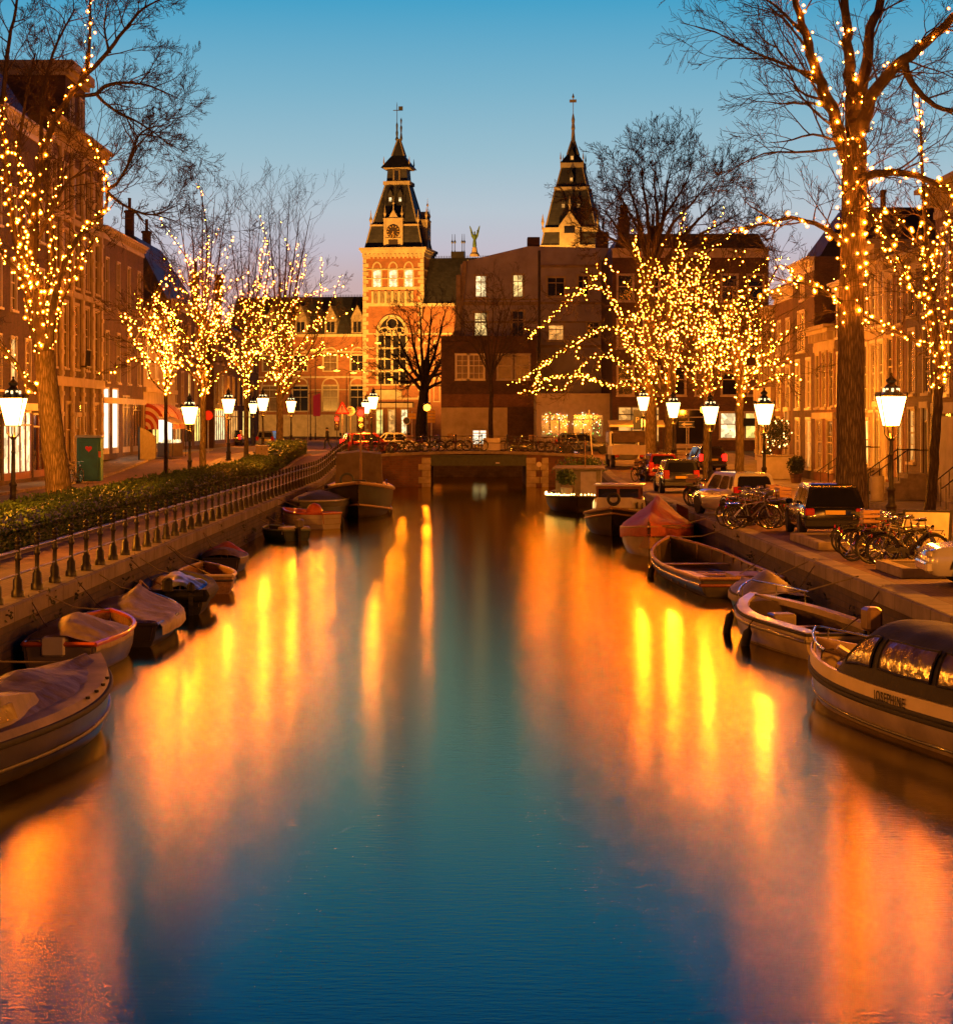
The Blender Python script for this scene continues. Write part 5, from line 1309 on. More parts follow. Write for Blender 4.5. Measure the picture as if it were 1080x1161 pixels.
for i in range(9):
    tx = 512 + i * 12; ty = 300 + 12 * abs(i - 4.5) + T.r.uniform(0, 40); dep = T.r.uniform(-3, 3)
    l = ctl(T, [(556, 440 - T.r.uniform(0, 14), .07), (556 + (tx - 556) * .5, 400 + (ty - 430) * .25, .045, dep * .5), (tx, ty, .012, dep)], Y0, 5); T.limb(*l, n=5); T.shoots(*l, 9, 1.9, 2, r0=.025, f0=.2, kids_=(5, 4), rmin=.009)
T.finish('slim unlit street tree on the bridge in front of the pale ground floor panels', (X(556, Y0), Y0, 1.99), bark=BARK_D)

# ------------------------------------------------------------------ hedges on the left bank
def hedge(ya, yb, label, leaf, n, seed):
    r = random.Random(seed); loc = (-11.45, (ya + yb) / 2, gz((ya + yb) / 2)); t = thing('hedge', label, 'hedge', loc, 0, 'clipped hedges between path and pavement')
    h = (yb - ya) / 2
    def zt(y): return gz(y + loc[1]) - loc[2]
    b = MB()
    def sec(y):
        k = noise.noise(Vector((y * .6, 0, seed))) * .08; z = zt(y)
        return [(-.66 + k, y, z), (-.74 + k, y, z + .5), (-.58, y, z + .86 + k), (.58, y, z + .86 - k), (.74 - k, y, z + .5), (.66, y, z)]
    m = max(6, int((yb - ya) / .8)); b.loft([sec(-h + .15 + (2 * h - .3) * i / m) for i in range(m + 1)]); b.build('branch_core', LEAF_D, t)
    b = MB()
    for i in range(n):
        y = r.uniform(-h, h); f = r.random(); k = noise.noise(Vector((y * .7, f * 3, seed + 5))) * .14
        if r.random() < .04: p = Vector((r.uniform(-.7, .7), (-h if r.random() < .5 else h) + r.gauss(0, .05), r.uniform(.05, .95)))
        elif f < .34: p = Vector((-.78 + k + r.gauss(0, .035), y, r.uniform(.02, .92)))
        elif f < .68: p = Vector((.78 + k + r.gauss(0, .035), y, r.uniform(.02, .92)))
        else: p = Vector((r.uniform(-.76, .76), y, .93 + k + r.gauss(0, .045)))
        p.z += zt(y)
        d = Vector((r.gauss(0, 1), r.gauss(0, 1), r.gauss(0, .8) + .3)).normalized() * leaf * r.uniform(.6, 1.3); e = d.orthogonal().normalized() * leaf * .45
        b.add([p, p + d * .5 + e, p + d, p + d * .5 - e], [(0, 1, 2, 3)])
    b.build('leaves', LEAF, t, fix=False)
hedge(30, 68.5, 'near stretch of clipped hedge in front of the big leaning trunk', .085, 15000, 1)
hedge(69, 104, 'middle stretch of clipped hedge below the thin young tree', .10, 10000, 2)
hedge(104.5, 123.8, 'stretch of clipped hedge ending at the grey utility cabinet', .11, 6000, 3)
hedge(126.2, 146, 'far block of clipped hedge right of the grey utility cabinet', .12, 5000, 4)

# ------------------------------------------------------------------ boats
HULL_DK = mat('tarred_hull', (0.035, 0.026, 0.02), .5, var=.35, scale=2, coat=.2)
HULL_CR = mat('cream_hull', (0.42, 0.33, 0.21), .38, var=.35, scale=1.2, coat=.3)
HULL_WH = mat('white_hull', (0.62, 0.54, 0.42), .3, var=.15, scale=1.2, coat=.4)
HULL_GR = mat('green_hull', (0.03, 0.05, 0.035), .4, var=.3, coat=.3)
HULL_BR = wood('brown_planks', (0.22, 0.12, 0.055), .45)
HULL_GYD = mat('dark_slate_hull', (0.075, 0.068, 0.066), .35, var=.4, scale=1.0, coat=.3)
WORN = mat('weathered_beige_deck', (0.22, 0.16, 0.10), .6, var=.4, scale=1.6, bump=.1)
HULL_GY = mat('dull_grey_hull', (0.17, 0.14, 0.115), .4, var=.3, scale=1.2, coat=.2)
TEAK = wood('teak', (0.36, 0.20, 0.085), .5)
VARN = wood('varnished_mahogany', (0.22, 0.06, 0.022), .22)
TARP = mat('beige_tarpaulin', (0.33, 0.25, 0.18), .62, var=.3, scale=3, bump=.9, bscale=3.2)
TARP_B = mat('olive_brown_tarpaulin', (0.15, 0.105, 0.06), .62, var=.4, scale=2, bump=.9, bscale=3)
TARP_R = mat('red_orange_tarpaulin', (0.36, 0.085, 0.045), .65, var=.25, scale=3, bump=.35, bscale=7)
TARP_BL = mat('blue_grey_tarpaulin', (0.13, 0.17, 0.25), .3, var=.35, scale=3, bump=.4, bscale=6)
CANVAS_K = mat('black_boat_canvas', (0.022, 0.02, 0.022), .75, var=.3, scale=4, bump=.15)
ROPE = mat('rope', (0.25, 0.2, 0.13), .9, var=.3, scale=20)
ORANGE = mat('orange_paint', (0.62, 0.13, 0.025), .4, var=.2, coat=.3)
FLEX = mat('clear_vinyl', (0.13, 0.085, 0.045), .16, var=.6, scale=2.5, bump=.3, bscale=5, spec=.4)
class Boat:
    def __init__(s, name, label, bow, stern, B, fb, fm, fs, hullm, rimm, cat='boat', tr=.75, p=2.2, keel=-.3, depth=.45, deckm=None, fore=.0, rim=.035, group=None, open_=True, flare=.82):
        v = Vector((bow[0] - stern[0], bow[1] - stern[1])); s.L = L = v.length; s.B = B; s.tr, s.p = tr, p; s.z3 = (fs, fm, fb)
        s.t = thing(name, label, cat, ((bow[0] + stern[0]) / 2, (bow[1] + stern[1]) / 2, 0), math.atan2(v.y, v.x), group)
        n = 20; s.n = n; b = MB(); rings = []
        for i in range(n + 1):
            t = i / n; w = s.w(t); z = s.z(t); k = keel * (1 - .9 * max(0, (t - .7) / .3) ** 2); rk = .25 * max(0, t - .8) * (1 if t < 1 else 1)
            prof = [(1, z), (.985, z * .72), (.955, z * .40), (flare + .05, z * .1), (flare - .12, k * .45), (.3, k * .9), (0, k)]
            xx = [s.x(t)] + [s.x(t) - L * .045 * max(0, (t - .75) / .25) * q for q in (.25, .5, .75, .95, 1.2, 1.4)]
            pts = [(xx[j], -w * a, zz) for j, (a, zz) in enumerate(prof)] + [(xx[j], w * a, zz) for j, (a, zz) in reversed(list(enumerate(prof[:-1])))]
            rings.append(pts)
        b.loft(rings, cap=False, close=False)
        b.add(rings[0], [tuple(range(len(rings[0])))])
        b.build('hull', hullm, s.t, smooth=50)
        s.wale(rimm, rim)
        b = MB(); rings = []
        for i in range(n + 1):
            t = i / n; w = max(.01, s.w(t) - .05); z = s.z(t); zz = z - .02 if not open_ or (fore and t > 1 - fore) else max(.02, s.z(.5) - depth)
            rings.append([(s.x(t) - .02, -w, z - .01), (s.x(t) - .02, -w * .9, zz), (s.x(t) - .02, 0, zz + (.05 if zz > z - .1 else 0)), (s.x(t) - .02, w * .9, zz), (s.x(t) - .02, w, z - .01)])
        b.loft(rings, cap=False, close=False); b.build('deck', deckm or TEAK, s.t, smooth=40)
    def x(s, t): return -s.L / 2 + s.L * t
    def w(s, t):
        h = s.B / 2
        if t < .45: return h * (s.tr + (1 - s.tr) * math.sin(t / .45 * PI / 2))
        return max(.015, h * (1 - ((t - .45) / .55) ** s.p))
    def z(s, t):
        a, m, c = s.z3
        return m + (a - m) * max(0, 1 - t / .5) ** 2 + (c - m) * max(0, (t - .4) / .6) ** 1.8
    def wale(s, m, r, dzz=0.0, f=1.0, name='gunwale', t0=0, t1=1):
        b = MB(); ts = [t0 + (t1 - t0) * i / 24 for i in range(25)]
        for sg in (-1, 1): b.tube([(s.x(t), sg * s.w(t) * f, s.z(t) + dzz) for t in ts], r, 6)
        if t0 == 0: b.tube([(s.x(0), -s.w(0) * f, s.z(0) + dzz), (s.x(0), s.w(0) * f, s.z(0) + dzz)], r, 6)
        return b.build(name, m, s.t, smooth=60)
    def side_deck(s, m, wd=.2, t0=0.0, t1=1.0):
        b = MB(); ts = [t0 + (t1 - t0) * i / 20 for i in range(21)]
        for sg in (-1, 1):
            b.loft([[(s.x(t), sg * (s.w(t) - .01), s.z(t) + .012), (s.x(t), sg * (s.w(t) - .01), s.z(t) + .045), (s.x(t), sg * max(.005, s.w(t) - wd), s.z(t) + .055), (s.x(t), sg * max(.005, s.w(t) - wd), s.z(t) - .06)] for t in ts])
        return b.build('side_deck', m, s.t, smooth=30)
    def thwart(s, t, m, wd=.26, dz_=-.12):
        w = s.w(t) - .06; MB().bbox(s.x(t) - wd / 2, s.x(t) + wd / 2, -w, w, s.z(t) + dz_ - .04, s.z(t) + dz_, .01).build('thwart', m, s.t)
    def tarp(s, t0, t1, ridge, m, drop=.12, over=.03, pw=1.3, seed=1, sag=.03, name='tarpaulin', nu=26, nv=18):
        b = MB()
        def fn(a, c):
            t = t0 + (t1 - t0) * a; v = 2 * c - 1; w = s.w(t) + over; av = abs(v)
            r = ridge(a) if callable(ridge) else ridge
            if av > .86: y = w; zz = -drop * (av - .86) / .14
            else: y = w * av / .86; zz = r * (1 - (av / .86) ** pw) + .02
            fold = noise.noise(Vector((t * 7, v * 2.2, seed))) * sag * 1.6 + noise.noise(Vector((t * 22, v * 3, seed + 9))) * sag * .6
            e = 1 if av < .86 else .5
            return (s.x(t), math.copysign(y + (fold * .4 if av > .8 else 0), v), s.z(t) + zz + fold * e)
        b.grid(fn, nu, nv); return b.build(name, m, s.t, smooth=180, fix=False)
    def outboard(s, y=0, m=None, k=1.0):
        x = s.x(0); z = s.z(0)
        t = MB().bbox(x - .42 * k, x - .0, y - .14 * k, y + .14 * k, z + .08, z + .5 * k, .05).build('outboard_motor', m or mat('motor_cowling', (0.12, 0.11, 0.105), .35, var=.2, coat=.3), s.t)
        MB().box(x - .24 * k, x - .12 * k, y - .05, y + .05, -.35, z + .08).box(x - .06, x + .05, y - .08, y + .08, z - .16, z + .07).build('motor_leg', IRON, t)
    def fender(s, t, sg, m=None, tilt=.25, L=.62):
        x, y, z = s.x(t), sg * (s.w(t) + .10), s.z(t)
        b = MB(); b.tube([(x, y + 0, z - .08), (x + tilt * .1, y, z - .16), (x + tilt * .2, y + sg * .02, z - .24), (x + tilt, y + sg * .06, z - .24 - L), (x + tilt * 1.04, y + sg * .06, z - .28 - L)], [.012, .03, .09, .09, .03], 8)
        b.tube([(x, sg * s.w(t), z + .03), (x, y, z - .08)], .01, 4); b.build('fender', m or RUBBER, s.t, smooth=60)
    def ropes(s, side):
        """mooring lines up to the quay coping"""
        m = s.t.matrix_basis.inverted() if s.t.matrix_basis else None
        M_ = Matrix.Translation(s.t.location) @ Matrix.Rotation(s.t.rotation_euler.z, 4, 'Z'); inv = M_.inverted()
        for t in (.06, .97):
            a = Vector((s.x(t), 0, s.z(t) + .03)); wp = M_ @ a; e = inv @ Vector((side * (QX + .06), wp.y + (1.6 if t < .5 else -1.4) * (1 if s.t.rotation_euler.z > 0 else -1), gz(wp.y) + .05))
            mid = (a + e) / 2 - Vector((0, 0, .12)); MB().tube([a, a.lerp(mid, .6), mid, mid.lerp(e, .5), e], .014, 4).build('mooring_rope', ROPE, s.t)

# right bank ---------------------------------------------------------------
s = Boat('cabin_boat', 'cream boat with polished metal band, lettering on its side and black folding canopy', (5.5, 34.8), (6.85, 26.6), 1.8, .60, .45, .45, HULL_CR, RUBBER, p=2.6, depth=.5, deckm=HULL_CR, fore=.12, rim=.04)
BAND = mat('brushed_metal_band', (0.72, 0.58, 0.38), .38, .45, var=.12, scale=1.5)
b = MB()
for sg in (-1, 1):
    ts = [.0 + i / 26 for i in range(27)]
    b.loft([[(s.x(t), sg * (s.w(t) + .012), s.z(t) - .03), (s.x(t), sg * (s.w(t) * .995), s.z(t) + .21), (s.x(t) - .01, sg * max(.004, s.w(t) * .97 - .03), s.z(t) + .21), (s.x(t) - .01, sg * max(.004, s.w(t) - .03), s.z(t) - .03)] for t in ts])
b.build('metal_band', BAND, s.t, smooth=30)
s.wale(RUBBER, .035, -.06, 1.01, 'rubbing_strake'); s.wale(HULL_DK, .02, -.36, .93, 'boot_stripe')
s.side_deck(HULL_CR, .16)
zc = .70
b = MB()
def can(a, c):   # canopy: arched cloth from the foredeck hoop back to the stern
    t = .59 - .59 * a; v = 2 * c - 1; w = s.w(t) * .95; rise = (.10 + .70 * min(1, (a / .20)) ** .65) * (1 if a < .9 else 1 - (a - .9) * 1.5)
    y = w * math.sin(v * PI / 2) if abs(v) < 1 else math.copysign(w, v)
    return (s.x(t), y, s.z(t) + .21 + rise * (1 - abs(v) ** 2.6) + noise.noise(Vector((a * 9, v * 3, 2))) * .018)
b.grid(can, 30, 18); b.build('canopy', CANVAS_K, s.t, smooth=180, fix=False)
for sg in (0, 1):
    for (a0, a1, k) in ((.10, .30, 0), (.36, .70, 1), (.74, .95, 1)):
        b = MB()
        def pane(i, j):
            a = a0 + (a1 - a0) * i; lo = .055; hi = .055 + .155 * (min(1, .3 + i * .9) if k == 0 else 1)
            c = lo + (hi - lo) * j; p = Vector(can(a, c if sg == 0 else 1 - c)); p.y += (-.022 if sg == 0 else .022); p.z += .012
            return tuple(p)
        b.grid(pane, 8, 4); o = b.build('canopy_window', FLEX, s.t, smooth=180, fix=False)
        e = MB(); pts = [pane(i / 8, 0) for i in range(9)] + [pane(1, j / 4) for j in range(1, 5)] + [pane(1 - i / 8, 1) for i in range(1, 9)] + [pane(0, 1 - j / 4) for j in range(1, 5)]
        e.tube(pts, .02, 4); e.build('window_binding', CANVAS_K, o)
b = MB(); ts = [.70 + .29 * i / 10 for i in range(11)]
b.tube([(s.x(t), -s.w(t) * .9, s.z(t) + .21 + .16) for t in ts] + [(s.x(t), s.w(t) * .9, s.z(t) + .21 + .16) for t in reversed(ts)], .018, 6)
for t in (.72, .86, .97):
    for sg in (-1, 1): b.tube([(s.x(t), sg * s.w(t) * .92, s.z(t) + .2), (s.x(t), sg * s.w(t) * .9, s.z(t) + .37)], .014, 5)
b.build('bow_rail', CHROME, s.t, smooth=60)
b = MB(); b.bbox(s.x(.72), s.x(.80), -.25, .25, s.z(.76) - .35, s.z(.76) + .1, .04); b.tube([(s.x(.84), -.3, s.z(.84)), (s.x(.84), .1, s.z(.84) + .25)], .05, 6); b.build('bow_locker', HULL_WH, s.t)
t_ = .52; MTX = text_mesh('JOSEPHINE', .185, 'lettering', mat('dark_lettering', (0.02, 0.014, 0.01), .5, var=0), s.t, (s.x(t_), -0.0, 0), (0, 0, 0), .002, .003)
# the port side faces the open water when the bow points away
def side_frame(bt, t, dzv, sg=1):
    a, c = Vector((bt.x(t - .02), sg * bt.w(t - .02), 0)), Vector((bt.x(t + .02), sg * bt.w(t + .02), 0)); d = (c - a).normalized()
    ang = math.atan2(d.y, d.x)
    return Vector((bt.x(t), sg * (bt.w(t) + .02), bt.z(t) + dzv)), ang
p_, ang = side_frame(s, .315, .085)
MTX.location = p_; MTX.rotation_euler = (R(90), 0, ang + PI)
s.ropes(1)
s = Boat('motor_tender', 'open cream tender with wide side decks, outboard motor and hanging black fenders', (5.75, 44.8), (6.68, 38.7), 1.9, .70, .50, .46, HULL_CR, RUBBER, p=2.5, depth=.55, deckm=mat('dark_bilge', (0.10, 0.07, 0.04), .7, var=.4), fore=.2, rim=.03, tr=.82)
s.side_deck(HULL_CR, .24); s.wale(HULL_GY, .04, -.12, 1.0, 'rubbing_strake')
s.thwart(.52, TEAK, .35, -.2); s.thwart(.18, TEAK, .5, -.12)
MB().bbox(s.x(.60), s.x(.68), -.2, .25, .1, .5, .03).build('seat_box', HULL_CR, s.t)
b = MB(); ts = [.74 + .255 * i / 10 for i in range(11)]
b.tube([(s.x(t), -s.w(t) * .93, s.z(t) + .28) for t in ts] + [(s.x(t), s.w(t) * .93, s.z(t) + .28) for t in reversed(ts)], .016, 6)
for t in (.76, .9):
    for sg in (-1, 1): b.tube([(s.x(t), sg * s.w(t) * .95, s.z(t) + .03), (s.x(t), sg * s.w(t) * .93, s.z(t) + .28)], .013, 5)
b.build('bow_rail', CHROME, s.t, smooth=60)
s.outboard(-.35, mat('bronze_cowling', (0.24, 0.15, 0.09), .35, var=.3, coat=.3)); s.fender(.80, 1, tilt=.35); s.fender(.42, 1, tilt=.35); s.ropes(1)
s = Boat('small_boat', 'small boat under a greyish violet tarpaulin between two open boats', (6.25, 50.3), (6.75, 46.4), 1.35, .55, .42, .42, HULL_GR, RUBBER, p=2.3)
s.tarp(.04, .98, lambda a: .10 + .42 * math.exp(-((a - .42) / .25) ** 2), mat('violet_grey_tarpaulin', (0.20, 0.16, 0.17), .6, var=.25, bump=.3, bscale=6), .14, .05, 1.1, 3); s.ropes(1)
s = Boat('rowing_sloop', 'long dark open wooden boat with varnished rim and plank seats', (6.0, 65.5), (6.55, 52.6), 2.35, .78, .42, .45, HULL_DK, TEAK, p=2.6, depth=.5, deckm=mat('oiled_dark_planks', (0.06, 0.04, 0.022), .6, var=.4), rim=.05, tr=.86)
s.wale(VARN, .04, -.16, 1.0, 'rubbing_strake'); s.thwart(.22, TEAK, .38, -.05); s.thwart(.45, HULL_BR, .28, -.2); s.thwart(.64, HULL_BR, .28, -.2)
MB().bbox(s.x(.03), s.x(.15), -.75, .1, s.z(.1) - .22, s.z(.1) + .06, .02).build('stern_seat', TEAK, s.t)
b = MB()
for i in range(9):
    t = .18 + i * .085
    for sg in (-1, 1): b.box(s.x(t) - .03, s.x(t) + .03, sg * (s.w(t) - .08) - .02, sg * (s.w(t) - .08) + .02, .08, s.z(t))
b.build('ribs', HULL_BR, s.t)
b = MB(); b.loft([[(s.x(t), (s.w(t) - .04), s.z(t) + .03), (s.x(t), (s.w(t) - .42), s.z(t) - .02), (s.x(t), (s.w(t) - .42), s.z(t) - .07), (s.x(t), (s.w(t) - .06), s.z(t) - .03)] for t in (.04, .12, .2, .26)]); b.build('side_bench', HULL_CR, s.t)
s.fender(.55, 1, tilt=.05, L=.4); s.ropes(1)
s = Boat('motor_boat', 'cream boat half covered by a red tarpaulin stretched like a tent', (5.6, 68.2), (6.8, 76.5), 2.3, .95, .75, .72, HULL_CR, TEAK, p=2.6, depth=.5, rim=.04)
s.tarp(.30, 1.0, lambda a: .95 * max(0, 1 - abs(a - .25) / .85) + .1, TARP_R, .3, .04, .9, 4, .06)
b = MB(); b.grid(lambda i, j: (s.x(.30 - .34 * i), .55 + .4 * j - .1 * i, s.z(.3) + .72 - .66 * i + .12 * math.sin(i * 7) * .3 - .18 * j), 10, 4); b.build('loose_tarpaulin_end', TARP_R, s.t, smooth=180, fix=False)
s.wale(VARN, .03, -.25, .99, 'rubbing_strake'); s.thwart(.15, TEAK, .4); s.ropes(1)
s = Boat('cabin_cruiser', 'white cabin boat with red varnished wheelhouse windows and dark hull', (5.25, 80.5), (6.5, 91), 2.6, 1.05, .62, .65, HULL_DK, TEAK, p=2.8, open_=False, deckm=HULL_WH, rim=.06)
b = MB(); b.loft([[(s.x(t), -s.w(t) * .80, s.z(t)), (s.x(t), -s.w(t) * .72, s.z(t) + .52), (s.x(t), s.w(t) * .72, s.z(t) + .52), (s.x(t), s.w(t) * .80, s.z(t))] for t in (.12, .3, .5, .7, .82)]); b.build('cabin', HULL_WH, s.t, smooth=30)
b = MB(); xh0, xh1, wh, z0, z1 = s.x(.34), s.x(.54), .86, 1.12, 1.70
for yy in (-wh, wh - .09): b.box(xh0, xh1, yy, yy + .09, z0, z0 + .14); b.box(xh0, xh1, yy, yy + .09, z1 - .1, z1)
for xx in (xh0, xh1 - .09): b.box(xx, xx + .09, -wh + .09, wh - .09, z0, z0 + .14); b.box(xx, xx + .09, -wh + .09, wh - .09, z1 - .1, z1)
for xx in (xh0, (xh0 + xh1) / 2, xh1 - .09):
    for yy in (-wh, wh - .09): b.box(xx + .003, xx + .087, yy + .003, yy + .087, z0 + .14, z1 - .1)
b.box(xh1 - .087, xh1 - .003, -.05, .05, z0 + .14, z1 - .1); wh_o = b.build('wheelhouse', VARN, s.t)
MB().bbox(xh0 - .12, xh1 + .15, -wh - .1, wh + .1, z1 + .002, z1 + .07, .02).build('wheelhouse_roof', HULL_WH, wh_o)
MB().box(xh0 + .03, xh1 - .03, -wh + .03, wh - .03, z0 + .14, z1 - .11).build('wheelhouse_glass', GLASS, wh_o)
for k in (.62, .74):
    for sg in (-1, 1): MB().box(s.x(k) - .16, s.x(k) + .16, sg * s.w(k) * .77 - .012, sg * s.w(k) * .77 + .012, s.z(k) + .16, s.z(k) + .4).build('cabin_window', LIT if k > .7 and sg < 0 else GLASS, s.t)
MB().torus((s.x(.86), 0, 1.32), .2, .06, 16, 6, axis='x').build('tyre_fender', RUBBER, s.t, smooth=60); s.wale(TEAK, .04, -.2, 1, 'rubbing_strake'); s.ropes(1)
s = Boat('houseboat', 'dark flat houseboat with box cabin, potted plants and a string of lights along its edge', (5.0, 101), (5.9, 115), 3.2, .75, .62, .65, HULL_DK, HULL_DK, p=4, open_=False, deckm=mat('worn_deck', (0.16, 0.11, 0.07), .8, var=.3), rim=.06)
c_ = MB().bbox(s.x(.2), s.x(.66), -1.1, 1.1, .6, 1.9, .03).build('cabin', mat('khaki_cabin', (0.24, 0.20, 0.12), .7, var=.25), s.t)
MB().bbox(s.x(.18), s.x(.68), -1.25, 1.25, 1.902, 1.98, .02).build('cabin_roof', STONE_D, c_); MB().box(s.x(.661), s.x(.664), -.85, -.2, .75, 1.75).build('cabin_window', C_, c_); MB().box(s.x(.661), s.x(.663), .1, .85, .7, 1.8).build('cabin_door', GREYW, c_)
b = MB(); b.tube([(s.x(.5), .3, 1.9), (s.x(.5), .3, 3.3)], .03, 6); b.build('mast', TEAK, s.t)
b = MB(); r = random.Random(4)
for sg, t0, t1 in ((-1, .45, 1), (1, .2, 1)):
    for i in range(46):
        t = t0 + (t1 - t0) * i / 46; b.lathe([(0, -.045), (.04, 0), (0, .045)], 5, (s.x(t), sg * s.w(t) * 1.0, s.z(t) + .10 + r.gauss(0, .02)))
b.build('edge_lights', emis('houseboat_lights', (1, .6, .16), 16), s.t, kind='stuff')
def leafball(parent, c, rad, n, leaf, m, seed, name='foliage', flat=.8):
    r = random.Random(seed); b = MB()
    for i in range(n):
        d = Vector((r.gauss(0, 1), r.gauss(0, 1), r.gauss(0, 1))).normalized(); k = rad * (r.random() ** .4) * (1 + .35 * noise.noise(d * 2.2 + Vector((seed, 0, 0))))
        p = Vector(c) + Vector((d.x * k, d.y * k, d.z * k * flat)); e = Vector((r.gauss(0, 1), r.gauss(0, 1), r.gauss(0, 1))).normalized() * leaf; f = e.orthogonal().normalized() * leaf * .45
        b.add([p, p + e * .5 + f, p + e, p + e * .5 - f], [(0, 1, 2, 3)])
    return b.build(name, m, parent, fix=False)
for k, (tt, yy, rr) in enumerate(((.90, -.5, .45), (.1, -.6, .75), (.06, .5, .8))):
    t = thing('potted_plant', ['leafy shrub in a pale pot on the houseboat bow', 'bushy plant at the stern of the houseboat on the water side', 'bushy plant at the stern of the houseboat on the quay side'][k], 'plant', s.t.matrix_basis @ Vector((s.x(tt), yy, .66)) if False else (Matrix.Translation(s.t.location) @ Matrix.Rotation(s.t.rotation_euler.z, 4, 'Z')) @ Vector((s.x(tt), yy, .64)))
    MB().lathe([(.2, 0), (.28, .45), (.3, .5), (.24, .5), (.2, .42)], 12).build('pot', PLASTER if k == 0 else STONE_D, t, smooth=40); leafball(t, (0, 0, .75 + rr * .5), rr, 700, .12, LEAF, 60 + k)
# left bank -----------------------------------------------------------------
s = Boat('covered_motorboat', 'large grey motorboat under a brown cover at the left picture edge', (-5.3, 31.8), (-6.6, 23.0), 2.15, .74, .52, .52, HULL_GYD, RUBBER, p=2.4, depth=.4, deckm=HULL_GY, rim=.045)
b = MB(); b.loft([[(s.x(t), sg * (s.w(t) + .005), s.z(t)) for sg in (-1,)] + [(s.x(t), -s.w(t) * .93 , s.z(t) + .13), (s.x(t), s.w(t) * .93, s.z(t) + .13), (s.x(t), s.w(t) + .005, s.z(t))] for t in [i / 20 for i in range(21)]]); b.build('topsides', WORN, s.t, smooth=30)
s.tarp(.18, .93, lambda a: .17 + .20 * math.sin(PI * min(1, a * 1.1)) ** .8, TARP_B, .0, -.12, 1.6, 6, .05)
b = MB(); b.loft([[(s.x(t), -k, s.z(t) + .1), (s.x(t) - .1, -k * .85, s.z(t) + h_), (s.x(t) - .1, k * .85, s.z(t) + h_), (s.x(t), k, s.z(t) + .1)] for t, k, h_ in ((.06, .8, .42), (.34, .84, .46), (.52, .66, .30))]); c_ = b.build('cuddy', WORN, s.t)
for sg in (-1, 1):
    MB().loft([[(s.x(.12), sg * .77, .70), (s.x(.12), sg * .72, .88), (s.x(.36), sg * .72, .88), (s.x(.36), sg * .80, .70)], [(s.x(.12), sg * .81, .70), (s.x(.12), sg * .76, .88), (s.x(.36), sg * .76, .88), (s.x(.36), sg * .83, .70)]]).build('cuddy_window', FLEX, c_)
s.wale(HULL_DK, .03, -.3, .98, 'rubbing_strake')
b = MB()
for k in range(4): b.lathe([(.0, 0), (.03, .01), (.03, .04)], 8, (s.x(.6 + k * .06), -s.w(.6 + k * .06) * .96, s.z(.6 + k * .06) + .1))
b.build('cover_studs', RUBBER, s.t); b = MB(); b.tube([(s.x(.1), .3, 1.06), (s.x(.5), .1, .98)], .025, 6); b.build('boat_hook', TEAK, s.t); s.ropes(-1)
s = Boat('round_dinghy', 'small boat with an orange rim and a beige cover behind the large covered motorboat', (-6.62, 40.9), (-6.78, 36.6), 1.5, .70, .52, .5, HULL_GY, ORANGE, p=3.2, depth=.4, rim=.045, tr=.8)
s.tarp(.0, .62, lambda a: .12 + .25 * math.sin(a * PI), TARP, .12, .02, 1.1, 8, .05)
MB().bbox(s.x(.0) - .05, s.x(0) + .3, -.1, .3, .3, .62, .03).build('stern_box', WHITE, s.t); s.ropes(-1)
s = Boat('tarp_boat', 'dark boat under a pale beige tarpaulin tent sloping towards the water', (-6.75, 46.6), (-6.45, 41.0), 1.75, .58, .42, .42, HULL_DK, HULL_DK, p=2.4, depth=.3, rim=.04)
s.tarp(.02, .70, lambda a: .10 + .42 * a ** 1.1 * (1 if a < .9 else (1 - a) * 10), TARP, .2, .10, .85, 10, .05)
b = MB(); b.tube([(s.x(.70), 0, s.z(.7) + .5), (s.x(1.0), 0, s.z(1) + .1)], .018, 5); b.tube([(s.x(.69), 0, s.z(.7)), (s.x(.69), 0, s.z(.7) + .5)], .03, 6); b.build('tent_pole', TEAK, s.t); s.ropes(-1)
s = Boat('inflatable_boat', 'dark rubber boat with a shiny blue grey cover and tilted outboard', (-6.8, 52.2), (-6.3, 47.8), 1.5, .55, .42, .42, RUBBER, RUBBER, p=3, depth=.25, rim=.15)
s.tarp(.12, .75, lambda a: .18 + .16 * math.sin(a * PI), TARP_BL, .05, -.06, 1.2, 12, .09); s.outboard(.2, RUBBER, .8); s.outboard(-.3, RUBBER, .6); s.ropes(-1)
s = Boat('rowing_dinghy', 'pale varnished wooden rowing dinghy left of the orange water reflections', (-6.85, 57.2), (-6.25, 53.6), 1.4, .55, .42, .45, TEAK, mat('pale_rim', (0.55, 0.42, 0.24), .4, var=.2), p=2.2, depth=.3, deckm=TEAK, rim=.04)
s.thwart(.3, TEAK); s.thwart(.6, TEAK); s.wale(HULL_DK, .03, -.12, .99, 'rubbing_strake'); s.ropes(-1)
s = Boat('covered_dinghy', 'small dinghy under a domed orange and brown cover close to the quay wall', (-7.0, 64.4), (-6.85, 61.4), 1.3, .48, .38, .38, HULL_DK, HULL_DK, p=2.6)
s.tarp(.0, .55, lambda a: .26 * math.sin(PI * (.12 + .75 * a)), mat('brown_boat_cover', (0.17, 0.11, 0.06), .7, var=.3, bump=.2), .15, .03, 1.8, 14, .03); s.tarp(.55, 1.0, lambda a: .26 * math.sin(PI * (.87 - .75 * a) + 0) if a < 1 else 0, mat('orange_boat_cover', (0.5, 0.10, 0.03), .6, var=.2, bump=.2), .15, .03, 1.8, 15, .03, name='bow_cover'); s.ropes(-1)
s = Boat('green_dinghy', 'small dark green dinghy with white stern seat in front of the white boat', (-7.15, 79.4), (-6.0, 77.6), 1.4, .48, .38, .38, HULL_GR, mat('pale_green_rim', (0.22, 0.26, 0.16), .5, var=.2), p=2.4, depth=.35, deckm=HULL_DK, rim=.035)
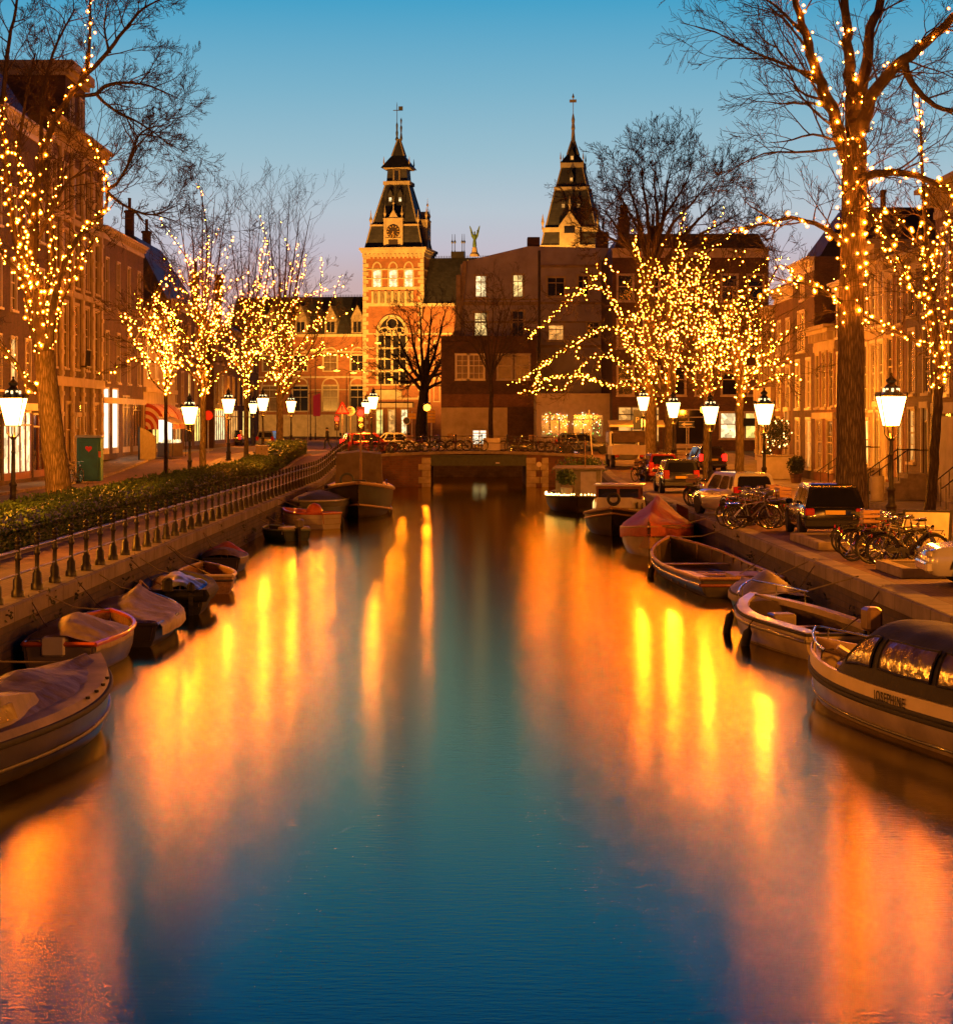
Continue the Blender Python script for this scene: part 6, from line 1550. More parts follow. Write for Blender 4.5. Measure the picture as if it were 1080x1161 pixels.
s.thwart(.5, TARP); MB().bbox(s.x(.02), s.x(.2), -.55, .55, .2, .5, .04).build('stern_seat', HULL_WH, s.t); s.outboard(0, HULL_GY, .8); s.ropes(-1)
s = Boat('lapstrake_boat', 'white boat with orange inner rim moored crosswise in front of a dark covered boat', (-7.3, 87.3), (-5.3, 86.0), 1.6, .78, .62, .62, HULL_WH, ORANGE, p=2.2, depth=.4, deckm=ORANGE, rim=.05, tr=.8)
s.thwart(.4, ORANGE); MB().lathe([(.05, 0), (.3, .1), (.34, .3), (.2, .52), (.02, .6)], 12, (s.x(.32), .1, .42)).build('orange_buoy', ORANGE, s.t, smooth=60)
for q in (.05, .3): s.fender(q, -1, tilt=0, L=.5)
for k in (.2, .42, .6): s.wale(HULL_CR, .012, -k, .985 - k * .06, 'plank_edge')
s.ropes(-1)
s = Boat('covered_sloop', 'dark sloop under a sagging black cover between the white boat and the barge', (-6.9, 90), (-5.9, 98), 2.0, .95, .85, .8, HULL_DK, HULL_GY, p=2.3, rim=.04)
s.tarp(.0, 1.0, lambda a: .34 * math.sin(PI * a) + .06, CANVAS_K, .25, .03, 1.2, 16, .05); s.ropes(-1)
s = Boat('barge', 'dark canal barge with canvas wheelhouse cover, mast and pale rim below the bridge', (-4.75, 95.6), (-5.4, 111), 3.2, 1.55, 1.05, 1.1, HULL_DK, TEAK, p=3.4, open_=False, deckm=mat('ochre_deck', (0.34, 0.22, 0.09), .6, var=.3), rim=.09, keel=-.5)
s.wale(TEAK, .05, -.95, .95, 'rubbing_strake')
b = MB(); b.loft([[(s.x(t), -k, .95), (s.x(t), -k * .92, 2.75 + e), (s.x(t), 0, 2.85 + e), (s.x(t), k * .92, 2.75 + e), (s.x(t), k, .95)] for t, k, e in ((.30, 1.1, -.02), (.42, 1.12, 0), (.55, 1.12, .0), (.68, 1.1, -.03))]); b.build('wheelhouse_cover', mat('khaki_canvas', (0.20, 0.15, 0.075), .85, var=.25, scale=2, bump=.3, bscale=4), s.t, smooth=30)
MB().tube([(s.x(.86), .1, 1.2), (s.x(.86), .1, 3.9)], [.06, .035], 8).build('mast', TEAK, s.t, smooth=60)
b = MB(); b.torus((s.x(.88), -.5, 1.62), .28, .05, 16, 6, axis='x'); b.bbox(s.x(.84), s.x(.9), -.2, .35, 1.2, 1.62, .03); b.build('anchor_winch', HULL_GR, s.t)
MB().bbox(s.x(.70), s.x(.82), -.8, .8, 1.1, 1.45, .03).build('hatch', STONE_D, s.t)
MB().torus((s.x(.8), -1.45, 1.0), .3, .1, 16, 6, axis='y').build('tyre_fender', RUBBER, s.t, smooth=60)
for k in (0, .3): MB().torus((s.x(.66 + k * .2), 1.25, 1.25), .3, .025, 12, 5, axis='y', a0=0, a1=PI).build('deck_hoop', CHROME, s.t, smooth=60)
s.ropes(-1)

# ------------------------------------------------------------------ bicycles
def bicycle(frame_m, crate=False, mud=True):
    t = thing('bicycle', '', 'bicycle', (0, 0, 0))
    for x in (-.54, .54):
        b = MB(); b.torus((x, 0, .345), .325, .021, 22, 6); w = b.build('wheel', RUBBER, t, smooth=60)
        b = MB()
        for k in range(14):
            a = 2 * PI * k / 14; b.tube([(x, .02 if k % 2 else -.02, .345), (x + math.cos(a) * .31, 0, .345 + math.sin(a) * .31)], .0035, 3, cap=False)
        b.torus((x, 0, .345), .303, .009, 20, 4); b.lathe([(.03, -.06), (.03, .06)], 8, (x, 0, .345), axis='y'); b.build('rim', CHROME, w)
    b = MB()
    A_, Bt, Hd, Ht, St, Rr, Fr = (-.08, 0, .30), (-.22, 0, .82), (.38, 0, .72), (.34, 0, .90), (-.26, 0, .95), (-.54, 0, .345), (.54, 0, .345)
    b.tube([A_, Bt], .018, 6); b.tube([A_, Hd], .02, 6); b.tube([(-.18, 0, .72), (.36, 0, .80)], .018, 6); b.tube([Hd, Ht], .02, 6); b.tube([Bt, St], .014, 6)
    for y in (-.05, .05): b.tube([A_, (-.3, y, .32), (Rr[0], y, Rr[2])], .011, 5); b.tube([(-.2, y * .4, .76), (Rr[0], y, Rr[2])], .010, 5); b.tube([(Hd[0], y * .5, Hd[2]), (.46, y, .56), (Fr[0], y, Fr[2])], .012, 5)
    b.build('frame', frame_m, t, smooth=60)
    b = MB(); b.lathe([(.09, -.012), (.09, .012)], 12, (A_[0], -.05, A_[2]), axis='y'); b.tube([(A_[0], -.09, A_[2]), (A_[0] + .1, -.09, A_[2] - .13)], .011, 5); b.tube([(A_[0], .09, A_[2]), (A_[0] - .1, .09, A_[2] + .13)], .011, 5)
    b.box(A_[0] + .06, A_[0] + .15, -.17, -.09, A_[2] - .145, A_[2] - .12); b.box(A_[0] - .15, A_[0] - .06, .09, .17, A_[2] + .12, A_[2] + .145); b.box(-.5, A_[0], -.062, -.045, .33, .40); b.build('crank_and_chaincase', IRON, t)
    MB().tube([(.34, 0, .90), (.33, 0, 1.02), (.34, -.12, 1.04), (.28, -.26, 1.03), (.12, -.30, 1.0)], .012, 6).tube([(.33, 0, 1.02), (.34, .12, 1.04), (.28, .26, 1.03), (.12, .30, 1.0)], .012, 6).build('handlebar', CHROME, t, smooth=60)
    MB().loft([[(-.42, -.10, .955), (-.42, .10, .955), (-.42, .09, 1.0), (-.42, -.09, 1.0)], [(-.30, -.09, .945), (-.30, .09, .945), (-.30, .08, .995), (-.30, -.08, .995)], [(-.12, -.02, .96), (-.12, .02, .96), (-.12, .02, .985), (-.12, -.02, .985)]]).build('saddle', RUBBER, t)
    b = MB()
    for x, a0, a1 in ((-.54, R(10), R(170)), (.54, R(20), R(175))): b.torus((x, 0, .345), .36, .012, 14, 4, a0=a0, a1=a1)
    b.box(-.78, -.38, -.07, .07, .745, .76); b.tube([(-.76, .05, .75), (-.54, .05, .345)], .007, 4); b.tube([(-.76, -.05, .75), (-.54, -.05, .345)], .007, 4); b.build('mudguards_and_rack', IRON if mud else CHROME, t)
    MB().lathe([(.02, 0), (.05, .03), (.05, .07)], 8, (.45, 0, .84), axis='x').build('headlight', CHROME, t); MB().box(-.80, -.775, -.03, .03, .62, .69).build('tail_light', TAIL, t)
    if crate:
        b = MB()
        for k in range(3): z = .86 + k * .1; b.box(.36, .72, -.24, -.22, z, z + .07); b.box(.36, .72, .22, .24, z, z + .07); b.box(.36, .38, -.22, .22, z, z + .07); b.box(.70, .72, -.22, .22, z, z + .07)
        b.box(.37, .71, -.23, .23, .84, .86); b.build('front_crate', TEAK, t)
    return t
SILV = mat('silver_bike_paint', (0.35, 0.33, 0.3), .3, .6, var=.15)
REDB = mat('dark_red_bike_paint', (0.16, 0.02, 0.012), .3, var=.2, coat=.4)
BIKES = [bicycle(mat('black_bike_paint', (0.02, 0.02, 0.02), .3, var=.2, coat=.4)), bicycle(SILV, mud=False), bicycle(mat('brown_bike_paint', (0.10, 0.06, 0.03), .35, var=.2, coat=.3), crate=True), bicycle(REDB)]
USED = set(); r = random.Random(77)
LEANERS = []
def bike(k, x, Y, rz, label, group, z=None, lean=0.0):
    o = BIKES[k]; zz = gz(Y) + .006 if z is None else z
    if k not in USED: USED.add(k); o.location = (x, Y, zz); o.rotation_euler = (0, 0, rz); o['label'] = label; o['group'] = group
    else: o = dup(o, (x, Y, zz), rz, label, group)
    o.rotation_euler = (lean, 0, rz)
    return o
for i in range(10): bike([0, 1, 0, 2, 3, 1, 0, 0, 3, 1][i], 8.95 + r.uniform(-.1, .5) + i * .035, 46.6 + i * .52, R(180 * (i % 2) + r.uniform(-14, 14)), 'bicycle in the tangled row in front of the huge trunk', 'bicycles parked by the huge tree', lean=r.uniform(-.12, .12))
for i in range(13): bike([1, 0, 0, 3, 2, 0, 1, 0, 2, 0, 1, 0, 3][i], (8.75 if i > 3 else 8.2) + r.uniform(-.15, .25), 62.9 + i * .55, R(180 * (i % 2) + r.uniform(-18, 18)), 'bicycle in the dense row between the white hatchback and the black car', 'bicycles parked beside the white hatchback', lean=r.uniform(-.12, .12))
for i in range(5): bike([0, 1, 0, 2, 0][i], 8.6 + r.uniform(-.1, .3), 78.5 + i * .7, R(180 * (i % 2) + r.uniform(-20, 20)), 'bicycle in the small group in front of the dark parked car', 'bicycles parked in front of the dark car', lean=r.uniform(-.1, .1))
for i in range(4): bike([0, 2, 0, 1][i], 8.9 + i * .4, 113 + i * .8, R(90 + r.uniform(-40, 40)), 'bicycle by the quay edge near the foot of the bridge', 'bicycles parked at the foot of the bridge', lean=r.uniform(-.1, .1))
for i in range(26):
    x = -6.4 + i * .53 + r.uniform(-.2, .2)
    if -.2 < x - 1.0 < 2.0 and i % 2: x += .1
    if 1.0 < x < 2.6: continue
    bike([0, 0, 1, 0, 2, 0, 3, 0, 1, 0, 0, 2, 1, 0, 0, 3, 0][i % 17], x, 142.55 + (i % 3) * .35, R(180 * (i % 2) + r.uniform(-8, 8)), 'bicycle parked in the row along the bridge railing', 'bicycles along the bridge railing', z=dz(x) + .01, lean=r.uniform(-.12, .05))
bike(0, -18.9, 106.5, R(75), 'bicycle leaning near the green cabin on the left pavement', 'bicycle by the green cabin', z=gz(106) + .115)

# ------------------------------------------------------------------ cars
def paint(name, c): return mat(name, c, .25, .2, var=.05, scale=3, coat=1.0)
CGL = mat('car_glass', (0.012, 0.012, 0.014), .05, var=.2, spec=.9)
def car(label, loc, rz, col, kind='hatch', tail=False, name='parked_car', cat='car', plate=True):
    t = thing(name, label, cat, loc, rz)
    K_ = {'hatch': dict(L=3.9, W=1.68, hb=.86, H=1.44, hood=.24, scr=.40, rr=.92, rt=.97), 'wagon': dict(L=4.5, W=1.72, hb=.84, H=1.42, hood=.26, scr=.42, rr=.90, rt=.985), 'suv': dict(L=4.3, W=1.78, hb=.98, H=1.68, hood=.25, scr=.38, rr=.95, rt=.985), 'van': dict(L=4.9, W=1.85, hb=1.15, H=1.98, hood=.12, scr=.26, rr=.98, rt=.995), 'sedan': dict(L=4.4, W=1.72, hb=.86, H=1.42, hood=.27, scr=.43, rr=.74, rt=.86)}[kind]
    L, Wd, hb, H = K_['L'], K_['W'], K_['hb'], K_['H']; h = L / 2
    def X_(f): return h - f * L
    b = MB(); rings = []
    for f, zb, zt, w in ((0.0, .32, .56, .74), (.015, .26, .66, .86), (.05, .22, .74, .95), (K_['hood'], .2, hb * .98, 1.0), (K_['scr'], .2, hb, 1.0), (.6, .2, hb + .02, 1.0), (.85, .22, hb + .03, .99), (.96, .26, hb + .02, .95), (.99, .30, hb * .98, .90), (1.0, .36, hb * .9, .85)):
        w *= Wd / 2; m = (zb + zt) / 2
        rings.append([(X_(f), -w * .88, zb), (X_(f), -w * .98, zb + .10), (X_(f), -w, m), (X_(f), -w * .97, zt - .07), (X_(f), -w * .90, zt), (X_(f), w * .90, zt), (X_(f), w * .97, zt - .07), (X_(f), w, m), (X_(f), w * .98, zb + .10), (X_(f), w * .88, zb)])
    b.loft(rings); b.build('body', col, t, smooth=38)
    g0, g1 = K_['hood'] + .02, K_['scr']; r0, r1 = K_['rr'], K_['rt']
    wb, wt, rz0 = Wd / 2 * .90, Wd / 2 * .74, H - .075
    lo = {1: [(X_(g0), -wb, hb - .03), (X_(g0), wb, hb - .03)], 2: [(X_(r1), wb, hb - .01), (X_(r1), -wb, hb - .01)]}; A0, A1 = lo[1]; A2, A3 = lo[2]
    B0, B1, B2, B3 = (X_(g1), -wt, rz0), (X_(g1), wt, rz0), (X_(r0), wt, rz0 - .015), (X_(r0), -wt, rz0 - .015)
    b = MB(); b.loft([[A0, A1, A2, A3], [B0, B1, B2, B3], [(X_(g1 + .03), -wt * .88, H), (X_(g1 + .03), wt * .88, H), (X_(r0 - .025), wt * .88, H - .015), (X_(r0 - .025), -wt * .88, H - .015)]]); b.build('roof', col, t, smooth=35)
    def glass(q, m0, m1, v0=.10, v1=.94, name='window'):
        """a pane set just proud of one face of the cabin; q = lower left, lower right, upper right, upper left"""
        q = [Vector(p) for p in q]; nrm = (q[3] - q[0]).cross(q[1] - q[0]).normalized()
        def at(u, v): return q[0].lerp(q[1], u).lerp(q[3].lerp(q[2], u), v) + nrm * .007
        e = .045; b = MB(); b.add([at(m0 + e, v0), at(m1 - e, v0), at(m1, v0 + .1), at(m1, v1 - .12), at(m1 - e, v1), at(m0 + e, v1), at(m0, v1 - .12), at(m0, v0 + .1)], [tuple(range(8))])
        return b.build(name, CGL, t, fix=False)
    glass((A1, A0, B0, B1), .05, .95, name='windscreen'); glass((A3, A2, B2, B3), .09, .91, name='rear_window')
    for q in ((A0, A3, B3, B0), (A2, A1, B1, B2)):
        fwd = q[0][0] > q[1][0]
        for m0, m1 in ((.10, .47), (.51, .80), (.84, .95)):
            glass(q, *((m0, m1) if fwd else (1 - m1, 1 - m0)), name='side_window')
    wr = .31 if kind != 'suv' else .35
    for f in (.18, .81):
        for sg in (-1, 1):
            y = sg * (Wd / 2 - .09)
            o = MB().lathe([(wr * .62, -.10), (wr * .93, -.10), (wr, -.06), (wr, .06), (wr * .93, .10), (wr * .62, .10)], 20, (X_(f), y, wr), axis='y').build('wheel', RUBBER, t, smooth=40)
            b = MB(); b.lathe([(0, -.085), (wr * .2, -.09), (wr * .62, -.075), (wr * .62, .075), (wr * .2, .09), (0, .085)], 14, (X_(f), y, wr), axis='y'); b.build('rim', STEEL, o, smooth=40)
            b = MB(); b.torus((X_(f), sg * (Wd / 2 - .012), wr + .01), wr + .045, .022, 16, 5, a0=R(5), a1=R(175)); b.build('wheel_arch', RUBBER, t, smooth=60)
    for sg in (-1, 1):
        MB().bbox(h - .10, h + .0 - .01, sg * Wd * .36 - .17, sg * Wd * .36 + .17, .56, .70, .03).build('headlight', mat('headlight_glass', (0.5, 0.48, 0.45), .1, var=.1, coat=1), t)
        tb, tt = (.62, 1.0) if kind in ('hatch', 'suv') else (.60, .80)
        MB().bbox(-h - .015, -h + .10, sg * Wd * .38 - .13, sg * Wd * .38 + .13, tb, tt, .03).build('tail_light', TAIL_ON if tail else TAIL, t)
        MB().bbox(X_(g1 - .06), X_(g1 - .02), sg * (wb + .13) - .09, sg * (wb + .13) + .09, hb, hb + .14, .03).build('mirror', col, t)
        b = MB(); b.bbox(X_(.56), X_(.53), sg * Wd / 2 - .012, sg * Wd / 2 + .012, hb - .14, hb - .11, .004); b.bbox(X_(.74), X_(.71), sg * Wd / 2 - .012, sg * Wd / 2 + .012, hb - .14, hb - .11, .004); b.build('door_handles', CHROME, t)
    MB().bbox(-h - .05, -h + .12, -Wd * .46, Wd * .46, .30, .52, .04).build('bumper', RUBBER if kind in ('suv', 'wagon') else col, t); MB().bbox(h - .12, h + .03, -Wd * .44, Wd * .44, .28, .48, .04).build('bumper', col, t)
    if plate: MB().box(-h - .064, -h - .045, -.26, .26, .64, .75).build('number_plate', PLATE, t)
    return t
WHITEC = paint('white_car_paint', (0.62, 0.6, 0.56)); BLACKC = paint('black_car_paint', (0.012, 0.012, 0.015)); REDC = paint('red_car_paint', (0.22, 0.012, 0.01)); GREYC = paint('dark_grey_car_paint', (0.04, 0.04, 0.045)); SILVC = paint('silver_car_paint', (0.3, 0.3, 0.3)); BLUEC = paint('dark_blue_car_paint', (0.02, 0.035, 0.07))
def q_(px, Y): return (X(px, Y), Y, gz(Y) + .005)
car('white car cut off by the right picture edge next to the white board', (10.72, 41.3, gz(41) + .005), R(176), WHITEC, 'sedan')
car('black estate car with red tail lights parked beside the huge trunk', (9.7, 60.0, gz(60) + .005), R(88), BLACKC, 'wagon')
car('white hatchback parked askew behind the row of bicycles', (8.75, 72.3, gz(76) + .005), R(104), WHITEC, 'hatch')
car('dark car with red lights parked on the quay beyond the white hatchback', (9.1, 96.2, gz(96) + .005), R(91), GREYC, 'hatch')
car('red car parked at the quay between the dark parked car and the truck', (9.9, 114, gz(114) + .005), R(92), REDC, 'hatch')
car('car with glowing red tail lights driving away along the right street', (13.35, 124, gz(124) + .005), R(97), GREYC, 'hatch', tail=True, name='moving_car')
car('small red car with lit tail lights crossing behind the bicycles on the bridge', (X(419, 150), 150.5, 2.0), R(10), REDC, 'hatch', tail=True, name='moving_car')
car('pale roofed car standing behind the bicycles at the left end of the bridge', (X(452, 153), 153, 2.03), R(4), WHITEC, 'sedan')
car('dark blue car behind the railing at the right end of the bridge', (X(662, 150), 150, 2.0), R(0), BLUEC, 'hatch')
car('dark car with lit tail lights far down the left street', (X(266, 205), 205, 1.975), R(90), BLACKC, 'hatch', tail=True, name='moving_car')
car('silver car parked on the left street beyond the last hedge', (X(306, 186), 186, 1.975), R(82), SILVC, 'hatch')
t = thing('truck', 'small white flatbed truck seen from behind between the bridge and the red car', 'truck', (X(708, 128), 128, gz(128) + .01), R(92))
MB().bbox(.6, 2.2, -.9, .9, .4, 2.1, .08).build('cab', WHITEC, t); MB().box(.585, .60, -.7, .7, 1.35, 1.95).build('rear_window', CGL, t); MB().box(-2.4, .55, -.95, .95, .75, .85).box(-2.4, -2.34, -.95, .95, .85, 1.3).box(-2.34, .55, -.95, -.9, .85, 1.25).box(-2.34, .55, .9, .95, .85, 1.25).build('flatbed', WHITE, t)
b = MB()
for yy in (-.9, .9): b.tube([(-2.3, yy, 1.25), (-2.3, yy, 2.1), (.5, yy, 2.1)], .03, 5)
b.tube([(-2.3, -.9, 2.1), (-2.3, .9, 2.1)], .03, 5); b.box(-2.3, .5, -.9, -.88, 1.3, 2.1); b.box(-2.3, -2.28, -.9, .9, 1.45, 2.08); b.build('canvas_frame', TARP_B, t)
for xx in (-1.6, 1.4):
    for yy in (-.85, .85): MB().lathe([(.2, -.1), (.36, -.1), (.36, .1), (.2, .1)], 16, (xx, yy, .36), axis='y').build('wheel', RUBBER, t)
for yy in (-.7, .7): MB().bbox(-2.46, -2.4, yy - .12, yy + .12, .6, .74, .02).build('tail_light', TAIL, t)

# ------------------------------------------------------------------ street furniture and signs
t = thing('portable_toilet', 'green portable toilet cabin with a red heart on its door', 'toilet cabin', (X(102, 110), 110, gz(110) + .115), R(4))
MB().bbox(-.6, .6, -.6, .6, 0, 2.15, .04).build('cabin', GREEN_P, t); MB().bbox(-.66, .66, -.66, .66, 2.152, 2.3, .05).build('roof', mat('pale_cabin_roof', (0.3, 0.3, 0.26), .5, var=.2), t)
MB().bbox(-.46, .46, -.64, -.603, .12, 2.0, .012).build('door', GREEN_P, t)
hp = [(.17 * math.sin(a) ** 3, .011 * (13 * math.cos(a) - 5 * math.cos(2 * a) - 2 * math.cos(3 * a) - math.cos(4 * a)) + 1.62) for a in [2 * PI * i / 28 for i in range(28)]]
MB().prism(hp, -.652, -.642).build('heart_emblem', mat('heart_red', (.62, .03, .02), .5, var=.05), t); MB().box(.47, .60, -.612, -.601, 1.2, 1.5).build('notice_plate', ORANGE, t)
t = thing('utility_cabinet', 'grey utility cabinet standing in the gap of the hedge', 'cabinet', (X(297, 125), 125, gz(125) + .02))
MB().bbox(-.34, .34, -.22, .22, 0, 1.35, .02).build('housing', mat('grey_cabinet_paint', (0.30, 0.25, 0.19), .6, var=.2), t); MB().bbox(-.38, .38, -.26, .26, 1.352, 1.42, .02).build('lid', STEEL, t); MB().box(-.28, .28, -.232, -.221, .15, 1.25).build('door', mat('grey_cabinet_paint', (0.3, 0.25, 0.19)), t); MB().lathe([(0, 0), (.03, .0), (.03, .03)], 8, (.0, -.23, 1.2), axis='y').build('lock', IRON, t)
t = thing('litter_bin', 'pale cylindrical litter bin on a post beside the huge trunk', 'litter bin', (X(994, 75), 75, gz(75) + .115))
MB().lathe([(.2, .25), (.24, .28), (.24, 1.1), (.2, 1.12), (.2, .9)], 18).build('bin', mat('pale_bin', (0.42, 0.36, 0.27), .5, var=.2), t, smooth=40); MB().tube([(-.3, 0, 0), (-.3, 0, 1.2), (-.1, 0, 1.3)], .03, 6).box(-.3, -.2, -.03, .03, .5, .6).build('post', IRON, t)
t = thing('white_board', 'white board in a dark frame leaning beside the bicycles and the white car', 'board', (X(1048, 49.5), 49.5, gz(49) + .01), R(-24))
MB().prismx([(0, .1), (.03, .1), (.33, 1.02), (.30, 1.02)], -.5, .5).build('panel', mat('greyed_board', (.34, .31, .27), .6, var=.15), t); MB().prismx([(-.01, .04), (.04, .04), (.36, 1.08), (.31, 1.08)], -.56, -.5).prismx([(-.01, .04), (.04, .04), (.36, 1.08), (.31, 1.08)], .5, .56).box(-.5, .5, .315, .36, 1.02, 1.07).box(-.5, .5, -.01, .04, .04, .1).build('frame', IRON, t)
b = MB(); b.tube([(-.45, .32, 1.0), (-.45, .62, 0)], .02, 5); b.tube([(.45, .32, 1.0), (.45, .62, 0)], .02, 5); b.build('strut', IRON, t)
def island(x0, x1, y0, y1, label):
    t = thing('tree_planter', label, 'planter', (x0, y0, gz(y0)))
    a, c = x1 - x0, y1 - y0
    MB().bbox(0, a, 0, .25, 0, .2, .02).bbox(0, a, c - .25, c, 0, .2, .02).bbox(0, .25, .25, c - .25, 0, .2, .02).bbox(a - .25, a, .25, c - .25, 0, .2, .02).build('kerb_stones', STONE_D, t); MB().box(.25, a - .25, .25, c - .25, 0, .16).build('soil', EARTH, t)
island(8.35, 12.6, 52.6, 57.2, 'raised kerb bed with stone edging in front of the black estate car'); island(8.5, 11.3, 43.2, 46.0, 'low stone edged bed under the front wheels of the tangled bicycles')
def sign(name, label, px, py, Y, z0, cat='sign', h=None, m=STEEL, top=.25):
    t = thing(name, label, cat, (X(px, Y), Y, z0)); zc = Z(py, Y) - z0
    MB().tube([(0, 0, 0), (0, 0, zc + top)], .035, 6).build('pole', m, t)
    return t, zc
RED_S = mat('sign_red', (.5, .02, .015), .4, var=.05); BLUE_S = mat('sign_blue', (.01, .03, .12), .4, var=.05); YEL_S = mat('sign_yellow', (.75, .42, .03), .45, var=.08)
t, z = sign('warning_sign', 'triangular warning sign with red border at the end of the left railing', 388, 463, 148, 1.98)
MB().prism([(-.5, z - .38), (.5, z - .38), (0, z + .5)], -.07, -.04).build('plate', RED_S, t); MB().prism([(-.34, z - .28), (.34, z - .28), (0, z + .31)], -.08, -.071).build('symbol_field', WHITE, t); MB().box(-.035, .035, -.09, -.081, z - .1, z + .16).box(-.035, .035, -.09, -.081, z - .22, z - .14).build('exclamation_mark', IRON, t)
t, z = sign('round_sign', 'small round white sign right of the triangular warning sign', 397, 466, 149.5, 1.98)
MB().lathe([(0, 0), (.33, .005), (.33, .03)], 20, (0, -.04, z), axis='y').build('plate', mat('greyed_sign_white', (.3, .28, .26), .5, var=.1), t); MB().box(-.2, .2, -.082, -.071, z + .03, z + .09).box(-.2, .2, -.082, -.071, z - .09, z - .03).box(-.08, .08, -.082, -.071, z + .12, z + .2).build('symbol', IRON, t)  # plate colour greyed because the double lantern overlights it
t, z = sign('no_entry_sign', 'round red sign on a pole behind the lanterns on the left pavement', 236, 471, 155, 1.98)
MB().lathe([(0, 0), (.34, .005), (.34, .03)], 20, (0, -.04, z), axis='y').build('plate', RED_S, t)
def signal(px, py, Y, label, on=True, s=1.0):
    t, z = sign('traffic_light', label, px, py, Y, 1.98, 'traffic light', m=IRON, top=.35)
    MB().bbox(-.16 * s, .16 * s, -.22, -.04, z - .75 * s, z + .25 * s, .03).build('housing', IRON, t)
    MB().lathe([(0, 0), (.12 * s, .01), (.10 * s, .05), (0, .08)], 14, (0, -.22, z), axis='y').build('red_lamp', RED_L, t)
    for k in (.25, .5): MB().lathe([(0, 0), (.11 * s, .01), (.1 * s, .03)], 12, (0, -.22, z - k * s), axis='y').build('dark_lamp', GLASS, t)
    b = MB()
    for k in (0, .25, .5): b.torus((0, -.28, z - k * s), .13 * s, .012, 10, 4, axis='y', a0=0, a1=PI)
    b.build('visor', IRON, t); point('lamp', t, (0, -.5, z), 160 * s, (1, .05, .01), .1)
signal(409, 468, 147.5, 'traffic light showing bright red beside the double lantern', s=1.7); signal(382, 475, 186, 'smaller traffic light showing red left of the triangular sign', s=1.3); signal(413, 490, 158, 'low dark pole with a red signal behind the bridge bicycles', s=.5)
t, z = sign('banner', 'tall red banner on a pole in front of the museum wing', 349, 440, 228, 1.97, 'banner', top=1.0)
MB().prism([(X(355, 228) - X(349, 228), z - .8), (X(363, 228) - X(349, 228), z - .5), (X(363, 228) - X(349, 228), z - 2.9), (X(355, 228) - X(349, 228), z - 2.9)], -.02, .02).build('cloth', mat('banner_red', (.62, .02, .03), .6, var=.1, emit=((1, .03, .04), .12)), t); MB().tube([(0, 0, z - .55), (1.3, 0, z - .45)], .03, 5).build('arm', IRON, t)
for px, py, hgt, lab in ((467, 474, .55, 'small yellow direction sign left of the globe lamp'), (489, 471, 1.0, 'tall stack of yellow direction signs right of the globe lamp')):
    t, z = sign('direction_sign', lab, px, py, 182, 1.97, top=.6)
    n = int(hgt / .25); b = MB()
    for k in range(n): b.box(-.32, .32, -.07, -.04, z + .4 - k * .26 - .22, z + .4 - k * .26)
    b.build('panel', YEL_S, t)
t, z = sign('round_sign', 'round blue sign with white rim between the yellow signs and the museum portal', 461, 477, 180, 1.97)
MB().lathe([(0, 0), (.32, .005), (.32, .03)], 20, (0, -.04, z), axis='y').build('rim', WHITE, t); MB().lathe([(0, 0), (.25, .002), (.25, .012)], 20, (0, -.071, z), axis='y').build('plate', BLUE_S, t)
t, z = sign('parking_sign', 'dark panel with a white letter beside the thickest lit trunk', 722, 477, 150, 2.0, top=.8)
MB().bbox(-.28, .28, -.09, -.04, z - .6, z + .75, .01).build('panel', BLUE_S, t); text_mesh('P', .5, 'lettering', WHITE, t, (0, -.094, z + .05), (R(90), 0, 0), .002, .01)
t, z = sign('one_way_sign', 'dark sign with a white arrow pointing left beside the orange globe lamp', 778, 481, 148, 1.98)
MB().bbox(-.5, .5, -.09, -.04, z - .2, z + .2, .01).build('panel', BLUE_S, t); MB().prism([(-.38, z), (-.12, z + .13), (-.12, z + .05), (.36, z + .05), (.36, z - .05), (-.12, z - .05), (-.12, z - .13)], -.1, -.091).build('arrow', WHITE, t)
MB().box(-.52, .52, -.095, -.0905, z + .17, z + .2).box(-.52, .52, -.095, -.0905, z - .2, z - .17).build('border', WHITE, t)
t, z = sign('pole', 'slanting pale pole at the right end of the bridge', 675, 468, 143.2, 1.97, 'pole', m=WHITE, top=.2)
t.rotation_euler = (0, R(-4), 0); t.location.x = X(671, 143.2)
t = thing('planter_box', 'white planter box on the bridge below the slim street tree', 'planter', (X(557, 143.4), 143.4, dz(1.5)))
MB().bbox(-.55, .55, -.3, .3, .06, .85, .02).build('box', WHITE, t); MB().box(-.5, .5, -.25, .25, .851, .87).build('soil', EARTH, t)
t = thing('terrace_awning', 'long pale terrace awning above the truck in front of the corner building', 'awning', (X(720, 160), 160, 1.97))
MB().prismx([(-1.6, 1.85), (-1.6, 2.0), (0, 2.35), (0, 2.25)], -2.0, 2.0).build('cloth', WHITE, t)
for xx in (-1.9, 1.9): MB().tube([(xx, -1.5, 0), (xx, -1.5, 1.88)], .03, 6).build('post', IRON, t)
t = thing('shop_stall', 'brightly lit stall with a small pale awning below the striped awnings', 'stall', (X(193, 138), 138, gz(138) + .115), R(75))
MB().bbox(-1.1, 1.1, -.4, .4, 0, .85, .02).build('counter', DKPAINT, t); MB().prismx([(-.7, 2.05), (-.68, 2.1), (.4, 2.5), (.4, 2.44)], -1.2, 1.2).build('awning', PLASTER, t); MB().box(-1.0, 1.0, .3, .36, .9, 2.3).build('lit_back', SHOPW, t)
for xx in (-1.05, 1.05): MB().tube([(xx, -.6, 0), (xx, -.6, 2.1)], .025, 5).build('post', IRON, t)
r = random.Random(8); b = MB()
for i in range(24): b.lathe([(.05, 0), (.09, .06), (.04, .2), (0, .22)], 7, (r.uniform(-1, 1), r.uniform(-.35, .2), .86))
b.build('goods', LITW, t, kind='stuff', smooth=50)
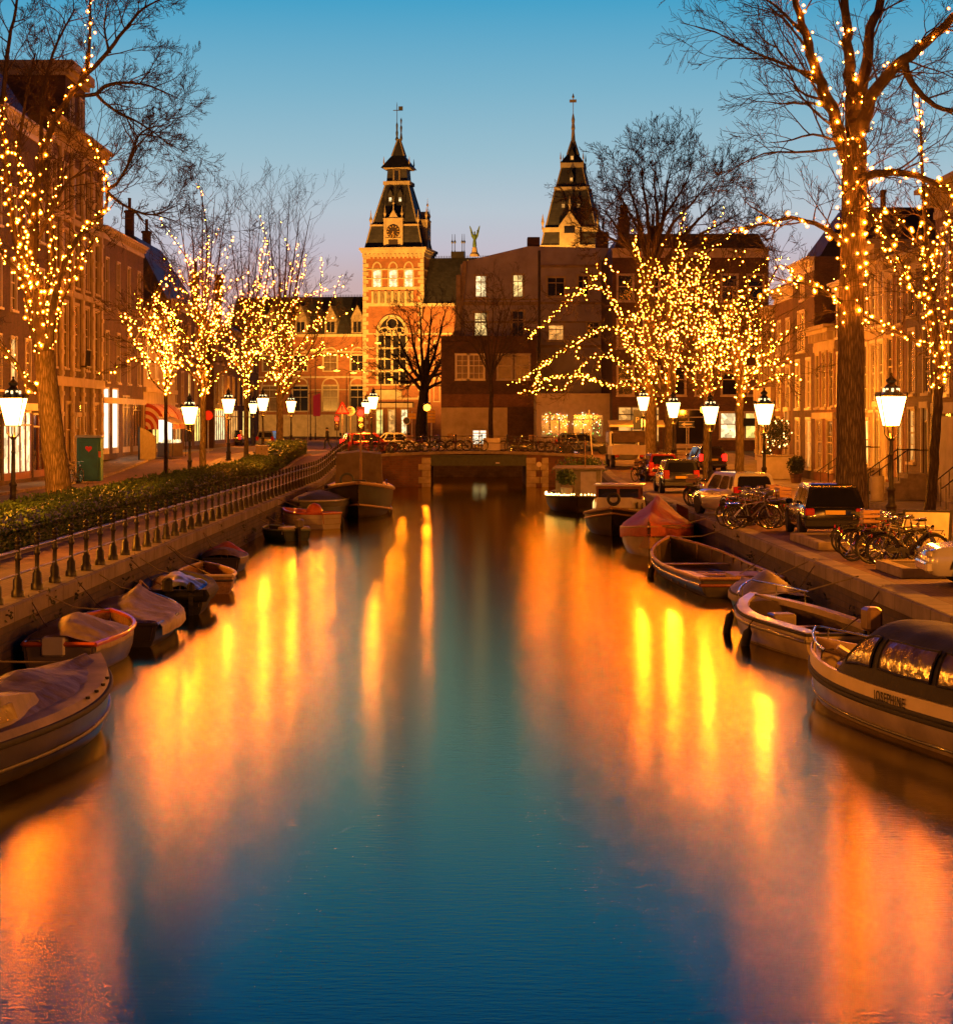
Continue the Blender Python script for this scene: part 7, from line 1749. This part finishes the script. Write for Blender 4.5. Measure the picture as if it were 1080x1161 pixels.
t = thing('terrace_screen', 'pale curved screen between the bright glass doors and the lit stall', 'screen', (X(167, 134), 134, gz(134) + .115), R(70))
MB().prism([(-1.0, 0), (1.0, 0), (1.0, 1.35), (.5, 1.6), (-.3, 1.85), (-1.0, 1.95)], -.04, .04).build('panel', mat('dull_screen_board', (.2, .17, .11), .7, var=.25), t); MB().box(-1.06, -1.0, -.05, .05, 0, 2.0).box(1.0, 1.06, -.05, .05, 0, 1.45).build('post', IRON, t)
for k, (x, Y, rr, lab) in enumerate(((15.9, 113.5, .75, 'round evergreen with fairy lights above the entrance box on the right pavement'), (16.2, 117.6, .55, 'bushy evergreen at a doorstep left of the lit evergreen'), (15.8, 106.2, .4, 'small dark clipped bush behind the huge trunk'))):
    z = gz(Y) + .115; up = 1.25 if k == 0 else 0
    if k == 0:
        q = thing('entrance_box', 'low panelled box in front of the mansard house with an evergreen on top', 'box', (x, Y, z)); MB().bbox(-.9, .9, -1.0, 1.0, 0, 1.2, .03).build('box', GREYW, q); MB().bbox(-1.0, 1.0, -1.1, 1.1, 1.202, 1.26, .02).build('lid', PLASTER, q)
    t = thing('potted_evergreen', lab, 'plant', (x, Y, z + up + (.01 if k == 0 else 0))); MB().lathe([(.22, 0), (.3, .4), (.33, .45), (.26, .45), (.2, .35)], 12).build('pot', ROOFT, t); leafball(t, (0, 0, .55 + rr * .8), rr, 900, .11, LEAF_D, 80 + k, flat=1.1)
    if k < 2:
        b = MB(); r = random.Random(k)
        for i in range(34): d = Vector((r.gauss(0, 1), r.gauss(0, 1), r.gauss(0, 1))).normalized() * rr * 1.02; b.lathe([(0, -.035), (.032, 0), (0, .035)], 5, (d.x, d.y, .55 + rr * .8 + d.z * 1.1))
        b.build('fairy_lights', emis('plant_lights', (1, .55, .15), 12), t, kind='stuff')

# ------------------------------------------------------------------ pedestrian on the crossing (body is one continuous skin)
def person(label, loc, rz):
    J = {'pel': (0, 0, .95), 'sp': (.02, 0, 1.15), 'ch': (.03, 0, 1.36), 'nk': (.03, 0, 1.50), 'hd': (.06, 0, 1.60), 'ht': (.05, 0, 1.73), 'hl': (0, .10, .90), 'kl': (.20, .11, .50), 'al': (.16, .11, .08), 'tl': (.34, .12, .03), 'hr': (0, -.10, .90), 'kr': (-.05, -.11, .48), 'ar': (-.36, -.11, .14), 'tr': (-.24, -.12, .03),
         'sl': (.02, .20, 1.40), 'el': (-.10, .26, 1.12), 'wl': (.02, .25, .90), 'fl': (.06, .24, .80), 'sr': (.02, -.20, 1.40), 'er': (.08, -.27, 1.12), 'wr': (.28, -.24, .98), 'fr': (.37, -.22, .95)}
    RR = dict(pel=.15, sp=.145, ch=.16, nk=.065, hd=.10, ht=.075, hl=.10, kl=.068, al=.05, tl=.045, hr=.10, kr=.068, ar=.05, tr=.045, sl=.075, el=.055, wl=.042, fl=.035, sr=.075, er=.055, wr=.042, fr=.035)
    E_ = [('pel', 'sp'), ('sp', 'ch'), ('ch', 'nk'), ('nk', 'hd'), ('hd', 'ht'), ('pel', 'hl'), ('hl', 'kl'), ('kl', 'al'), ('al', 'tl'), ('pel', 'hr'), ('hr', 'kr'), ('kr', 'ar'), ('ar', 'tr'), ('ch', 'sl'), ('sl', 'el'), ('el', 'wl'), ('wl', 'fl'), ('ch', 'sr'), ('sr', 'er'), ('er', 'wr'), ('wr', 'fr')]
    ks = list(J); me = bpy.data.meshes.new('body'); me.from_pydata([J[k] for k in ks], [(ks.index(a), ks.index(c)) for a, c in E_], [])
    o = bpy.data.objects.new('person_source', me); COL.objects.link(o); o.modifiers.new('Skin', 'SKIN'); o.modifiers.new('Sub', 'SUBSURF').levels = 2
    for i, k in enumerate(ks): me.skin_vertices[0].data[i].radius = (RR[k],) * 2; me.skin_vertices[0].data[i].use_root = k == 'pel'
    bpy.context.view_layer.update()
    m2 = bpy.data.meshes.new_from_object(o.evaluated_get(bpy.context.evaluated_depsgraph_get())); bpy.data.objects.remove(o)
    m2.name = 'person'; m2.materials.clear()
    for m in (mat('dark_coat', (0.03, 0.028, 0.032), .8, var=.2), mat('skin', (0.45, 0.25, 0.17), .5, var=.1), mat('dark_trousers', (0.02, 0.022, 0.035), .8, var=.2)): m2.materials.append(m)
    for p in m2.polygons:
        p.use_smooth = True; c = p.center; p.material_index = 1 if c.z > 1.52 or (c.z < .87 and abs(c.y) > .2) else 2 if c.z < .78 else 0
    q = bpy.data.objects.new('person', m2); COL.objects.link(q); q.location = loc; q.rotation_euler = (0, 0, rz); tag(q, label, 'person')
    b = MB(); b.lathe([(.112, 0), (.118, .06), (.09, .13), (.02, .16)], 12, (.03, 0, 1.61)); b.build('hair', mat('brown_hair', (0.03, 0.018, 0.01), .7, var=.3), q, smooth=60)
person('pedestrian in dark clothes walking over the street crossing beyond the left railing', (X(371, 178), 178, 1.972), R(160))
